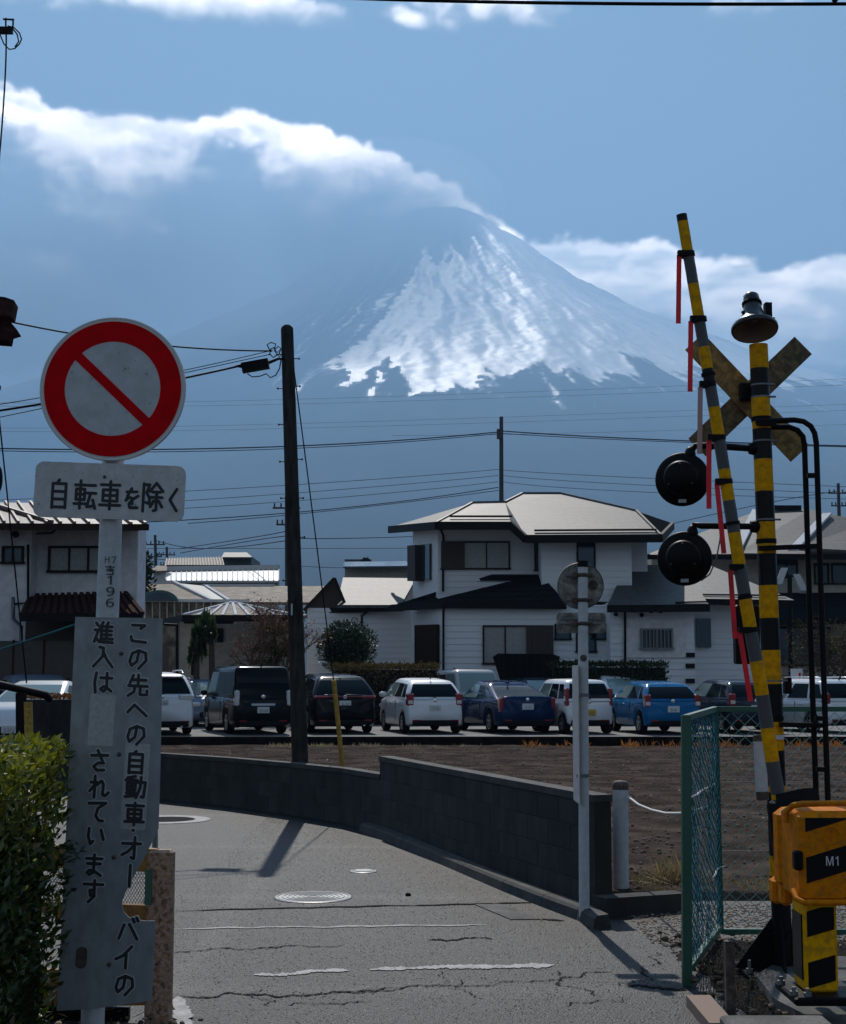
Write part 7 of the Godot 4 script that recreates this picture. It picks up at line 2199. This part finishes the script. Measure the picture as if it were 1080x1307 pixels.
	g = thing("notice", "small white notice board with a red strip above the white estate car", "notice", Vector3(11.461, 0.939, -46.0))
	s = Shape.new(g.position)
	s.box(Vector3(11.478, 1.56, -46.0), Vector3(0.36, 0.5, 0.03))
	part("panel", s, M.post_plain, g)
	s = Shape.new(g.position)
	s.box(Vector3(11.566, 1.536, -45.97), Vector3(0.06, 0.3, 0.01))
	part("red_strip", s, M.sign_red, g)
	pipes(g, "stake", [[Vector3(11.47, 0.819, -46.05), Vector3(11.493, 1.656, -46.05)]], 0.02, M.zinc)


# ---------------------------------------------------------------- plants
var leaf_mesh: ArrayMesh


func blade(w: float, bend: float) -> ArrayMesh:
	var s := Shape.new()
	s.smooth(true)
	var a := Vector3(0, 0, 0)
	var m1 := Vector3(-w, 0.42, bend * 0.4)
	var m2 := Vector3(w, 0.42, bend * 0.4)
	var mid := Vector3(0, 0.45, bend * 0.4 - w * 0.35)
	var tip := Vector3(0, 1, bend)
	s.tri(a, m1, mid)
	s.tri(a, mid, m2)
	s.tri(m1, tip, mid)
	s.tri(mid, tip, m2)
	return s.done()


func crown(called: String, parent: Node3D, c: Vector3, r: Vector3, n: int, size: float, c0: Color, c1: Color, m: Material, shell := 0.55, up := 0.35) -> void:
	var where := []
	var tints := []
	for k in n:
		var d := Vector3(rng.randfn(), rng.randfn(), rng.randfn()).normalized()
		var lump := 1.0 + 0.3 * fbm.get_noise_3d(d.x * 45.0 + c.x * 9.0, d.y * 45.0, d.z * 45.0)
		var p := c + d * r * lump * pow(rng.randf(), 1.0 - shell)
		var dir := (d + Vector3(rng.randfn(), rng.randfn() + up * 2.0, rng.randfn()) * 0.7).normalized()
		var b := Basis(Quaternion(Vector3.UP, dir)) * Basis(Vector3.UP, rng.randf() * TAU)
		where.append(Transform3D(b.scaled(Vector3.ONE * size * rng.randf_range(0.6, 1.3)), p - parent.position))
		tints.append(c0.lerp(c1, pow(rng.randf(), 1.5)))
	copies(called, leaf_mesh, m, where, tints, parent)


func branch(s: Shape, a: Vector3, d: Vector3, len: float, r: float, depth: int, tips: Array, spread := 0.6) -> void:
	var b := a + d * len
	var mid := a.lerp(b, 0.5) + Vector3(rng.randfn(), 0, rng.randfn()) * len * 0.06
	s.tube([a, mid, b], r, r * 0.65, 5, false)
	tips.append(b)
	if depth == 0:
		return
	for k in 3 if depth > 1 else 4:
		var e := (d + Vector3(rng.randfn(), rng.randfn() * 0.6 + 0.15, rng.randfn()) * spread).normalized()
		branch(s, a.lerp(b, rng.randf_range(0.55, 1.0)), e, len * rng.randf_range(0.55, 0.8), r * 0.6, depth - 1, tips, spread)


func build_plants() -> void:
	leaf_mesh = blade(0.2, 0.15)
	# broad leaved hedge beside the sign
	var g := thing("hedge", "glossy green leafy hedge at the left edge beside the torn notice board", "hedge", Vector3(-1.85, 0, -5.7))
	var s := Shape.new(g.position)
	var tips := []
	for k in 7:
		branch(s, Vector3(-1.7 - 0.1 * k, 0.0, -5.6 - 0.1 * (k % 3)), Vector3(rng.randfn() * 0.1 - 0.12, 1, rng.randfn() * 0.1).normalized(), 0.34, 0.016, 2, tips, 0.55)
	part("stems", s, M.bark, g)
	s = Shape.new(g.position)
	s.bevel_box(Vector3(-2.0, 0.52, -5.83), Vector3(1.03, 0.98, 0.44), 0.12)  # solid box added inside the leaves so the depths look shaded
	part("shade_core", s, M.leaf_shade, g)
	var where := []
	var tints := []
	var near := []
	for k in 20000:
		var c := Vector3(-1.9 + rng.randf_range(-0.5, 0.5), 0, -5.75 + rng.randf_range(-0.4, 0.4))
		var y := 1.26 * pow(rng.randf(), 0.75)
		var edge := -1.425 + 0.05 * fbm.get_noise_2d(y * 160.0, c.z * 120.0) - 0.12 * pow(maxf(0.0, y - 0.95), 1.2) - 0.05 * smoothstep(0.5, 0.15, y)
		var top := 1.24 + 0.15 * fbm.get_noise_2d(c.x * 130.0, c.z * 130.0) + 0.12 * clampf(-1.62 - c.x, -0.3, 0.2)
		y = minf(y, top)
		var p := Vector3(minf(c.x, edge), y, c.z)
		if c.x > edge:
			p.x = edge - absf(rng.randfn()) * 0.09
		var d := (Vector3(rng.randfn() * 0.8 + 0.35, rng.randf_range(0.2, 1.4), rng.randfn() * 0.8 + 0.2)).normalized()
		var b := Basis(Quaternion(Vector3.UP, d)) * Basis(Vector3.UP, rng.randf() * TAU)
		var t := Transform3D(b.scaled(Vector3.ONE * rng.randf_range(0.03, 0.058)), p - g.position)
		var sunlit := smoothstep(0.7, 1.25, y) * rng.randf()  # sunlight on the upper leaves, painted in as yellow
		var col := Color(0.016, 0.034, 0.01).lerp(Color(0.06, 0.09, 0.016), pow(rng.randf(), 1.4)).lerp(Color(0.14, 0.09, 0.03), 0.6 if rng.randf() < 0.05 else 0.0).lerp(Color(0.34, 0.32, 0.045), sunlit)
		if p.z > -5.62 and p.x > -1.72 and near.size() < 300:
			near.append([t, sunlit])
		else:
			where.append(t)
			tints.append(col)
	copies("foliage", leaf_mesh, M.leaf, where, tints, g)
	var shades := []
	for k in 4:
		shades.append(mat("leaf_%d" % k, [[0.03, 0.055, 0.014], [0.045, 0.075, 0.016], [0.08, 0.11, 0.022], [0.24, 0.23, 0.035]][k], 0.4, {"back": [0.2, 0.22, 0.06]}))
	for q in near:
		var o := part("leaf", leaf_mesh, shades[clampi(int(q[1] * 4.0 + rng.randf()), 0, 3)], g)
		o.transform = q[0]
	# a sprig that crosses the notice board
	where = []
	tints = []
	for k in 40:
		where.append(Transform3D(Basis.from_euler(Vector3(rng.randf_range(-2, 2), rng.randf() * 6, rng.randf_range(-2, 2))).scaled(Vector3.ONE * 0.035), Vector3(-1.394, 0.818, -6.0) + Vector3(rng.randfn() * 0.025, rng.randfn() * 0.02, rng.randfn() * 0.02) - g.position))
		tints.append(Color(0.03, 0.05, 0.015))
	copies("foliage_sprig", leaf_mesh, M.leaf, where, tints, g)
	# round camellia by the white house
	g = thing("round_bush", "round clipped evergreen bush left of the white house entrance", "bush", Vector3(-2.638, 1.405, -52.0))
	s = Shape.new(g.position)
	s.tube([Vector3(-2.634, 0.731, -52.0), Vector3(-2.645, 2.76, -52.0)], 0.07, 0.04, 8)
	part("trunk", s, M.bark, g)
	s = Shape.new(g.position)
	s.ball(Vector3(-2.644, 2.543, -52.0), Vector3(0.8, 0.72, 0.8), 10, 14)  # solid ball added so the inside of the bush looks dark
	part("shade_core", s, M.leaf_shade, g)
	crown("crown", g, Vector3(-2.645, 2.624, -52.0), Vector3(1.05, 0.92, 1.0), 5200, 0.12, Color(0.012, 0.022, 0.008), Color(0.05, 0.075, 0.025), M.leaf_dark, 0.72, 0.3)
	# hedges behind the cars
	for q in [[424, 560, 851, 50.0, "brownish clipped hedge below the white house left of the cars", Color(0.06, 0.045, 0.02), Color(0.12, 0.085, 0.04)], [702, 848, 848, 50.5, "dark clipped hedge in front of the white house right of the signpost", Color(0.014, 0.02, 0.01), Color(0.04, 0.055, 0.02)]]:
		var x0: float = (q[0] - 540.0) / 1900.0 * q[3]
		var x1: float = (q[1] - 540.0) / 1900.0 * q[3]
		var h: float = 1.5 + (866.0 - q[2]) / 1900.0 * q[3]
		g = thing("hedge", q[4], "hedge", Vector3((x0 + x1) / 2, 0, -q[3]))
		where = []
		tints = []
		for k in 5200:
			var face := rng.randi() % 3
			var p := Vector3(rng.randf_range(x0, x1), rng.randf_range(0.1, h), -q[3] + rng.randf_range(-0.5, 0.5))
			if face == 0:
				p.y = h
			elif face == 1:
				p.z = -q[3] + 0.5
			p += Vector3(rng.randfn(), rng.randfn(), rng.randfn()) * 0.05
			var d := Vector3(rng.randfn(), rng.randfn() + 0.8, rng.randfn() + 0.5).normalized()
			where.append(Transform3D(Basis(Quaternion(Vector3.UP, d)).scaled(Vector3.ONE * rng.randf_range(0.07, 0.14)), p - g.position))
			tints.append(q[5].lerp(q[6], rng.randf()))
		copies("foliage", leaf_mesh, M.leaf_dull, where, tints, g)
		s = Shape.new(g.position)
		s.box(Vector3((x0 + x1) / 2, h / 2 - 0.05, -q[3]), Vector3(x1 - x0 - 0.15, h - 0.1, 0.8))  # near-black box stands for the shade between the leaves
		part("shade_core", s, M.black_stone, g)
	g = thing("garden_trough", "black slatted garden trough under the large window of the white house", "planter", Vector3(3.589, 1.405, -52.0))
	s = Shape.new(g.position)
	s.slab([Vector3(2.719, 1.405, -52.0), Vector3(2.452, 2.272, -52.0), Vector3(2.616, 2.38, -52.0), Vector3(4.523, 2.353, -52.0), Vector3(4.768, 2.272, -52.0), Vector3(4.568, 1.405, -52.0)], Vector3(0, 0, -0.6))
	part("trough", s, M.black_stone, g)
	for k in 7:
		s = Shape.new(g.position)
		s.box(Vector3(2.802, 1.892, -51.97).lerp(Vector3(4.434, 1.892, -51.97), k / 6.0), Vector3(0.05, 0.95, 0.05))
		part("slat", s, M.trim_dark, g)
	# bare red twigged tree and its neighbours by the gate building
	g = thing("bare_tree", "bare reddish twiggy tree left of the utility pole", "tree", Vector3(-5.253, 1.411, -49.0))
	s = Shape.new(g.position)
	tips = []
	for q in [Vector3(-5.685, 1.156, -49.0), Vector3(-5.224, 1.156, -49.0), Vector3(-4.814, 1.156, -49.0)]:
		branch(s, Vector3(q.x, 0, q.z), Vector3(rng.randfn() * 0.25, 1, rng.randfn() * 0.2).normalized(), 1.75, 0.07, 4, tips, 0.5)
	part("branches", s, M.twig, g)
	where = []
	tints = []
	for t in tips:
		for k in 6:
			where.append(Transform3D(Basis.from_euler(Vector3(rng.randf() * 6, rng.randf() * 6, rng.randf() * 6)).scaled(Vector3.ONE * rng.randf_range(0.05, 0.11)), t + Vector3(rng.randfn(), rng.randfn(), rng.randfn()) * 0.16 - g.position))
			tints.append(Color(0.1, 0.035, 0.025).lerp(Color(0.2, 0.09, 0.055), rng.randf()))
	copies("buds", leaf_mesh, M.leaf_dull, where, tints, g)
	g = thing("yucca", "spiky dark green yucca clump before the white gate pillar", "yucca", Vector3(-7.05, 1.361, -48.5))
	s = Shape.new(g.position)
	for q in [[Vector3(-7.351, 1.16, -48.5), Vector3(-7.328, 2.802, -48.5)], [Vector3(-6.793, 1.16, -48.5), Vector3(-6.871, 2.878, -48.5)]]:
		s.tube([q[0] * Vector3(1, 0, 1), q[1]], 0.11, 0.09, 8)
	part("stem", s, M.bark, g)
	where = []
	tints = []
	for q in [Vector3(-7.329, 2.878, -48.5), Vector3(-6.873, 2.98, -48.5), Vector3(-7.184, 2.475, -48.6), Vector3(-7.446, 2.296, -48.5), Vector3(-7.094, 3.186, -48.6)]:
		for k in 120:
			var d := Vector3(rng.randfn(), rng.randfn() + 0.5, rng.randfn()).normalized()
			where.append(Transform3D(Basis(Quaternion(Vector3.UP, d)).scaled(Vector3(0.16, 0.62, 0.3) * rng.randf_range(0.7, 1.15)), q + d * 0.05 - g.position))
			tints.append(Color(0.018, 0.035, 0.014).lerp(Color(0.07, 0.1, 0.035), pow(rng.randf(), 2.0)))
	copies("leaves", leaf_mesh, M.leaf, where, tints, g)
	g = thing("garden_pine", "small layered yellow green pine between bare tree and utility pole", "tree", Vector3(-4.918, 1.41, -49.5))
	s = Shape.new(g.position)
	s.tube([Vector3(-4.915, 1.153, -49.5) * Vector3(1, 0, 1), Vector3(-4.849, 2.183, -49.5), Vector3(-4.963, 3.088, -49.5)], 0.09, 0.04, 8)
	part("trunk", s, M.bark, g)
	for q in [[Vector3(-4.885, 3.062, -49.5), 0.45, 0.2], [Vector3(-5.034, 2.493, -49.5), 0.65, 0.24], [Vector3(-4.669, 2.338, -49.5), 0.5, 0.2], [Vector3(-5.184, 1.977, -49.5), 0.5, 0.2]]:
		crown("needles", g, q[0], Vector3(q[1], q[2], q[1]), 420, 0.12, Color(0.03, 0.035, 0.01), Color(0.15, 0.13, 0.03), M.leaf_dull, 0.5, 0.8)
	# dark evergreen behind the left house
	g = thing("evergreen_tree", "dark evergreen tree just right of the left house", "tree", Vector3(-12.319, 1.517, -64.0))
	s = Shape.new(g.position)
	s.tube([Vector3(-12.319, 1.517, -64.0) * Vector3(1, 0, 1), Vector3(-12.428, 6.585, -64.0)], 0.18, 0.06, 8)
	part("trunk", s, M.bark, g)
	for q in [[Vector3(-12.549, 5.908, -64.0), 0.9, 1.0], [Vector3(-12.254, 6.348, -64.0), 0.55, 0.6], [Vector3(-12.73, 6.483, -64.0), 0.6, 0.7], [Vector3(-12.401, 5.335, -64.0), 0.85, 0.9], [Vector3(-12.501, 6.822, -64.0), 0.3, 0.4]]:
		crown("crown", g, q[0], Vector3(q[1], q[2], q[1]), 700, 0.24, Color(0.012, 0.018, 0.008), Color(0.05, 0.055, 0.025), M.leaf_dull, 0.5, 0.5)
	# dry shrub at the right
	g = thing("dry_shrub", "brown dry twiggy shrub behind the black conduits at the right edge", "shrub", Vector3(14.875, 1.34, -56.0))
	s = Shape.new(g.position)
	tips = []
	for q in [Vector3(14.341, 1.107, -56.0), Vector3(14.868, 1.107, -56.0), Vector3(15.395, 1.107, -56.0), Vector3(15.951, 1.107, -56.0)]:
		branch(s, Vector3(q.x, 0, q.z), Vector3(rng.randfn() * 0.25, 1, rng.randfn() * 0.2).normalized(), 1.4, 0.06, 4, tips, 0.6)
	part("branches", s, M.twig, g)
	for q in [[Vector3(14.54, 2.916, -56.0), 0.95, 0.9], [Vector3(15.268, 2.711, -56.0), 1.0, 1.0], [Vector3(14.808, 2.039, -56.0), 1.3, 0.8], [Vector3(16.085, 2.565, -56.0), 0.9, 1.0]]:
		crown("leaves", g, q[0], Vector3(q[1], q[2], q[1]), 900, 0.12, Color(0.035, 0.026, 0.014), Color(0.16, 0.12, 0.065), M.leaf_dull, 0.45, 0.2)
	# dry stalks along the far edge of the field
	where = []
	tints = []
	for k in 2600:
		var x := rng.randf_range(2.2, 10.5)
		if k > 1500:
			x = rng.randf_range(-3.4, 1.4)
		var dense := smoothstep(-0.25, 0.35, fbm.get_noise_2d(x * 28.0, 55.0))
		if rng.randf() > dense:
			continue
		var d := Vector3(rng.randfn() * 0.6, 1, rng.randfn() * 0.5).normalized()
		var h := rng.randf_range(0.06, 0.22) if k <= 1500 else rng.randf_range(0.05, 0.13)
		where.append(Transform3D(Basis(Quaternion(Vector3.UP, d)) * Basis(Vector3.UP, rng.randf() * 6.0) * Basis.from_scale(Vector3(h * 0.45, h, h)), Vector3(x, 0.02, -32.9 + rng.randf_range(-0.2, 0.9))))
		tints.append(Color(0.3, 0.1, 0.03).lerp(Color(0.42, 0.2, 0.07), rng.randf()) if k <= 1500 else Color(0.3, 0.24, 0.15).lerp(Color(0.45, 0.38, 0.26), rng.randf()))
	copies("dry_stalks", leaf_mesh, M.straw, where, tints, self)
	# grass and weeds along the near edge of the field
	where = []
	tints = []
	var thin := blade(0.03, 0.35)
	for k in 9000:
		var x := rng.randf_range(1.5, 5.0)
		var z := -10.45 - 0.75 * pow(rng.randf(), 1.3)
		var dense := smoothstep(-0.15, 0.4, fbm.get_noise_2d(x * 45.0, z * 60.0 + 9.0))
		var tuft: bool = Vector2(x - 1.86, (z + 10.95) * 1.3).length() < 0.2
		if rng.randf() > dense and not tuft:
			continue
		var d := Vector3(rng.randfn() * 0.6, 0.8, rng.randfn() * 0.6).normalized()
		var h := rng.randf_range(0.03, 0.1) if not tuft else rng.randf_range(0.12, 0.25)
		where.append(Transform3D(Basis(Quaternion(Vector3.UP, d)) * Basis(Vector3.UP, rng.randf() * 6.0) * Basis.from_scale(Vector3.ONE * h), Vector3(x, 0.03, z)))
		tints.append(Color(0.2, 0.155, 0.09).lerp(Color(0.4, 0.32, 0.2), rng.randf()) if rng.randf() < 0.8 or tuft else Color(0.07, 0.1, 0.02).lerp(Color(0.2, 0.2, 0.04), rng.randf()))
	copies("grass", thin, M.straw, where, tints, self)
	where = []
	tints = []
	for k in 900:
		var x := rng.randf_range(1.4, 3.2)
		var z := -rng.randf_range(5.2, 8.7)
		if k > 500:
			x = rng.randf_range(-2.4, -1.15)
			z = -rng.randf_range(5.2, 7.2)
		var d := Vector3(rng.randfn(), 0.4, rng.randfn()).normalized()
		where.append(Transform3D(Basis(Quaternion(Vector3.UP, d)).scaled(Vector3.ONE * rng.randf_range(0.02, 0.07)), Vector3(x, 0.05, z)))
		tints.append(Color(0.14, 0.09, 0.045).lerp(Color(0.3, 0.22, 0.13), rng.randf()))
	copies("leaf_litter", thin, M.straw, where, tints, self)
